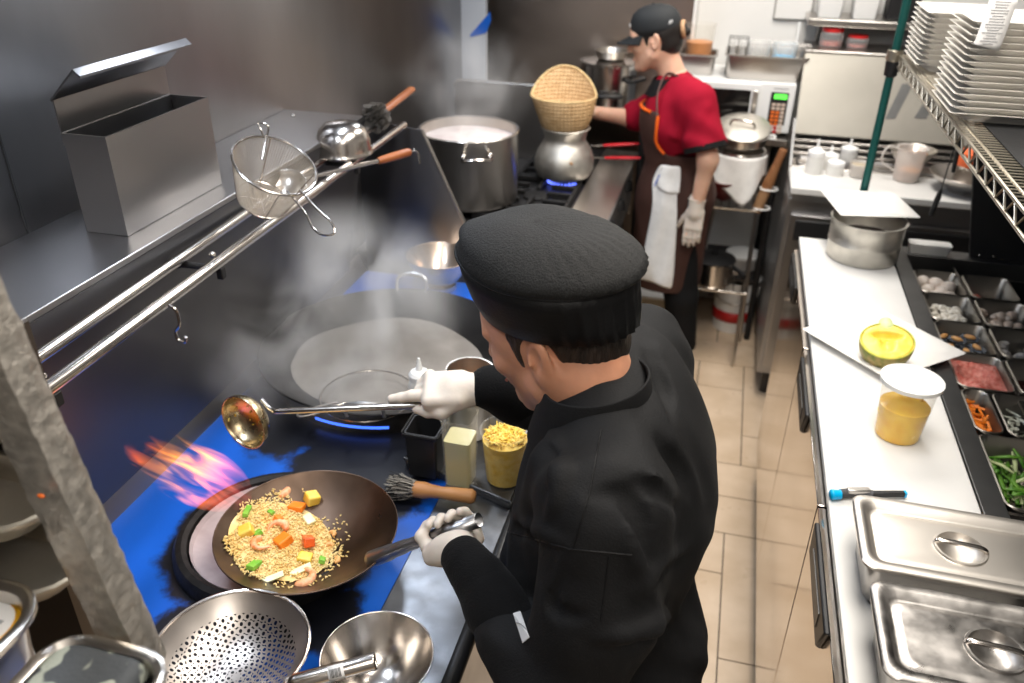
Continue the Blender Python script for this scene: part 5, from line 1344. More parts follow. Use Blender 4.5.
m.loops([[(x,L0[0],L0[1]),(x,L0[0]+.012,L0[1]-.006),(x,L1[0]+.012,L1[1]-.006),(x,L1[0],L1[1])] for x in (fx0+.012,fx1-.012)]); ld = m.build('raised_lid', pm('satin_lid',(.27,.255,.225),.5,.8,var=.06,vscale=6), t, bevel=.003)
m = MB(); m.box((fx0+.012,L1[0],L1[1]-.002),(fx1-.012,4.05,L1[1]+.012)); m.build('top_shelf', steel, t, bevel=.003)
def on_lid(px, py):
    d = ray(px,py); n_ = Vector((0,-(L1[1]-L0[1]),(L1[0]-L0[0]))); o_ = Vector((0,L0[0],L0[1])); return CAM + d*((o_-CAM).dot(n_)/d.dot(n_))
for q4 in (((885,119),(895,119),(913,84),(902,84)),((914,118),(926,119),(944,86),(934,86))):
    P4 = [on_lid(*p)+Vector((0,-.0012,.0006)) for p in q4]; m = MB(); m.add(P4,[(0,1,2,3)]); m.build('dark_strip', dark_trim, ld, smooth=False, solid=.0008)
for k in range(3):
    m = MB(); m.box((fx0+.012,3.56+k*.022,.965+k*.02),(fx1-.012,3.575+k*.022,.975+k*.02)); m.build('rear_step', steel, t, bevel=.002)
# pans let into the deck
for k in range(5):
    x0 = fx0+.03+k*.205
    pn = gn_pan('food_pan', None, None, (x0,3.435,.90), (x0+.195,3.545,0), .062, steel_x, lip=.006, r=.015, t=thing('food_pan', 'steel food pan in the back refrigerator deck, %s from the microwave' % ord_[k], 'food pan', (x0+.1,3.49,.90), 'food pans in the back refrigerator'))
def squeeze(px, py, h, label, zb=.93):
    p = atz(px,py,zb); t = thing('squeeze_bottle', label, 'bottle', tuple(p), 'squeeze bottles on the back refrigerator'); r = .033
    m = MB(); m.lathe([(0,0),(r*.95,0),(r,.004),(r,h*.55),(r*.92,h*.60),(r*.9,h*.61),(0,h*.61)], p, 28); m.build('body', squeeze_pl, t)
    m = MB(); m.lathe([(r*.95,h*.58),(r*1.02,h*.60),(r*1.0,h*.70),(r*.5,h*.76),(r*.2,h*.79),(r*.12,h),(0,h)], p, 26); m.build('cap', white_plast, t)
squeeze(812,178,.155,'big white squeeze bottle, nearest the microwave, on the back refrigerator')
squeeze(827,174,.115,'shorter white squeeze bottle second from the microwave')
squeeze(833,180,.105,'smallest white squeeze bottle in front of the shorter one')
squeeze(846,168,.12,'white capped squeeze bottle standing alone nearer the green post')
p = atz(858,176,.955); t = thing('sauce_tub', 'small tub of pale sauce beside the green post on the refrigerator', 'tub', tuple(p))
m = MB(); m.lathe([(0,0),(.032,0),(.04,.05),(.041,.052),(.038,.05),(.031,.003),(0,.003)], p, 26); m.build('cup', jug_plastic, t)
m = MB(); m.lathe([(0,.004),(.031,.004),(.036,.042),(0,.045)], p, 22); m.build('sauce', zip_beige, t)
p = atz(905,180,.953); t = thing('measuring_jug', 'frosted measuring jug with a little orange sauce on the back white board', 'jug', tuple(p))
m = MB(); m.lathe([(0,0),(.043,0),(.046,.004),(.052,.122),(.056,.127),(.051,.126),(.044,.006),(0,.004)], p, 36); m.build('body', jug_plastic, t)
m = MB(); m.lathe([(0,.005),(.042,.005),(.045,.04),(0,.042)], p, 26); m.build('sauce', orange_sauce, t)
m = MB(); m.tube(bez([p+Vector((-.05,.0,.12)),p+Vector((-.09,-.01,.125)),p+Vector((-.10,-.01,.07)),p+Vector((-.05,0,.035))],20), .006, 8, flat=.6); m.build('handle', jug_plastic, t)
p = atz(898,150,.956); p = Vector((p.x,3.50,.963)); t = thing('steel_bowl', 'steel bowl of orange food behind the measuring jug', 'bowl', tuple(p))
bowl_mb(p+Vector((0,0,.075)), .085, .073, .0015, .003).build('shell', pot_steel, t, angle=180)
m = MB(); q = random.Random(3)
for k in range(24):
    a_ = q.uniform(0,6.28); r_ = .06*math.sqrt(q.random()); m.ellipsoid(p+Vector((r_*math.cos(a_),r_*math.sin(a_),.05)), (.014,.009,.008), 8, 6, Euler((q.random(),q.random(),q.uniform(0,6))).to_matrix())
o = m.build('orange_food', orange_sauce, t, angle=180); o['kind'] = 'stuff'
p = atz(958,186,.953); p = Vector((p.x+.01,3.285,.953)); t = thing('steel_bowl', 'large shiny steel bowl on the back white board below the shelf edge', 'bowl', tuple(p))
p = Vector(p); bowl_mb(p+Vector((0,0,.065)), .13, .062, .0018, .003, power=2.5).build('shell', chrome, t, angle=180)
m = MB(); m.lathe([(0,0),(.06,0),(.065,.01),(0,.012)], p, 26); m.build('foot', pot_steel, t)
q_ = p + Vector((0,.0,.012)); t = thing('sauce_cup', 'tall steel cup with an orange top inside the large shiny bowl', 'cup', tuple(q_))
m = MB(); m.lathe([(0,0),(.05,0),(.054,.09),(.05,.09),(0,.088)], q_, 30); m.build('cup', chrome, t)
m = MB(); m.lathe([(.0545,.088),(.056,.10),(.054,.135),(.03,.142),(0,.143)], q_, 28); m.build('orange_lid', pm('orange_lid',(.85,.16,.05),.4), t)

# jars on top of the refrigerator, wall shelf with tubs
for px,py0,py1,r,l,full in ((829,32,52,.048,'tall clear jar with a red lid under the wall shelf',True),(855,45,54,.044,'low clear jar with a red lid beside the tall one',False)):
    p = aty(px,py1,3.93); p.z = L1[1]+.0125; top = aty(px,py0,3.93).z; h = max(.05,top-p.z+.02); t = thing('glass_jar', l, 'jar', tuple(p), 'red lidded jars')
    m = MB(); m.lathe([(0,0),(r*.95,0),(r,.006),(r,h*.72),(r*.86,h*.80),(r*.86,h*.82),(0,h*.82)], p, 28); m.build('body', glass_clear, t)
    m = MB(); m.lathe([(r*.9,h*.78),(r*.93,h*.80),(r*.93,h*.98),(r*.85,h),(0,h)], p, 28); m.build('lid', red_lid, t)
    m = MB(); m.lathe([(0,.004),(r*.9,.004),(r*.92,h*.25),(0,h*.28)], p, 22); m.build('contents', meat_red, t)
wz = aty(812,18,3.90).z
t = thing('wall_shelf', 'narrow steel wall shelf holding white tubs above the red lidded jars', 'shelf', (.70,4.0,wz-.03))
m = MB(); m.box((.275,3.88,wz-.028),(1.35,4.118,wz)); m.build('board', steel, t, bevel=.003)
for x in (.33,1.2):
    m = MB(); m.add([(x,4.118,wz-.16),(x,4.118,wz-.028),(x,3.93,wz-.028),(x+.004,4.118,wz-.16),(x+.004,4.118,wz-.028),(x+.004,3.93,wz-.028)], [(0,1,2),(5,4,3),(0,3,4,1),(1,4,5,2),(2,5,3,0)]); m.build('bracket', steel, t, smooth=False)
for x,l in ((.36,'white square tub nearest the wall panel on the wall shelf'),(.50,'white square tub second along the wall shelf')):
    t = thing('plastic_tub', l, 'tub', (x,4.0,wz), 'white tubs on the wall shelf')
    m = MB(); m.loops([rrect(x,4.0,.046,.06,.012,z=wz+.0005), rrect(x,4.0,.055,.07,.014,z=wz+.11), rrect(x,4.0,.058,.073,.014,z=wz+.111), rrect(x,4.0,.058,.073,.014,z=wz+.117), rrect(x,4.0,.052,.066,.012,z=wz+.116), rrect(x,4.0,.044,.058,.01,z=wz+.006)]); m.build('body', white_plast, t, angle=45)
x = .64; t = thing('storage_box', 'black box at the green post end of the wall shelf', 'box', (x,4.0,wz))
m = MB(); m.box((x-.055,3.93,wz+.0005),(x+.065,4.07,wz+.12)); m.build('body', black_plast, t, bevel=.006)
m = MB(); m.box((x-.058,3.927,wz+.1201),(x+.068,4.073,wz+.132)); m.build('lid', black_plast, t, bevel=.004)

# ---------------------------------------------------------------- green wire shelf unit with plates
SZ = 1.503; SX0, SX1, SY0, SY1 = .470, .93, .62, 2.76
t = thing('wire_shelf', 'wire shelf on green posts above the prep counter, stacked with plates', 'shelf', (.7,2.77,0))
pp = Vector((SX0-.012, 2.775, 0))
for x,y in ((pp.x,pp.y),(SX1+.44,pp.y)):
    m = MB(); m.tube([(x,y,0),(x,y,2.35)], .0125, 16); po = m.build('post', green_epoxy, t)
    m = MB(); m.lathe([(.0128,-.065),(.019,-.06),(.0215,-.02),(.0215,.0),(.0128,.004)], (x,y,SZ), 20); m.build('collar', black_plast, po)
    m = MB(); m.lathe([(.0215,-.018),(.023,-.016),(.023,.012),(.0215,.014)], (x,y,SZ), 20); m.build('corner_sleeve', nickel, po)
m = MB()
m.tube([(SX0,SY0,SZ),(SX0,SY1,SZ)], .0036, 8); m.tube([(SX0,SY0,SZ-.032),(SX0,SY1,SZ-.032)], .0036, 8)
m.tube([(SX0+.02,SY0,SZ+.001),(SX0+.02,SY1,SZ+.001)], .003, 8)
n = 62; m.tube([(SX0,SY0+(SY1-SY0)*k/n,SZ-(.032 if k%2 else 0)) for k in range(n+1)], .0024, 6); m.build('front_truss', nickel, t)
m = MB(); m.tube([(SX0,SY1,SZ),(SX1+.43,SY1,SZ)], .0036, 8); m.tube([(SX0,SY1,SZ-.032),(SX1+.43,SY1,SZ-.032)], .0036, 8)
n = 26; m.tube([(SX0+(SX1+.43-SX0)*k/n,SY1,SZ-(.032 if k%2 else 0)) for k in range(n+1)], .0024, 6); m.build('end_truss', nickel, t)
m = MB(); y = SY0+.01
while y < SY1: m.tube([(SX0,y,SZ+.001),(SX1+.43,y,SZ+.001)], .0016, 6); y += .019
m.build('deck_wires', nickel, t)
m = MB(); m.box((SX0+.055,SY0,SZ+.0035),(SX1+.43,SY1-.03,SZ+.0055)); m.build('liner', dark_liner, t, smooth=False)
def stack(x0, y0, n, half, rot, what, order):
    for k in range(n):
        pos = (x0, y0, SZ+.0062 + k*.0128)
        if 'proto' not in PL:
            m = MB(); square_plate(m, half, .024, th=.004, r=.016, foot=.62); o = m.build('square_plate', plate_cream, None, (0,0,0), angle=40); PL['proto'] = o
        else:
            o = PL['proto'].copy(); link(o)
        o.location = pos; o.rotation_euler = (0,0,rot + rnd.uniform(-.012,.012)); o.scale = (1,1,1)
        nm = order[n-1-k]
        tag(o, ('cream square plate, %s of %s' % (nm, what)), 'plate', 'stacked plates on the wire shelf')
ORD = ['topmost','second from the top','third from the top','fourth from the top','fifth from the top','sixth from the top','seventh from the top','eighth from the top','ninth from the top','tenth from the top','eleventh from the top','twelfth from the top','thirteenth from the top','fourteenth from the top','fifteenth from the top','lowest']
PL = {}
def orders(n): return ORD[:n-1] + ['lowest']
_c = atz(950,113,SZ+.03)
stack(_c.x+.115, _c.y+.115, 15, .115, 0, 'the tall stack hung with paper', orders(15))
stack(.447+.130, 2.47+.095, 11, .115, 0, 'the shorter stack by the post', orders(11))
stack(.60+.25, 2.45, 13, .115, 0, 'the rear stack beside the short one', orders(13))
def soup_bowl(z, label):
    m = MB(); m.lathe([(0,0),(.035,0),(.037,.004),(.062,.035),(.066,.048),(.063,.048),(.058,.036),(.033,.008),(0,.006)], (0,0,0), 40); o = m.build('soup_bowl', plate_cream, None, (0,0,0), angle=60)
    o.location = (.525,1.405,z); tag(o, label, 'bowl', 'cream bowls at the shelf edge')
soup_bowl(SZ+.0062,'lowest cream bowl of the small pile at the shelf edge'); soup_bowl(SZ+.0182,'middle cream bowl of the small pile at the shelf edge'); soup_bowl(SZ+.0302,'topmost cream bowl of the small pile at the shelf edge')
# receipt paper over the tall stack
ztop = SZ+.0062+15*.0128+.016
a_, b_ = atd(1000,-14,1.86), None
y = _c.y-.004; top = aty(1003,0,y); bot = aty(985,47,y)
m = MB(); G_ = []; W2 = .025
for k in range(13):
    u = k/12; cx_ = top.x + (bot.x-top.x)*u; z = top.z + (bot.z-top.z)*u; G_.append([(cx_+s_*W2+.006*u*0, y-.004-.006*math.sin(u*2.2), z + (-.006*s_ if k == 12 else 0)) for s_ in (-1,-.3,.3,1)])
back = [[(top.x+.012*u+s_*W2, y+.0+.07*u, top.z+.006*math.sin(u*3)) for s_ in (-1,-.3,.3,1)] for u in (1,.6,.3)]
m.sheet(back+G_); o = m.build('paper_strip', paper, None, tuple(top), solid=.0004, angle=180); tag(o, 'long white receipt strip hanging over the tall plate stack', 'paper')
m = MB()
for k in range(16):
    u = (k+.5)/17; cx_ = top.x+(bot.x-top.x)*u; z = top.z+(bot.z-top.z)*u; w_ = W2*rnd.uniform(.3,.75)
    m.box((cx_-w_,y-.0052-.006*math.sin(u*2.2),z-.0006),(cx_+w_,y-.0046-.006*math.sin(u*2.2),z+.0006))
m.build('print_line', ink_grey, o)
# thermometer-like probe hanging from the shelf edge
h0 = Vector((SX0+.002,2.30,SZ-.032)); 
w0, w1, w2 = aty(958,135,2.62), aty(941,190,2.62), aty(931,215,2.62)
top_ = Vector((w0.x, 2.62, SZ-.034))
t = thing('thermometer_probe', 'thin probe with a black handle hanging below the wire shelf', 'probe', tuple(top_))
m = MB(); m.tube([top_, w0, w1], .0022, 6); m.build('stem', dark_metal, t)
m = MB(); m.tube([w1+(w1-w2)*.02, lerp(w1,w2,.3), w2], [.005,.0085,.0075], 10); m.build('handle', black_plast, t)
m = MB(); a_ = aty(958,150,2.62); b_ = aty(953,172,2.62); m.tube([Vector((a_.x,2.62,SZ-.034)),a_,b_], [.004,.0065,.006], 10); o = m.build('hanging_clip', black_plast, None, tuple(a_)); tag(o, 'short black clip hanging below the shelf edge beside the probe', 'clip')

# ---------------------------------------------------------------- sheet-pan rack at the near end of the wok range
t = thing('pan_rack', 'sheet pan rack whose near post is wrapped in crumpled foil', 'rack', (-.78,.25,0))
PXa, PXb, PYp = -.523, -.472, .45
for x,y,nm in ((-.497,PYp+.02,'wrapped_post'),(-1.05,PYp+.02,'post'),(-.497,-.05,'post'),(-1.05,-.05,'post')):
    if nm == 'wrapped_post':
        K = 90; q = random.Random(11); rings = []
        f_hi, f_lo = aty(44,455,.47), aty(131,642,.47); fd = (f_hi-f_lo)/(f_hi.z-f_lo.z)
        for k in range(K+1):
            z = 1.2405 + .80*k/K; j = .0009; cxy = f_lo + fd*(z-f_lo.z)
            rings.append([(cxy.x+dx*(.0232+q.uniform(-j,j)), cxy.y+dy*(.016+q.uniform(-j,j)), z) for dx,dy in ((1,0),(1,.6),(.9,1),(.3,1),(-.4,1),(-.95,1),(-1,.4),(-1,-.3),(-1,-.9),(-.4,-1),(.3,-1),(.9,-1))])
        m = MB(); m.loops(rings); m.build(nm, foil, t, angle=28)
        m = MB(); pq = aty(41,496,PYp-.004); m.ellipsoid(pq, (.004,.002,.0022), 8, 6); m.build('stain', orange_key, t)
    else:
        m = MB(); m.box((x-.02,y-.02,0),(x+.02,y+.02,2.0)); m.build(nm, rack_steel, t, bevel=.002)
for z in (1.420,1.338,1.258,1.17):
    for x in (-1.02,):
        m = MB(); m.box((x-.03,-.05,z-.008),(x+.006,.46,z-.0055)); m.box((x+.003 if x > -.8 else x-.03,-.05,z-.008),(x+.006 if x > -.8 else x-.027,.46,z+.02)); m.build('runner', rack_steel, t)
m = MB(); m.box((-1.05,.40,1.95),(-.497,.44,1.98)); m.build('crossbar', rack_steel, t, bevel=.002)
m = MB(); m.box((-.93,.578,.3),(-.645,.584,1.56)); m.build('shade_sheet', pm('rack_shade',(.06,.045,.035),.6,.3), t)  # added dark sheet, stands in for the shade between the sheet pans
m = MB(); m.box((-.690,.565,0),(-.660,.577,1.60)); m.build('post', rack_steel, t)
m = MB(); m.box((-.90,-.10,1.228),(-.43,.40,1.240)); m.build('work_shelf', rack_steel, t, bevel=.002)
m = MB(); m.box((-.46,-.08,0),(-.43,-.05,1.228)); m.build('shelf_leg', rack_steel, t)
for (x1,z),l in (((-.606,1.472),'topmost stained sheet pan in the rack'),((-.594,1.372),'middle stained sheet pan in the rack'),((-.584,1.290),'lowest stained sheet pan in the rack')):
    x0, y0, y1 = -1.03, .452, .562
    t2 = thing('sheet_pan', l, 'tray', ((x0+x1)/2,(y0+y1)/2,z), 'sheet pans in the rack')
    gn_pan('sheet_pan', None, None, (x0,y0,z), (x1,y1,0), .030, tray_alu, lip=.007, r=.042, t=t2)
# pan with the bottle, pan with the pouch
z1 = 1.352; c = atz(57,592,z1); X4, Y4 = c.x, c.y
t = thing('steel_pan', 'deep steel pan at the rack holding a bottle with a yellow label', 'pan', (X4-.16,Y4-.13,1.2405))
gn_pan('steel_pan', None, None, (X4-.33,Y4-.28,1.2405), (X4,Y4,0), z1-1.2405, pot_steel, lip=.010, r=.035, t=t)
m = MB(); m.loops([rrect(X4-.165,Y4-.14,.148,.118,.03,z=1.2445), rrect(X4-.165,Y4-.14,.150,.120,.03,z=1.330)], True, False); m.build('black_lining', black_plast, t, angle=60)
jt = 1.335; bb = atz(-24,626,jt); bb = Vector((bb.x, bb.y, 1.3312-.085)); r = .036
t = thing('sauce_jar', 'white topped jar with a yellow rim standing in the deep steel pan', 'jar', tuple(bb))
m = MB(); m.lathe([(0,0),(r*.93,0),(r*.97,.005),(r*.97,.075),(0,.076)], bb, 32); m.build('body', paper, t)
m = MB(); m.lathe([(r*.975,.0705),(r*1.03,.072),(r*1.03,.084),(r*.90,.089),(r*.90,.0865)], bb, 36); m.build('yellow_rim', yellow_lab, t)
m = MB(); m.lathe([(r*.895,.0775),(r*.895,.0878),(0,.0885)], bb, 36); ld = m.build('lid_label', paper, t)
m = MB()
for k in range(3): m.box((bb.x+.008-k*.002,bb.y-.010+k*.009,bb.z+.0884),(bb.x+.026-k*.003,bb.y-.006+k*.009,bb.z+.0890))
m.build('label_print', ink_grey, ld)
z2 = 1.318; c = atz(182,657,z2); X5, Y5 = c.x, c.y
t = thing('steel_pan', 'shallow steel pan beside the foil post holding a camouflage pouch', 'pan', (X5-.13,Y5-.12,1.2405))
gn_pan('steel_pan', None, None, (X4+.004,Y5-.27,1.2405), (X5,Y5,0), z2-1.2405, pot_steel, lip=.008, r=.03, t=t)
pc = atz(78,672,1.30); pc.z = 1.275
t = thing('pouch', 'camouflage patterned zip pouch lying in the shallow steel pan', 'pouch', tuple(pc))
hx = (X5-X4)/2*.60
s = SDF(); s.box((X4+.056,pc.y-.050,1.284), (.034,.060,.016), .016, None, .01)
sdf_obj('body', s, .003, camo, t)
m = MB(); m.tube([(X4+.100,pc.y-.10,1.303),(X4+.101,pc.y-.05,1.305),(X4+.094,pc.y+.010,1.304)], .0045, 8); m.build('zip', zip_beige, t)
m = MB(); m.tube([(X4+.105,pc.y-.10,1.293),(X4+.107,pc.y-.05,1.295),(X4+.100,pc.y+.015,1.294)], .007, 8); m.build('binding', black_knit, t)

# ---------------------------------------------------------------- utensils lying across the rails
rc = atd(275,165,1.56); bt = atd(262,202,1.625)
ax_ = (rc-bt).normalized(); u_ = (atd(313,170,1.56)-rc); u_ = (u_ - ax_*u_.dot(ax_)).normalized(); v_ = ax_.cross(u_)
t = thing('strainer_basket', 'round wire mesh strainer basket with a loop handle resting on the rails', 'strainer', tuple(bt))
RS, rb_, hb_ = .079, .050, .092
def sb(q, a):
    r = RS + (rb_-RS)*q; return rc - ax_*hb_*q + (u_*math.cos(a)+v_*math.sin(a))*r
m = MB(); m.tube([sb(0,a) for a in np.linspace(0,2*PI,56,endpoint=False)], .0026, 8, closed=True); m.build('rim', chrome, t)
m = MB(); m.tube([sb(1,a) for a in np.linspace(0,2*PI,40,endpoint=False)], .0016, 6, closed=True)
for k in range(4): m.tube([sb(0,k*PI/2+.4), sb(1,k*PI/2+.4)], .0016, 6)
for k in range(2): m.tube([sb(1,k*PI/2+.4), sb(1,k*PI/2+.4+PI)], .0014, 6)
m.build('frame_wires', chrome, t)
m = MB(); wr = .00050
for k in range(96): a = 2*PI*k/96; m.tube([sb(0,a),sb(1,a)], wr, 4, caps=False)
for k in range(1,28): m.tube([sb(k/28,a) for a in np.linspace(0,2*PI,40,endpoint=False)], wr, 4, closed=True)
for k in range(-15,16):
    c_ = k/16*rb_; h_ = math.sqrt(rb_*rb_-c_*c_); o_ = rc-ax_*hb_
    m.tube([o_+u_*c_-v_*h_, o_+u_*c_+v_*h_], wr, 4, caps=False); m.tube([o_+v_*c_-u_*h_, o_+v_*c_+u_*h_], wr, 4, caps=False)
m.build('wire_mesh', pm('mesh_wire',(.46,.39,.31),.5,.6), t, angle=180)
hp = [atd(287,191,1.545), atd(305,213,1.50), atd(313,228,1.48), atd(323,235,1.47), atd(334,233,1.47), atd(331,222,1.48), atd(318,210,1.50), atd(300,190,1.545)]
m = MB(); m.tube(bez(hp,42), .0022, 8); m.build('handle', chrome, t)
hp = [atd(262,160,1.575), atd(266,140,1.575), atd(268,126,1.57), atd(258,123,1.57), atd(261,130,1.57), atd(264,138,1.575)]
m = MB(); m.tube(bez(hp,30), .002, 8); m.build('rest_hook', chrome, t)
z = RZ+.022; l0, l1, l2, l3 = atz(300,180,z), atz(378,161,z), atz(410,152,z+.004), None
t = thing('ladle', 'ladle with an orange wooden grip lying across the rails behind the strainer', 'ladle', tuple(l0))
d = (l1-l0).normalized(); m = MB(); m.tube([l0,lerp(l0,l1,.5),l1], [.004,.0048,.0055], 10); m.build('shaft', chrome, t)
m = MB(); m.tube([l1,l1+d*.01,lerp(l1,l2,.5),l2-d*.006,l2], [.0075,.0095,.0105,.0105,.008], 14); m.build('grip', wood_orange, t)
m = MB(); m.tube(bez([l2-d*.002,l2+d*.016,l2+d*.026+Vector((0,0,-.012)),l2+d*.028+Vector((0,0,-.035))],16), .0024, 8); m.build('hook', chrome, t)
bc = l0 - d*.036 + Vector((0,0,-.004)); m = MB(); m.lathe([(.044*math.sin(PI/2*k/9), -.026*math.cos(PI/2*k/9)) for k in range(10)] + [(.0465,.001)], bc, 32, Euler((.5,.2,0)).to_matrix()); m.build('bowl', pot_steel, t, solid=-.0012, angle=180)
c = atz(344,152,RZ+.012); r = .070
t = thing('ladle_bowl', 'shiny steel ladle bowl turned upside down on the rails', 'ladle', tuple(c))
m = MB(); m.lathe([(r+.004,0),(r+.002,.003),(r*.99,.012),(r*.95,.034),(r*.84,.056),(r*.60,.071),(r*.28,.077),(0,.078)], c, 44); m.build('bowl', chrome, t, angle=180, solid=-.0012)
m = MB(); m.tube([c+Vector((.0,.055,.01)), c+Vector((-.005,.16,.008)), c+Vector((-.01,.26,.006))], [.0045,.005,.006], 10); m.build('shaft', chrome, t)
w0, w1, w2 = atz(370,124,RZ+.04), atz(384,111,RZ+.045), atz(412,89,RZ+.055)
t = thing('wok_brush', 'wok brush with dark wiry bristles and orange wooden handle across the rails', 'brush', tuple(w0))
d = (w2-w1).normalized(); m = MB(); m.tube([w1-d*.02,w1,lerp(w1,w2,.5),w2-d*.008,w2], [.010,.0125,.0135,.0135,.010], 14, flat=.7); m.build('handle', wood_orange, t)
q = random.Random(10); m = MB()
for i in range(800):
    a = q.uniform(0,6.28); r_ = .02*math.sqrt(q.random()); s1 = d.orthogonal().normalized(); s2 = d.cross(s1)
    b = w1 - d*.008 + (s1*math.cos(a)+s2*math.sin(a))*r_*.7; e = w1 - d*q.uniform(.05,.085) + (s1*math.cos(a)+s2*math.sin(a))*r_*2.0 + Vector((q.uniform(-.008,.008),q.uniform(-.008,.008),q.uniform(-.006,.006)))
    m.tube([b, lerp(b,e,.5)+Vector((q.uniform(-.006,.006),q.uniform(-.006,.006),q.uniform(-.006,.006))), e], .0010, 4, caps=False)
o = m.build('bristles', pm('wiry_bristle',(.20,.18,.16),.5,.4), t, angle=180); o['kind'] = 'stuff'
# ---------------------------------------------------------------- people
V = Vector
def fr3(f, u):
    f = f.normalized(); u = (u - f*u.dot(f)).normalized(); l = u.cross(f)
    return f, l, u, Matrix((f, l, u)).transposed()
def grip_hand(s, c, a, w, n, rh, wrist, sc=1.0, k=.006, g=0.0):
    """closed hand round a bar: bar centre c, bar axis a (towards the index finger), w wrist-to-knuckle, n palm-to-bar"""
    a = a.normalized(); n = (n - a*n.dot(a)).normalized(); w = (w - a*w.dot(a) - n*w.dot(n)).normalized()
    P = c - n*(rh+.014)*sc
    M = Matrix((a, w, n)).transposed()
    s.box(P - w*.012*sc, (.030*sc,.026*sc,.004*sc), .011*sc-g, M, k)
    R = (rh + .0095*sc)
    for i, (off, ln) in enumerate(((.030,1.0),(.010,1.06),(-.010,1.0),(-.029,.85))):
        def pos(t): return c + a*off*sc + (-n*math.cos(t) + w*math.sin(t))*R
        kn = P + a*off*sc*.98 + w*.026*sc - n*.002
        pts = [kn, pos(1.15*ln)+w*.006*sc, pos(2.15*ln), pos(3.0*ln), pos(3.7*ln)]
        s.path(pts, [.0102*sc-g,.0096*sc-g,.0090*sc-g,.0084*sc-g,.0072*sc-g], .0035)
    th = [P + a*.026*sc - w*.028*sc, P + a*.040*sc - w*.020*sc + n*.014*sc, c + a*.046*sc - w*(R*.9) + n*.006, c + a*.040*sc + n*(R*.9) - w*.004]
    s.path(th, [.0135*sc-g,.0118*sc-g,.0102*sc-g,.0085*sc-g], .006)
    s.cap(P - w*.030*sc, wrist, .026*sc-g, .025*sc-g, .018)
def relaxed_hand(s, wr, d, n, side, sc=1.0, curl=.28, k=.006):
    """open slack hand: d wrist-to-finger, n palm side, side towards the thumb"""
    d = d.normalized(); n = (n - d*n.dot(d)).normalized(); t = (side - d*side.dot(d) - n*side.dot(n)).normalized()
    M = Matrix((d, t, n)).transposed()
    s.box(wr + d*.052*sc, (.034*sc,.028*sc,.003*sc), .011*sc, M, k)
    s.cap(wr - d*.02*sc, wr + d*.02*sc, .024*sc, .026*sc, .015)
    for off, ln, c0 in ((.030,.072,.6),(.0105,.080,1.0),(-.0095,.075,1.2),(-.028,.060,1.5)):
        p = wr + d*.092*sc + t*off*sc; ang = .10*c0; pts = [p - d*.012*sc]; rs = [.0105*sc]
        for j, f_ in enumerate((.46,.30,.24)):
            pts.append(p); p = p + (d*math.cos(ang)+n*math.sin(ang))*ln*f_*sc; ang += curl*c0; rs.append((.0100,.0092,.0086)[j]*sc)
        pts.append(p); rs.append(.0072*sc)
        s.path(pts, rs, .0035)
    b = wr + d*.022*sc + t*.026*sc; dd = (d*.75+t*.55+n*.35).normalized()
    s.path([b, b+dd*.035*sc, b+dd*.060*sc+d*.004+n*.004*sc, b+dd*.080*sc+d*.012*sc+n*.008*sc], [.014*sc,.0118*sc,.0105*sc,.0082*sc], .006)
def head_prims(s, C, F, L, U, M, sc=1.0, fem=False):
    q = lambda f,l,u: C + (F*f + L*l + U*u)*sc
    s.ell(q(.001,0,.022), (.100*sc,.075*sc,.098*sc), M, .02)
    s.ell(q(.038,0,-.040), (.055*sc,.056*sc,.072*sc), M, .03)
    for e in (1,-1):
        s.cap(q(.012,.050*e,-.055), q(.062,.018*e,-.100), .022*sc, .018*sc, .02)          # jaw line
        s.ell(q(.064,.038*e,-.022), (.020*sc,.022*sc,.017*sc), M, .015)                    # cheek bone
        s.ell(q(.083,.030*e,.010), (.012*sc,.018*sc,.010*sc), M, .008, True)               # eye socket
        s.ell(q(.076,.030*e,.009), (.012*sc,.0125*sc,.012*sc), M, .004)                    # eyeball/lids
        s.cap(q(.085,.012*e,.027), q(.074,.048*e,.027), .008*sc, .007*sc, .010)            # brow
    s.cap(q(.084,0,-.093), q(.086,0,-.102), .016*sc, .015*sc, .02)                         # chin
    s.path([q(.090,0,.018), q(.103,0,-.010), q(.110,0,-.028)], [.008*sc,.010*sc,.012*sc], .012)
    for e in (1,-1): s.ell(q(.098,.012*e,-.032), (.010*sc,.008*sc,.008*sc), M, .006)
    s.cap(q(.091,-.016,-.062), q(.091,.016,-.062), .0065*sc, .0065*sc, .006); s.cap(q(.089,-.014,-.071), q(.089,.014,-.071), .0068*sc, .0068*sc, .006)
    for e in (1,-1):
        E = (q(-.012,.076*e,-.004)); Me = M @ Matrix.Rotation(.30*-e,3,'Z') @ Matrix.Rotation(-.25,3,'Y')
        s.ell(E, (.0200*sc,.0080*sc,.0330*sc), Me, .004)
        s.ell(E + L*e*.0065*sc + F*.003*sc + U*.003*sc, (.0105*sc,.0050*sc,.0200*sc), Me, .003, True)
        s.ell(E + L*e*.001*sc + F*.004*sc - U*.024*sc, (.008*sc,.006*sc,.010*sc), Me, .004)
        s.cap(E + F*.013*sc + L*e*.003*sc - U*.004*sc, E + F*.011*sc + L*e*.001*sc + U*.006*sc, .0045*sc, .003*sc, .003)
def face_parts(body, C, F, L, U, sc=1.0):
    q = lambda f,l,u: C + (F*f + L*l + U*u)*sc
    for e in (1,-1):
        m = MB(); m.ellipsoid(q(.0795,.030*e,.009), (.0105*sc,)*3, 14, 10); ey = m.build('eye', white_eye, body, angle=180)
        m = MB(); m.ellipsoid(q(.0872,.030*e,.0065), (.0042*sc,)*3, 10, 8); m.build('iris', dark_eye, ey, angle=180)
    m = MB(); m.tube([q(.0975,-.02,-.0665),q(.0985,0,-.066),q(.0975,.02,-.0665)], .0026*sc, 6); m.build('mouth', lip, body)

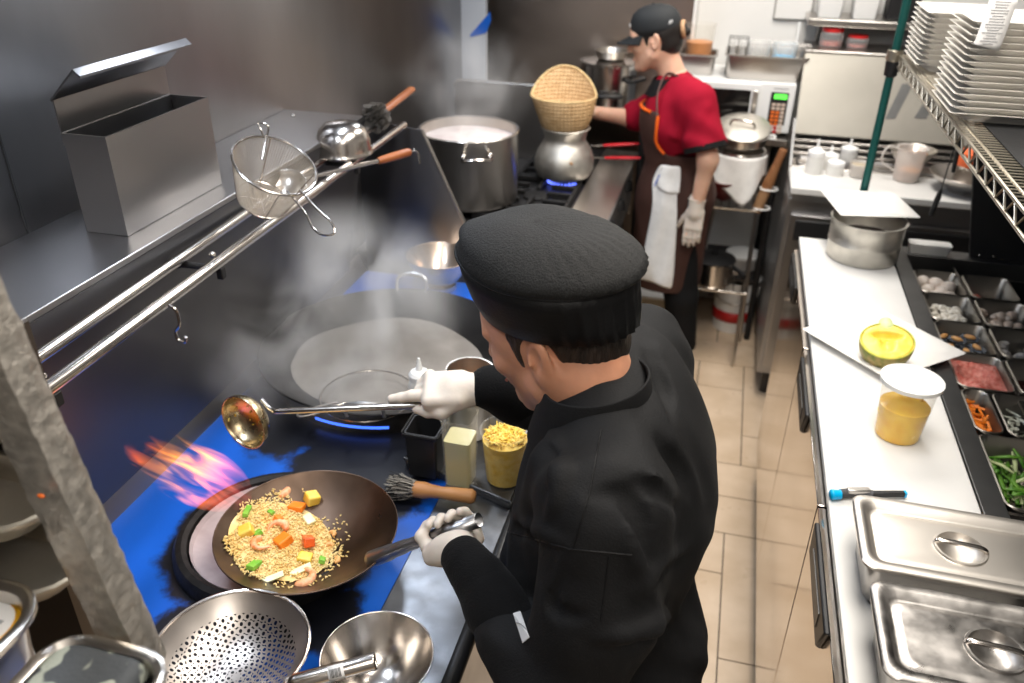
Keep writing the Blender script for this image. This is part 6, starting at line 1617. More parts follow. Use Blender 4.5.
# ================================================================= the cook at the wok
ck = thing('person', 'cook in a black chef jacket and black mesh cap tossing rice in the wok', 'person', (-.06,.96,0))
f0 = V((-.966,.258,0)).normalized(); pit = math.radians(20)
F = f0*math.cos(pit) - V((0,0,1))*math.sin(pit); F, L, U, HM = fr3(F, V((0,0,1)))
rollm = Matrix.Rotation(math.radians(-6), 3, F)
L = rollm @ L; U = rollm @ U; HM = Matrix((F, L, U)).transposed()
ear = atd(538,358,1.06); HC = ear - L*.077 + F*.012
NB = atd(588,372,1.115)            # base of the neck
SL, SR = V((-.075,.795,1.285)), V((-.090,1.150,1.290))
EL = atd(566,708,1.06); WL = atd(462,556,1.235)
HLc = lerp(hb, he, .74)
ER = V((-.205,1.215,1.115)); WR_ = atd(484,388,1.395)
HP = V((-.035,.955,.88))
ax_h = (hb-he).normalized()
s = SDF(); head_prims(s, HC, F, L, U, HM)
s.cap(HC - F*.030 - U*.045, NB, .054, .060, .03).cap(HC + F*.01 - U*.06, NB + F*.02, .045, .055, .03)
s2 = SDF()
s2.cap(NB - V((0,0,.03)), V((-.10,.97,1.20)), .06, .09, .05).ell(V((-.10,.97,1.18)), (.09,.14,.17), None, .05).ell(V((-.11,.955,1.0)), (.085,.13,.15), None, .06).ell(V((-.07,.955,.86)), (.08,.13,.10), None, .05)
s2.cap(SL, SR, .055, .055, .04).cap(SL, EL, .048, .042, .03).cap(EL, WL, .042, .028, .03).cap(SR, ER, .048, .042, .03).cap(ER, WR_, .042, .028, .03)
for y0, x1 in ((.87,-.03),(1.05,-.03)):
    s2.cap(V((-.035,y0,.86)), V((-.05,y0,.47)), .085, .058, .04).cap(V((-.05,y0,.47)), V((x1,y0,.10)), .056, .038, .03).cap(V((x1,y0,.06)), V((x1-.13,y0,.045)), .035, .030, .02)
hs = SDF()
nL = V((-.15,.45,.88)); wLd = V((-.28,.86,-.42))
grip_hand(hs, HLc, ax_h, wLd, nL, .013, WL, .94)
hr = SDF()
GR = atd(436,398,1.418)     # on the ladle handle
hx = (lj-lh).normalized()
def rhand(s, g, k=.005):
    up = V((.05,-.35,.93)); up = (up - hx*up.dot(hx)).normalized(); sd = hx.cross(up).normalized()
    if sd.y > 0: sd = -sd            # sd: towards the camera (thumb side)
    P = GR - hx*.020 + up*.020
    M = Matrix((hx, sd, up)).transposed()
    s.box(P, (.026,.024,.004), .0115+g, M, k)
    s.path([P+hx*.030+sd*.010+up*.000, P+hx*.058+sd*.005-up*.004, P+hx*.078+sd*.004-up*.010, P+hx*.096+sd*.003-up*.013], [.0105+g,.0095+g,.0085+g,.0070+g], .0035)   # index laid along the handle
    for o, ln in ((-.008,1.0),(-.022,.95),(-.034,.8)):
        s.path([P+hx*.030+sd*o, P+hx*.048*ln+sd*(o-.004)-up*.014, P+hx*.040*ln+sd*(o+.000)-up*.036, P+hx*.018*ln+sd*(o+.010)-up*.040, P+hx*.004+sd*(o+.020)-up*.034], [.0105+g,.0098+g,.0092+g,.0085+g,.0070+g], .0035)
    s.path([P-hx*.018+sd*.024-up*.004, P+hx*.006+sd*.034-up*.014, P+hx*.032+sd*.026-up*.022, P+hx*.052+sd*.018-up*.024], [.0135+g,.0118+g,.0100+g,.0080+g], .005)   # thumb
    s.cap(P-hx*.020, WR_, .024+g, .024+g, .016)
rhand(hr, -.0012)
bh = SDF(); grip_hand(bh, HLc, ax_h, wLd, nL, .013, WL, .94, g=.0022)
body = sdf_obj('body', s, .0026, skin_m, ck, extra=[(s2,.010,None),(bh,.0024,None),(hr,.0024,None)])
face_parts(body, HC, F, L, U)
hr2 = SDF(); rhand(hr2, .0008)
for p_ in (0,): pass
hr2.cap(lerp(WR_,GR,.35), WR_ + (WR_-GR).normalized()*.0, .026, .025, .012)
sdf_obj('glove', hr2, .0020, latex, ck)
hs.cap(lerp(WL,HLc,.3), WL, .026, .025, .012)
sdf_obj('glove', hs, .0020, latex, ck)
# hair below the cap: nape and sideburns
hrn = SDF()
qh = lambda f,l,u: HC + F*f + L*l + U*u
hrn.ell(qh(-.0065,0,.020), (.0975,.0785,.100), HM, .004)
hrn.ell(qh(-.052,0,-.030), (.044,.058,.044), HM, .02)
hrn.box(qh(.128,0,-.05), (.10,.2,.2), .001, HM, .004, True)
hrn.box(qh(0,0,-.165), (.2,.2,.10), .001, HM, .014, True)
for e in (1,-1): hrn.ell(qh(-.010,.078*e,-.012), (.026,.03,.042), HM, .006, True)
for e in (1,-1): hrn.cap(qh(.024,.0685*e,.032), qh(.019,.0695*e,.012), .0055, .0022, .006)
sdf_obj('hair', hrn, .0024, hair_dark, ck, post=lambda Fd,X,Y,Z: Fd + .0003*np.sin(900*(X*U.x+Y*U.y+Z*U.z)*.4+700*(X*F.x+Y*F.y+Z*F.z)))
# cap
def capring(f_off, rf, rl, u, droop=.10, pleat=0.0, n=96, off=0.0):
    out = []
    for k in range(n):
        a = 2*PI*k/n; f_ = f_off + rf*math.cos(a); l_ = rl*math.sin(a)
        pl = pleat*(1.7*math.sin(34*a) if math.cos(a) < -.35 else 0)
        out.append(HC + F*(f_+pl*math.cos(a)) + L*(l_+pl*math.sin(a)) + U*(u + droop*f_*.5 + .10*max(0,f_)*max(0,min(1,(u-.03)/.08))*max(0,1-max(0,u-.12)/.04) + off*math.cos(a)))
    return out
m = MB(); B_ = [(-.014,.1010,.0810,.031,.0012,.72),(-.014,.1045,.0845,.0335,.0022,.72),(-.016,.1095,.0900,.056,.0020,.72),(-.020,.1125,.0945,.086,.0012,.72),(-.025,.1140,.0970,.110,.0003,.72)]
m.loops([capring(a,b,c,d,dr,e) for a,b,c,d,e,dr in B_] + [capring(-.025,.103,.087,.111,.72)], False, False); cp = m.build('cap', cap_band, ck, angle=180, solid=-.0012)
m = MB(); C2 = [(-.025,.1135,.0965,.1095,.72),(-.031,.1165,.0990,.1150,.74),(-.036,.1165,.0985,.1230,.74),(-.037,.1125,.0950,.1320,.72),(-.030,.106,.088,.1415,.68),(-.028,.092,.077,.1495,.62),(-.025,.074,.062,.1555,.56),(-.022,.052,.044,.1595,.50),(-.020,.028,.024,.1615,.48),(-.020,.006,.005,.1620,.47)]
m.loops([capring(a,b,c,d,dr,.0012*math.sin(i)) for i,(a,b,c,d,dr) in enumerate(C2)], False, True)
m.v = [tuple(V(p) + U*(.0028*math.sin(38*(V(p)-HC).dot(F)+1)*w_ + .0026*math.sin(45*(V(p)-HC).dot(L)+9*(V(p)-HC).dot(F))*w_)) for p in m.v for w_ in (max(0,min(1,((V(p)-HC).dot(U)-.10)/.03)),)]
m.build('cap_crown', cap_mesh, cp, angle=180)
m = MB(); m.tube(capring(-.025,.1147,.0976,.1100,.72), .0016, 6, closed=True); m.build('piping', cap_band, cp)
# jacket
j = SDF()
j.ell(V((-.080,.972,1.185)), (.138,.190,.195), None, .05).ell(V((-.112,.955,1.02)), (.135,.185,.19), None, .08).ell(V((-.055,.95,.86)), (.135,.185,.15), None, .07)
j.cap(SL+V((-.005,.01,.0)), SR+V((-.0,-.01,0)), .072, .070, .05)
j.cap(NB + V((.022,.004,-.046)), V((-.068,.835,1.305)), .060, .050, .04).cap(NB + V((.012,.0,-.032)), V((-.085,1.12,1.315)), .066, .052, .04)
j.cap(SL + V((.0,-.005,-.01)), lerp(SL,EL,.5)+V((.008,0,0)), .077, .074, .045).cap(lerp(SL,EL,.5)+V((.008,0,0)), EL + V((.006,.0,.0)), .074, .066, .03)
SE = lerp(EL,WL,.40)
j.cap(EL + V((.006,0,0)), SE, .066, .052, .03)
j.cap(SR, ER, .072, .060, .04).cap(ER, lerp(ER,WR_,.45), .060, .050, .03)
# folds
for a, b, r in ((V((-.10,.735,1.10)),V((-.03,.80,1.02)),.012),(V((-.12,.80,1.18)),V((-.16,.86,1.02)),.012),(V((-.16,.84,1.30)),V((-.20,.90,1.10)),.014)):
    j.cap(a, b, r, r*.6, .035)
def jpost(Fd, X, Y, Z):
    w1 = np.sin(34*(X*.6+Z*.9)+11*np.sin(7*Y+3*Z)); w2 = np.sin(52*(Y*.9-Z*.45)+6*np.sin(9*X+5*Z)+1.7); w3 = np.sin(21*(Z+.5*Y)+4*np.sin(12*X))
    w4 = np.sin(17*(Z*1.1-.7*Y+.4*X)+3*np.sin(9*Y+4*X)); w5 = np.exp(-((np.sin(11*(Y+.35*Z)+2*np.sin(6*Z))*.9)**2)*9)
    w6 = np.sin(58*(Z*.75+Y*.5-X*.3)+5*np.sin(13*Y+7*Z)+3*np.sin(11*X)); w7 = np.clip(np.sin(9*Y+13*Z+5*X+1),0,1)
    Fd = Fd - (.0045*w6*w7).astype(np.float32)
    return Fd - (.0034*w1*np.clip(w3,0,1) + .0028*w2*np.clip(-w3+.2,0,1) + .0045*w4 + .006*w5*np.clip(w4+.3,0,1)).astype(np.float32) + np.where(Z < .775, (.775-Z), 0).astype(np.float32)
from mathutils.bvhtree import BVHTree
_pv, _pf = j.mesh(.012, jpost)
_pb = BVHTree.FromPolygons([V(p) for p in _pv], [tuple(int(i) for i in f) for f in _pf])
def phit(px, py):
    h = _pb.ray_cast(CAM, ray(px,py).normalized()); return (h[0], h[1]) if h[0] else None
def crease(pxs, r=.011, dx=7, dy=6, dp=.0075):
    P1 = [phit(*p) for p in bez([V((x,y,0)) for x,y in pxs], 14) for p in ((p.x,p.y),)]
    P2 = [phit(p.x+dx,p.y+dy) for p in bez([V((x,y,0)) for x,y in pxs], 14)]
    P1 = [h[0]-h[1]*(r-dp*.8) for h in P1 if h]; P2 = [h[0]+h[1]*(r-dp) for h in P2 if h]
    n = len(P1)
    if n > 2: j.path(P1, [max(.003, r*(.35+.65*math.sin(PI*i/(n-1)))) for i in range(n)], .016)
    n = len(P2)
    if n > 2: j.path(P2, [max(.002, (r-.002)*(.25+.75*math.sin(PI*i/(n-1)))) for i in range(n)], .012, True)
crease([(583,500),(612,497),(630,515),(640,560),(660,606)], .013, 8, -3, .009)
crease([(634,474),(655,480),(676,500)], .010, 2, 9)
crease([(572,552),(556,585),(545,612),(575,622),(600,618)], .011, 6, -6)
crease([(513,520),(535,530),(568,545)], .010, 1, 8)
crease([(670,440),(690,470),(704,510)], .012, -8, 3)
crease([(640,590),(665,560),(690,545)], .012, 3, 9)
crease([(600,640),(640,632),(676,612)], .012, 2, 9)
crease([(548,430),(562,455),(560,490),(548,515)], .010, -8, 2)
crease([(655,350),(672,385),(682,425)], .011, -8, 4)
jk = sdf_obj('jacket', j, .0055, black_cloth, ck, post=jpost)
# stand collar
m = MB(); nd = (NB-(HC-U*.05)).normalized()
cf, cl, cu, CM = fr3(f0, V((-.64,.10,.75)))
rings = []
for z_, r_, g_ in ((-.060,.088,0),(-.030,.080,0),(-.004,.0725,0),(.022,.0675,0),(.0245,.066,0),(.022,.0635,0),(.0,.066,0),(-.060,.076,0)):
    rings.append([atd(595,393,1.10) + V((.0,.0,.0)) + cf*(r_*1.06*math.cos(a)) + cl*(r_*math.sin(a)) + cu*(z_ + .016*(-math.cos(a))) for a in np.linspace(0,2*PI,60,endpoint=False)])
m.loops(rings, False, False); m.build('collar', black_cloth, jk, angle=180)
# shoulder seam pipings and the tag on the sleeve
def on_surface(ob_pts): return ob_pts
from mathutils.bvhtree import BVHTree
jm = jk.data; jb = BVHTree.FromPolygons([v.co + ORG[jk.name] for v in jm.vertices], [tuple(p.vertices) for p in jm.polygons])
def hit(px, py):
    d = ray(px,py).normalized(); h = jb.ray_cast(CAM, d); return (h[0], h[1]) if h[0] else None
def seam(pxs, name='seam', r=.0011):
    pts = []
    for p in pxs:
        h = hit(*p)
        if h: pts.append(h[0] + h[1]*.0002)
    if len(pts) > 1:
        m = MB(); m.tube(pts, r, 6); m.build(name, cap_band, jk)
def pl(a, b, n=14): return [(a[0]+(b[0]-a[0])*k/n, a[1]+(b[1]-a[1])*k/n) for k in range(n+1)]
seam(pl((601,430),(590,490))+pl((590,490),(573,548)))
seam(pl((508,532),(570,549),18)+pl((570,549),(632,555),18))
seam(pl((609,556),(601,620),14))
h0_ = [hit(*p) for p in ((513,614),(520,611),(530,637),(523,643))]
if all(h0_):
    m = MB(); P4 = [h[0]+h[1]*.001 for h in h0_]; m.add(P4, [(0,1,2,3)]); tg = m.build('tag', paper, jk, smooth=False, solid=.0008)
    m = MB(); m.tube([lerp(P4[0],P4[3],.35)+h0_[0][1]*.001, lerp(P4[0],P4[2],.5)+h0_[0][1]*.0014, lerp(P4[1],P4[2],.75)+h0_[0][1]*.001], .0006, 5); m.build('tag_print', ink_grey, tg)
# knitted undershirt sleeves
for a, b, name in ((EL, WL, 'l'), (ER, WR_, 'r')):
    k_ = SDF(); e1 = b + (a-b).normalized()*.004
    k_.cap(lerp(a,b,.25), lerp(a,b,.62), .050 if name == 'l' else .047, .043, .02).cap(lerp(a,b,.62), e1, .043, .0335, .02)
    for q_ in (.48,.60,.72,.84): k_.cap(lerp(a,b,q_)+V((.01,-.006,.012)), lerp(a,b,q_+.03)+V((-.01,.006,.012)), .036-.012*(q_-.48), .034-.012*(q_-.48), .012)
    sdf_obj('undershirt_sleeve', k_, .003, black_knit, ck)
    d_ = (b-a).normalized(); m = MB(); u1 = d_.orthogonal().normalized(); u2 = d_.cross(u1)
    m.loops([[b + d_*z_ + (u1*math.cos(t_)+u2*math.sin(t_))*r_ for t_ in np.linspace(0,2*PI,36,endpoint=False)] for z_, r_ in ((-.030,.0365),(-.006,.0335),(.006,.0325),(.008,.0315),(.006,.030))], False, False); m.build('cuff', black_knit, ck)
# trousers and shoes
tr = SDF(); tr.ell(V((-.04,.955,.84)), (.118,.165,.10), None, .04)
for y0 in (.87,1.05): tr.path([V((-.04,y0,.83)), V((-.05,y0,.47)), V((-.03,y0,.09))], [.095,.074,.066], .03)
sdf_obj('trousers', tr, .008, black_cloth, ck)
for y0 in (.87,1.05):
    sh = SDF(); sh.cap(V((-.02,y0,.038)), V((-.15,y0,.036)), .040, .038, .02).cap(V((-.02,y0,.05)), V((-.025,y0,.085)), .042, .044, .02).box(V((-.085,y0,.010)), (.10,.035,.004), .006, None, .005)
    sdf_obj('shoe', sh, .004, black_plast, ck)

# ================================================================= the helper at the range
def wp(px, py, y): return aty(px, py, y)
hw = thing('person', 'helper in red short sleeved shirt, brown apron and black baseball cap at the range', 'person', (-.14,3.28,0))
wf = V((-.97,.10,-.22)); F2, L2, U2, HM2 = fr3(wf, V((-.05,.0,1)))
C2_ = wp(656,38,3.28)
nk = wp(673,78,3.28)
sl, sr = wp(697,100,3.155), wp(655,108,3.41)
el, wl = wp(708,160,3.105), wp(696,208,3.11)
er, wr2 = wp(632,118,3.43), wp(592,112,3.32)
chest, waist, hip = wp(676,118,3.28), wp(676,165,3.285), wp(672,205,3.285)
s = SDF(); head_prims(s, C2_, F2, L2, U2, HM2, .94)
s.cap(C2_ - F2*.028 - U2*.05, nk, .046, .052, .03)
s2 = SDF(); s2.cap(nk, chest, .055, .10, .05).ell(chest, (.10,.14,.15), None, .05).cap(waist, hip, .11, .13, .05)
s2.cap(sl, sr, .045, .045, .04).cap(sl, el, .040, .036, .03).cap(el, wl, .036, .025, .03).cap(sr, er, .042, .036, .03).cap(er, wr2, .035, .025, .03)
hL = V((-.085,3.20,0)); hR = V((-.10,3.36,0))
for hh, kx in ((wp(682,212,3.21), -.075), (wp(668,212,3.36), -.10)):
    y0 = hh.y
    s2.path([V((hh.x,y0+.02,hip.z)), V((kx-.01,y0,.42)), V((kx+.03,y0,.09))], [.060,.045,.034], .03).cap(V((kx+.03,y0,.045)), V((kx-.13,y0,.035)), .034, .028, .02)
ld_ = (wp(691,240,3.09)-wl).normalized()
hnd_ = SDF(); relaxed_hand(hnd_, wl, ld_, V((.15,.95,-.1)), V((-1,0,.1)), .86, .22)
hnr_ = SDF(); relaxed_hand(hnr_, wr2, V((-1,-.05,.05)), V((0,.3,-.95)), V((0,-1,.2)), .86, .5)
bd2 = sdf_obj('body', s, .0034, skin_f, hw, extra=[(s2,.009,None),(hnd_,.0034,None),(hnr_,.0034,None)])
face_parts(bd2, C2_, F2, L2, U2, .94)
gl = SDF(); relaxed_hand(gl, wl, ld_, V((.15,.95,-.1)), V((-1,0,.1)), .92, .22); gl.cap(wl - ld_*.03, wl + ld_*.02, .032, .028, .01)
sdf_obj('glove', gl, .003, latex, hw)
m = MB(); u1 = ld_.orthogonal().normalized(); u2 = ld_.cross(u1); m.tube([wl - ld_*.032 + (u1*math.cos(t_)+u2*math.sin(t_))*.031 for t_ in np.linspace(0,2*PI,24,endpoint=False)], .0035, 6, closed=True); m.build('glove_cuff', latex, hw)
# hair and cap
h = SDF(); q2 = lambda f,l,u: C2_ + (F2*f + L2*l + U2*u)*.94
h.ell(q2(-.008,0,.022), (.095,.0755,.095), HM2, .01).ell(q2(-.062,0,-.030), (.035,.055,.042), HM2, .02)
h.box(q2(.126,0,-.05), (.10,.2,.2), .001, HM2, .004, True); h.box(q2(0,0,-.165), (.2,.2,.09), .001, HM2, .004, True)
for e in (1,-1): h.ell(q2(-.010,.078*e,-.012), (.024,.03,.036), HM2, .006, True); h.cap(q2(.028,.066*e,.02), q2(.024,.066*e,-.012), .009, .005, .006)
h.cap(q2(-.100,0,.020), q2(-.120,0,.005), .026, .018, .01)
sdf_obj('hair', h, .0034, hair_black, hw)
m = MB(); m.tube([q2(-.112,0,.016) + (L2*math.cos(t_)*.024 + U2*math.sin(t_)*.026) for t_ in np.linspace(0,2*PI,20,endpoint=False)], .0085, 8, closed=True); m.build('hair_tie', wood, hw)
m = MB(); R_ = []
for u_, rf, rl in ((.016,.097,.079),(.045,.101,.083),(.075,.097,.080),(.100,.083,.069),(.116,.060,.050),(.124,.034,.028),(.127,.008,.007)):
    R_.append([q2(-.006+rf*math.cos(t_), rl*math.sin(t_), u_ + .10*rf*math.cos(t_)*.5) for t_ in np.linspace(0,2*PI,40,endpoint=False)])
m.loops(R_, False, True); cp2 = m.build('cap', cap_far, hw, angle=180, solid=-.0015)
m = MB(); G_ = []
for i in range(9):
    row = []
    for k in range(15):
        t_ = -1.15+2.3*k/14; r0 = .092 + .068*i/8*math.cos(t_*.85)
        row.append(q2(-.004+r0*math.cos(t_)*1.02, .082*math.sin(t_)*(1+.06*i/8), .023 + .10*.097*math.cos(t_)*.5 - .020*(i/8) - .016*(i/8)*math.sin(t_)**2))
    G_.append(row)
m.sheet(G_); m.build('brim', cap_far, cp2, angle=180, solid=.003)
m = MB(); m.ellipsoid(q2(-.006,0,.128), (.006,.006,.003), 8, 6); m.build('button', cap_far, cp2)
for a_, n_ in ((.35,'badge'),(2.35,'badge')):
    m = MB(); c_ = q2(-.006+.1015*math.cos(a_), .0835*math.sin(a_), .060+.005*math.cos(a_)); d_ = (F2*math.cos(a_)+L2*math.sin(a_)).normalized()
    w_ = U2.cross(d_); m.box((-.001,-.001,-.001),(.001,.001,.001)) if False else None
    m.tube([c_ - w_*.007 - U2*.006, c_ - w_*.003 + U2*.006, c_ + w_*.002 - U2*.004, c_ + w_*.007 + U2*.006], .0022, 6); m.build(n_, white_plast, cp2)
# shirt
sh = SDF()
sh.ell(chest, (.128,.158,.165), None, .06).cap(waist+V((.01,0,.02)), hip+V((.015,0,.05)), .118, .138, .06)
sh.cap(sl, sr, .056, .056, .05).cap(nk+V((.0,0,-.025)), lerp(nk,sl,.6), .058, .048, .03).cap(nk+V((.0,0,-.025)), lerp(nk,sr,.6), .058, .048, .03)
se = lerp(sl,el,.80); sh.cap(sl+V((0,0,-.005)), se, .066, .078, .04); sh.cap(sr, lerp(sr,er,.75), .060, .066, .04)
for a, b in ((wp(690,100,3.12),wp(675,135,3.12)),(wp(705,108,3.10),wp(688,140,3.08)),(wp(712,110,3.15),wp(714,140,3.13))): sh.cap(a, b, .014, .010, .03)
sdm = (se-sl).normalized()
def shpost(Fd, X, Y, Z):
    w1 = np.sin(40*(X*.7+Z)+8*np.sin(9*Y+4*Z)); cut = (X-se.x)*sdm.x+(Y-se.y)*sdm.y+(Z-se.z)*sdm.z
    near = np.sqrt((X-se.x)**2+(Y-se.y)**2+(Z-se.z)**2) < .13
    return np.maximum(Fd - (.003*w1).astype(np.float32), np.where(near & (Y < 3.19), cut, -1).astype(np.float32))
st_ = sdf_obj('shirt', sh, .0055, red_cloth, hw, post=shpost)
m = MB(); u1 = sdm.orthogonal().normalized(); u2 = sdm.cross(u1)
m.loops([[se + sdm*z_ + (u1*math.cos(t_)+u2*math.sin(t_))*r_ for t_ in np.linspace(0,2*PI,36,endpoint=False)] for z_, r_ in ((-.016,.0795),(.004,.0805),(.006,.079),(.004,.0765),(-.016,.075))], False, False); m.build('sleeve_trim', black_cloth, st_)
m = MB(); m.loops([[nk + V((-.006,0,z_-.012+.012*math.cos(t_))) + V((math.cos(t_)*r_*1.02, math.sin(t_)*r_, 0)) for t_ in np.linspace(0,2*PI,36,endpoint=False)] for z_, r_ in ((-.04,.094),(-.008,.078),(.016,.067),(.020,.064),(-.02,.062))], False, False); m.build('collar', black_cloth, st_)
# apron: bib in front, skirt round the hips
ap = SDF(); ap.ell(chest+V((-.006,0,0)), (.135,.160,.172), None, .06).cap(waist+V((.004,0,.02)), hip+V((.008,0,.05)), .128, .150, .06).cap(hip+V((.008,0,.04)), V((hip.x-.0,hip.y,.50)), .150, .155, .05)
bt_ = wp(648,106,3.24).z; wz_ = wp(690,152,3.2).z
def appost(Fd, X, Y, Z):
    edge = chest.x - .055 + .10*np.clip((wz_+.06-Z)/.10, 0, 1)**2 + np.where(Z < wz_-.01, .5, 0)
    keep = np.maximum(X-edge, Z-bt_)
    keep = np.maximum(keep, .46-Z)
    return np.maximum(Fd + (.003*np.sin(60*Y+20*X)*(Z < wz_)).astype(np.float32), keep.astype(np.float32))
sdf_obj('apron', ap, .0055, apron_cloth, hw, post=appost)
apd = hw.children[-1] if False else [c for c in children(hw) if c.name.startswith('apron')][0]
ab = BVHTree.FromPolygons([v.co + ORG[apd.name] for v in apd.data.vertices], [tuple(p.vertices) for p in apd.data.polygons])
def ahit(px,py):
    h = ab.ray_cast(CAM, ray(px,py).normalized()); return h[0] + h[1]*.001 if h[0] else None
tp = [ahit(*p) for p in ((640,106),(644,107),(648,107.5),(652,108.5))]
e_ = []
for k in range(16):
    u = k/15; z = bt_ - (bt_-wz_)*u; x = chest.x - .055 + .10*max(0,min(1,(wz_+.06-z)/.10))**2
    h = ab.ray_cast(V((x-.008, 2.5, z)), V((0,1,0)));
    if h[0]: e_.append(h[0] + V((.004,-.002,0)))
if len(e_) > 2: m = MB(); m.tube(e_, .006, 8); m.build('trim', orange_trim, apd)
t_ = [p for p in tp if p]
y_a = e_[0].y if e_ else 3.15
tops = []
for k in range(12):
    y = y_a + .24*k/11; h = ab.ray_cast(V((chest.x-.5, y, bt_-.006)), V((1,0,0)))
    if h[0]: tops.append(h[0]+V((-.002,0,.004)))
if len(tops) > 2: m = MB(); m.tube(tops, .006, 8); m.build('trim', orange_trim, apd)
if e_:
    nb_ = nk + V((.05,-.005,-.012)); m = MB(); m.tube(bez([e_[0]+V((-.004,0,0)), wp(658,92,3.165), wp(667,74,3.215), nk+V((.035,-.058,.012)), nk+V((.070,-.01,.006))],30), .009, 8, flat=.35); m.build('neck_strap', grey_strap, apd)
# trousers, shoes
tr = SDF(); tr.ell(hip+V((.01,0,-.04)), (.115,.130,.10), None, .04)
for hh, kx in ((wp(682,212,3.235), -.075), (wp(668,212,3.36), -.10)):
    tr.path([V((hh.x,hh.y,hip.z-.02)), V((kx-.01,hh.y-.02,.42)), V((kx+.018,hh.y-.02,.20))], [.076,.064,.058], .03)
sdf_obj('cropped_trousers', tr, .006, black_cloth, hw, post=lambda Fd,X,Y,Z: np.maximum(Fd, (.18-Z)+0*X+0*Y))
for y0, kx in ((3.21,-.075),(3.36,-.10)):
    z_ = SDF(); z_.cap(V((kx+.03,y0,.036)), V((kx-.13,y0,.034)), .040, .035, .02).box(V((kx-.05,y0,.010)), (.10,.034,.004), .006, None, .005)
    sdf_obj('shoe', z_, .004, black_plast, hw)
# white towel tucked in the apron
P = lambda px,py: (lambda h: h if h else wp(px,py,3.12))(ahit(px,py))
G_ = []
L_edge = [(661,164),(656,172),(652,182),(653,192),(653,205),(649,225),(645,245),(641,262),(638,278)]
R_edge = [(681,166),(681,176),(680,188),(677,193),(678,210),(677,235),(676,255),(675,275),(673,290)]
for (a,b) in zip(L_edge,R_edge):
    row = []
    for k in range(9):
        u = k/8; p_ = (a[0]+(b[0]-a[0])*u, a[1]+(b[1]-a[1])*u); q_ = P(*p_); q_ = V(q_) + V((-.002,-.008-.005*math.sin(u*9+a[1]*.05),0)); row.append(q_)
    G_.append(row)
m = MB(); m.sheet(G_); tw = m.build('towel', white_cloth, None, tuple(G_[0][4]), solid=.007, subsurf=1, angle=180); tag(tw, "white towel hanging from the helper's brown apron", 'towel')
G2 = []
for (a,b) in zip([(665,164),(660,173),(655,184),(664,190)],[(682,165),(682,176),(681,188),(680,193)]):
    G2.append([P(a[0]+(b[0]-a[0])*k/6, a[1]+(b[1]-a[1])*k/6) + V((-.003,-.020-.005*math.sin(k),0)) for k in range(7)])
m = MB(); m.sheet(G2); m.build('folded_top', white_cloth, tw, solid=.008, subsurf=1, angle=180)
m = MB(); m.tube([V(G2[1][0])+V((.004,-.004,0)), V(G2[2][0])+V((.004,-.004,.0))], .003, 6); m.build('blue_stripe', blue_thread, tw)
# ---------------------------------------------------------------- flame at the front burner
FB, FT = atd(240,496,1.47), atd(141,446,1.45)
FL = (FT-FB).length; fz = (FT-FB).normalized(); fy = ray(195,470).normalized(); fy = (fy - fz*fy.dot(fz)).normalized(); fx = fy.cross(fz)
FM = Matrix((fx, fy, fz)).transposed().to_4x4(); FM.translation = FB
fm = bpy.data.materials.new('flame_gas'); fm.use_nodes = True; nt = fm.node_tree; N = nt.nodes; LK = nt.links
N.remove(N['Principled BSDF']); out = N['Material Output']
def mth(op, a, b=None, c=None, clamp=False):
    n = N.new('ShaderNodeMath'); n.operation = op; n.use_clamp = clamp
    for i, v in enumerate((a, b, c)):
        if v is None: continue
        if isinstance(v, (int, float)): n.inputs[i].default_value = v
        else: LK.new(v, n.inputs[i])
    return n.outputs[0]
tc = N.new('ShaderNodeTexCoord'); sp_ = N.new('ShaderNodeSeparateXYZ'); LK.new(tc.outputs['Object'], sp_.inputs[0])
mp = N.new('ShaderNodeMapping'); mp.inputs['Scale'].default_value = (46,30,9); LK.new(tc.outputs['Object'], mp.inputs['Vector'])
nz = N.new('ShaderNodeTexNoise'); nz.inputs['Scale'].default_value = 1.0; nz.inputs['Detail'].default_value = 2.0; nz.inputs['Distortion'].default_value = .9; LK.new(mp.outputs['Vector'], nz.inputs['Vector'])
zn = mth('DIVIDE', sp_.outputs['Z'], FL)
xr = mth('DIVIDE', sp_.outputs['X'], .046); yr = mth('DIVIDE', sp_.outputs['Y'], .040)
rad = mth('ADD', mth('MULTIPLY', xr, xr), mth('MULTIPLY', yr, yr))
v_ = mth('SUBTRACT', nz.outputs['Fac'], mth('ADD', mth('MULTIPLY_ADD', mth('POWER', mth('MAXIMUM', zn, 0.0), 1.6), .13, .40), mth('MULTIPLY', rad, .11)))
v_ = mth('MULTIPLY', v_, 7.0, clamp=True)
lo_ = N.new('ShaderNodeMapRange'); lo_.interpolation_type = 'SMOOTHSTEP'; lo_.inputs['From Min'].default_value = -.02; lo_.inputs['From Max'].default_value = .55; LK.new(zn, lo_.inputs['Value'])
hi_ = N.new('ShaderNodeMapRange'); hi_.interpolation_type = 'SMOOTHSTEP'; hi_.inputs['From Min'].default_value = .92; hi_.inputs['From Max'].default_value = 1.16; hi_.inputs['To Min'].default_value = 1; hi_.inputs['To Max'].default_value = 0; LK.new(zn, hi_.inputs['Value'])
rp = N.new('ShaderNodeValToRGB'); e = rp.color_ramp.elements
e[0].position = 0; e[0].color = (.60,.10,.10,1); e[1].position = 1; e[1].color = (1,.13,.0,1)
for p_, c_ in ((.22,(.80,.14,.06,1)),(.42,(1,.24,.0,1)),(.68,(1,.33,.0,1)),(.85,(1,.22,.0,1))):
    x = e.new(p_); x.color = c_
LK.new(zn, rp.inputs['Fac'])
st_n = mth('MULTIPLY', mth('MULTIPLY', mth('POWER', v_, 1.3), mth('MULTIPLY_ADD', lo_.outputs['Result'], .82, .18)), mth('MULTIPLY', hi_.outputs['Result'], 80.0))
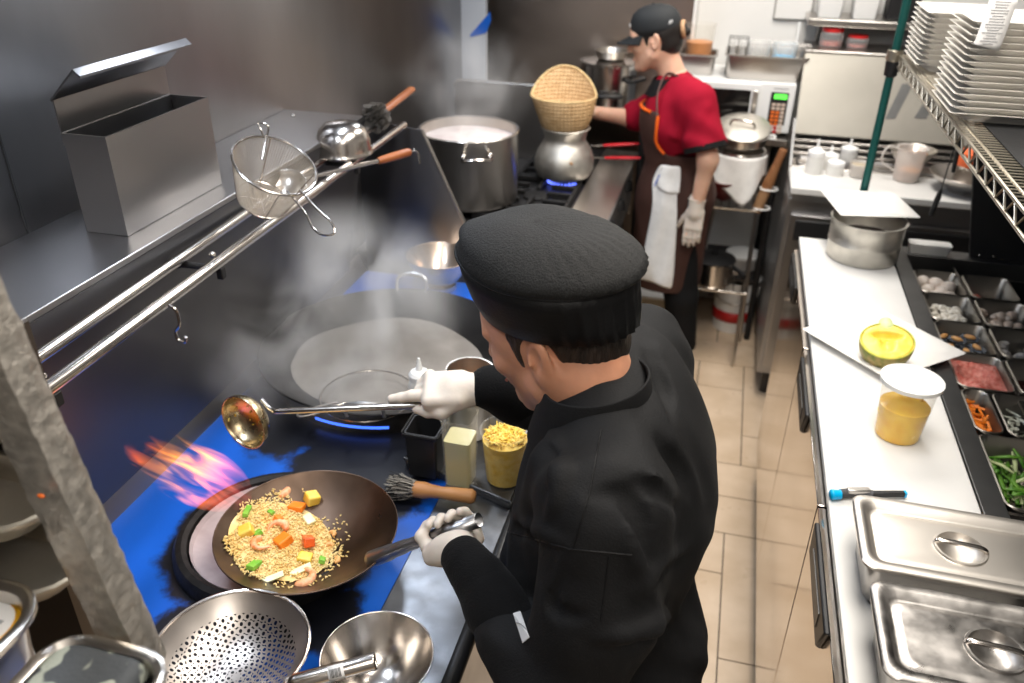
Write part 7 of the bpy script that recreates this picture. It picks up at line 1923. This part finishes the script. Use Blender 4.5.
em = N.new('ShaderNodeEmission'); LK.new(rp.outputs['Color'], em.inputs['Color']); LK.new(st_n, em.inputs['Strength']); LK.new(em.outputs[0], out.inputs['Volume'])
fm.cycles.volume_step_rate = .12
fl2 = SDF().ell((0,0,FL*.52), (.056,.046,FL*.64), None, .01)
V_, F_ = fl2.mesh(.008); mb = MB(); mb.v = [tuple(p) for p in V_]; mb.f = [tuple(int(i) for i in f) for f in F_]; mb.mi = [0]*len(mb.f)
o = mb.build('flame', fm, None, None, angle=180, local=True); o.matrix_world = FM
tag(o, 'orange and pink flame flaring up behind the front wok', 'flame', None, 'stuff')
# glow of the fire itself
def steam(name, sdf, dens, c0, r0, label, scale=5.0, lo=.42):
    m = bpy.data.materials.new(name+'_vapour'); m.use_nodes = True; nt = m.node_tree; N = nt.nodes; L_ = nt.links
    N.remove(N['Principled BSDF']); out = N['Material Output']
    vs = N.new('ShaderNodeVolumeScatter'); vs.inputs['Color'].default_value = (.96,.95,.94,1); vs.inputs['Anisotropy'].default_value = .15
    geo = N.new('ShaderNodeNewGeometry'); mp = N.new('ShaderNodeMapping'); mp.inputs['Scale'].default_value = (1,1,.6); L_.new(geo.outputs['Position'], mp.inputs['Vector'])
    nz = N.new('ShaderNodeTexNoise'); nz.inputs['Scale'].default_value = scale; nz.inputs['Detail'].default_value = 3; nz.inputs['Distortion'].default_value = .8; L_.new(mp.outputs['Vector'], nz.inputs['Vector'])
    mr = N.new('ShaderNodeMapRange'); mr.inputs['From Min'].default_value = lo; mr.inputs['From Max'].default_value = .72; mr.inputs['To Min'].default_value = 0; mr.inputs['To Max'].default_value = dens; L_.new(nz.outputs['Fac'], mr.inputs['Value'])
    mp2 = N.new('ShaderNodeVectorMath'); mp2.operation = 'SUBTRACT'; mp2.inputs[1].default_value = c0; L_.new(geo.outputs['Position'], mp2.inputs[0])
    mp3 = N.new('ShaderNodeVectorMath'); mp3.operation = 'DIVIDE'; mp3.inputs[1].default_value = r0; L_.new(mp2.outputs[0], mp3.inputs[0])
    ln = N.new('ShaderNodeVectorMath'); ln.operation = 'LENGTH'; L_.new(mp3.outputs[0], ln.inputs[0])
    fo = N.new('ShaderNodeMapRange'); fo.interpolation_type = 'SMOOTHSTEP'; fo.inputs['From Min'].default_value = .25; fo.inputs['From Max'].default_value = 1; fo.inputs['To Min'].default_value = 1; fo.inputs['To Max'].default_value = 0; L_.new(ln.outputs['Value'], fo.inputs['Value'])
    mu = N.new('ShaderNodeMath'); mu.operation = 'MULTIPLY'; L_.new(mr.outputs['Result'], mu.inputs[0]); L_.new(fo.outputs['Result'], mu.inputs[1]); L_.new(mu.outputs[0], vs.inputs['Density']); L_.new(vs.outputs[0], out.inputs['Volume'])
    V_, F_ = sdf.mesh(.02); mb = MB(); mb.v = [tuple(p) for p in V_]; mb.f = [tuple(int(i) for i in f) for f in F_]; mb.mi = [0]*len(mb.f)
    o = mb.build(name, m, None, c0, angle=180); tag(o, label, 'steam', None, 'stuff')
    return o
cs = V((-.84,1.56,1.06)); rs = V((.36,.40,.27))
steam('steam', SDF().ell(cs, rs, None, .01), 11.0, cs, rs, 'pale steam rising from the large black wok')
cs = V((-.90,2.88,1.30)); rs = V((.26,.26,.24))
steam('steam', SDF().ell(cs, rs, None, .01), 5.0, cs, rs, 'thin steam rising from the milky stockpot', 7)
SC.cycles.volume_step_rate = 2.5; SC.cycles.volume_max_steps = 96; SC.cycles.volume_bounces = 1
# ---------------------------------------------------------------- exhaust hood over the range line (above the frame)
t = thing('exhaust_hood', 'steel exhaust hood over the wok range', 'hood', (-.8,1.8,2.08))
m = MB(); m.box((WLX+.001,.1,2.10),(-.42,3.6,2.102)); 
m.box((-.425,.1,2.05),(-.42,3.6,2.55)); m.box((WLX+.001,.1,2.05),(-.42,.105,2.55)); m.box((WLX+.001,3.595,2.05),(-.42,3.6,2.55)); m.box((WLX+.001,.1,2.545),(-.42,3.6,2.55))
m.build('canopy', steel_worn, t, smooth=False)
# ---------------------------------------------------------------- camera, lights, world
cd = bpy.data.cameras.new('camera'); cam = bpy.data.objects.new('camera', cd); link(cam)
R3 = Matrix((XC, YC, ZC))      # rows: world axes in camera coordinates (x right, y down, z forward)
cx = Vector((R3[0][0], R3[1][0], R3[2][0])); cy = Vector((R3[0][1], R3[1][1], R3[2][1])); cz = Vector((R3[0][2], R3[1][2], R3[2][2]))
Mc = Matrix((cx, -cy, -cz)).transposed().to_4x4(); Mc.translation = CAM
cam.matrix_world = Mc
cd.sensor_width = 36; cd.lens = 36*FPX/1024; cd.clip_start = .02; cd.clip_end = 30
cd.dof.use_dof = True; cd.dof.focus_distance = 1.22; cd.dof.aperture_fstop = 4.2
SC.camera = cam
def area(name, loc, rot, sx, sy, power, col=(1,.95,.88)):
    l = bpy.data.lights.new(name, 'AREA'); l.shape = 'RECTANGLE'; l.size = sx; l.size_y = sy; l.energy = power; l.color = col
    o = bpy.data.objects.new(name, l); link(o); o.location = loc; o.rotation_euler = rot; return o
area('ceiling_light', (.25,1.2,2.66), (0,0,0), .6, 1.2, 38, (1,.94,.86))
area('ceiling_light', (.20,3.0,2.66), (0,0,0), .6, 1.2, 44, (1,.95,.88))
area('ceiling_light', (.15,-.5,2.66), (0,0,0), .6, 1.2, 24, (1,.94,.86))
area('hood_light', (-.86,.85,2.09), (0,0,0), .10, .4, 7, (.78,.87,1))
area('hood_light', (-.86,1.75,2.09), (0,0,0), .10, .4, 7, (.78,.87,1))
area('hood_light', (-.80,2.9,2.09), (0,0,0), .10, .5, 7, (.88,.93,1))
w = bpy.data.worlds.new('world'); SC.world = w; w.use_nodes = True
w.node_tree.nodes['Background'].inputs[0].default_value = (.9,.92,1,1); w.node_tree.nodes['Background'].inputs[1].default_value = .25
SC.view_settings.view_transform = 'Standard'; SC.view_settings.look = 'None'; SC.view_settings.gamma = 1; SC.view_settings.exposure = 0
SC.view_settings.use_curve_mapping = False
SC.cycles.use_denoising = True
SC.cycles.max_bounces = 8; SC.cycles.diffuse_bounces = 4; SC.cycles.glossy_bounces = 4; SC.cycles.transparent_max_bounces = 24; SC.cycles.transmission_bounces = 6
SC.cycles.sample_clamp_indirect = 6; SC.cycles.caustics_reflective = False; SC.cycles.caustics_refractive = False
SC.cycles.blur_glossy = 1.0
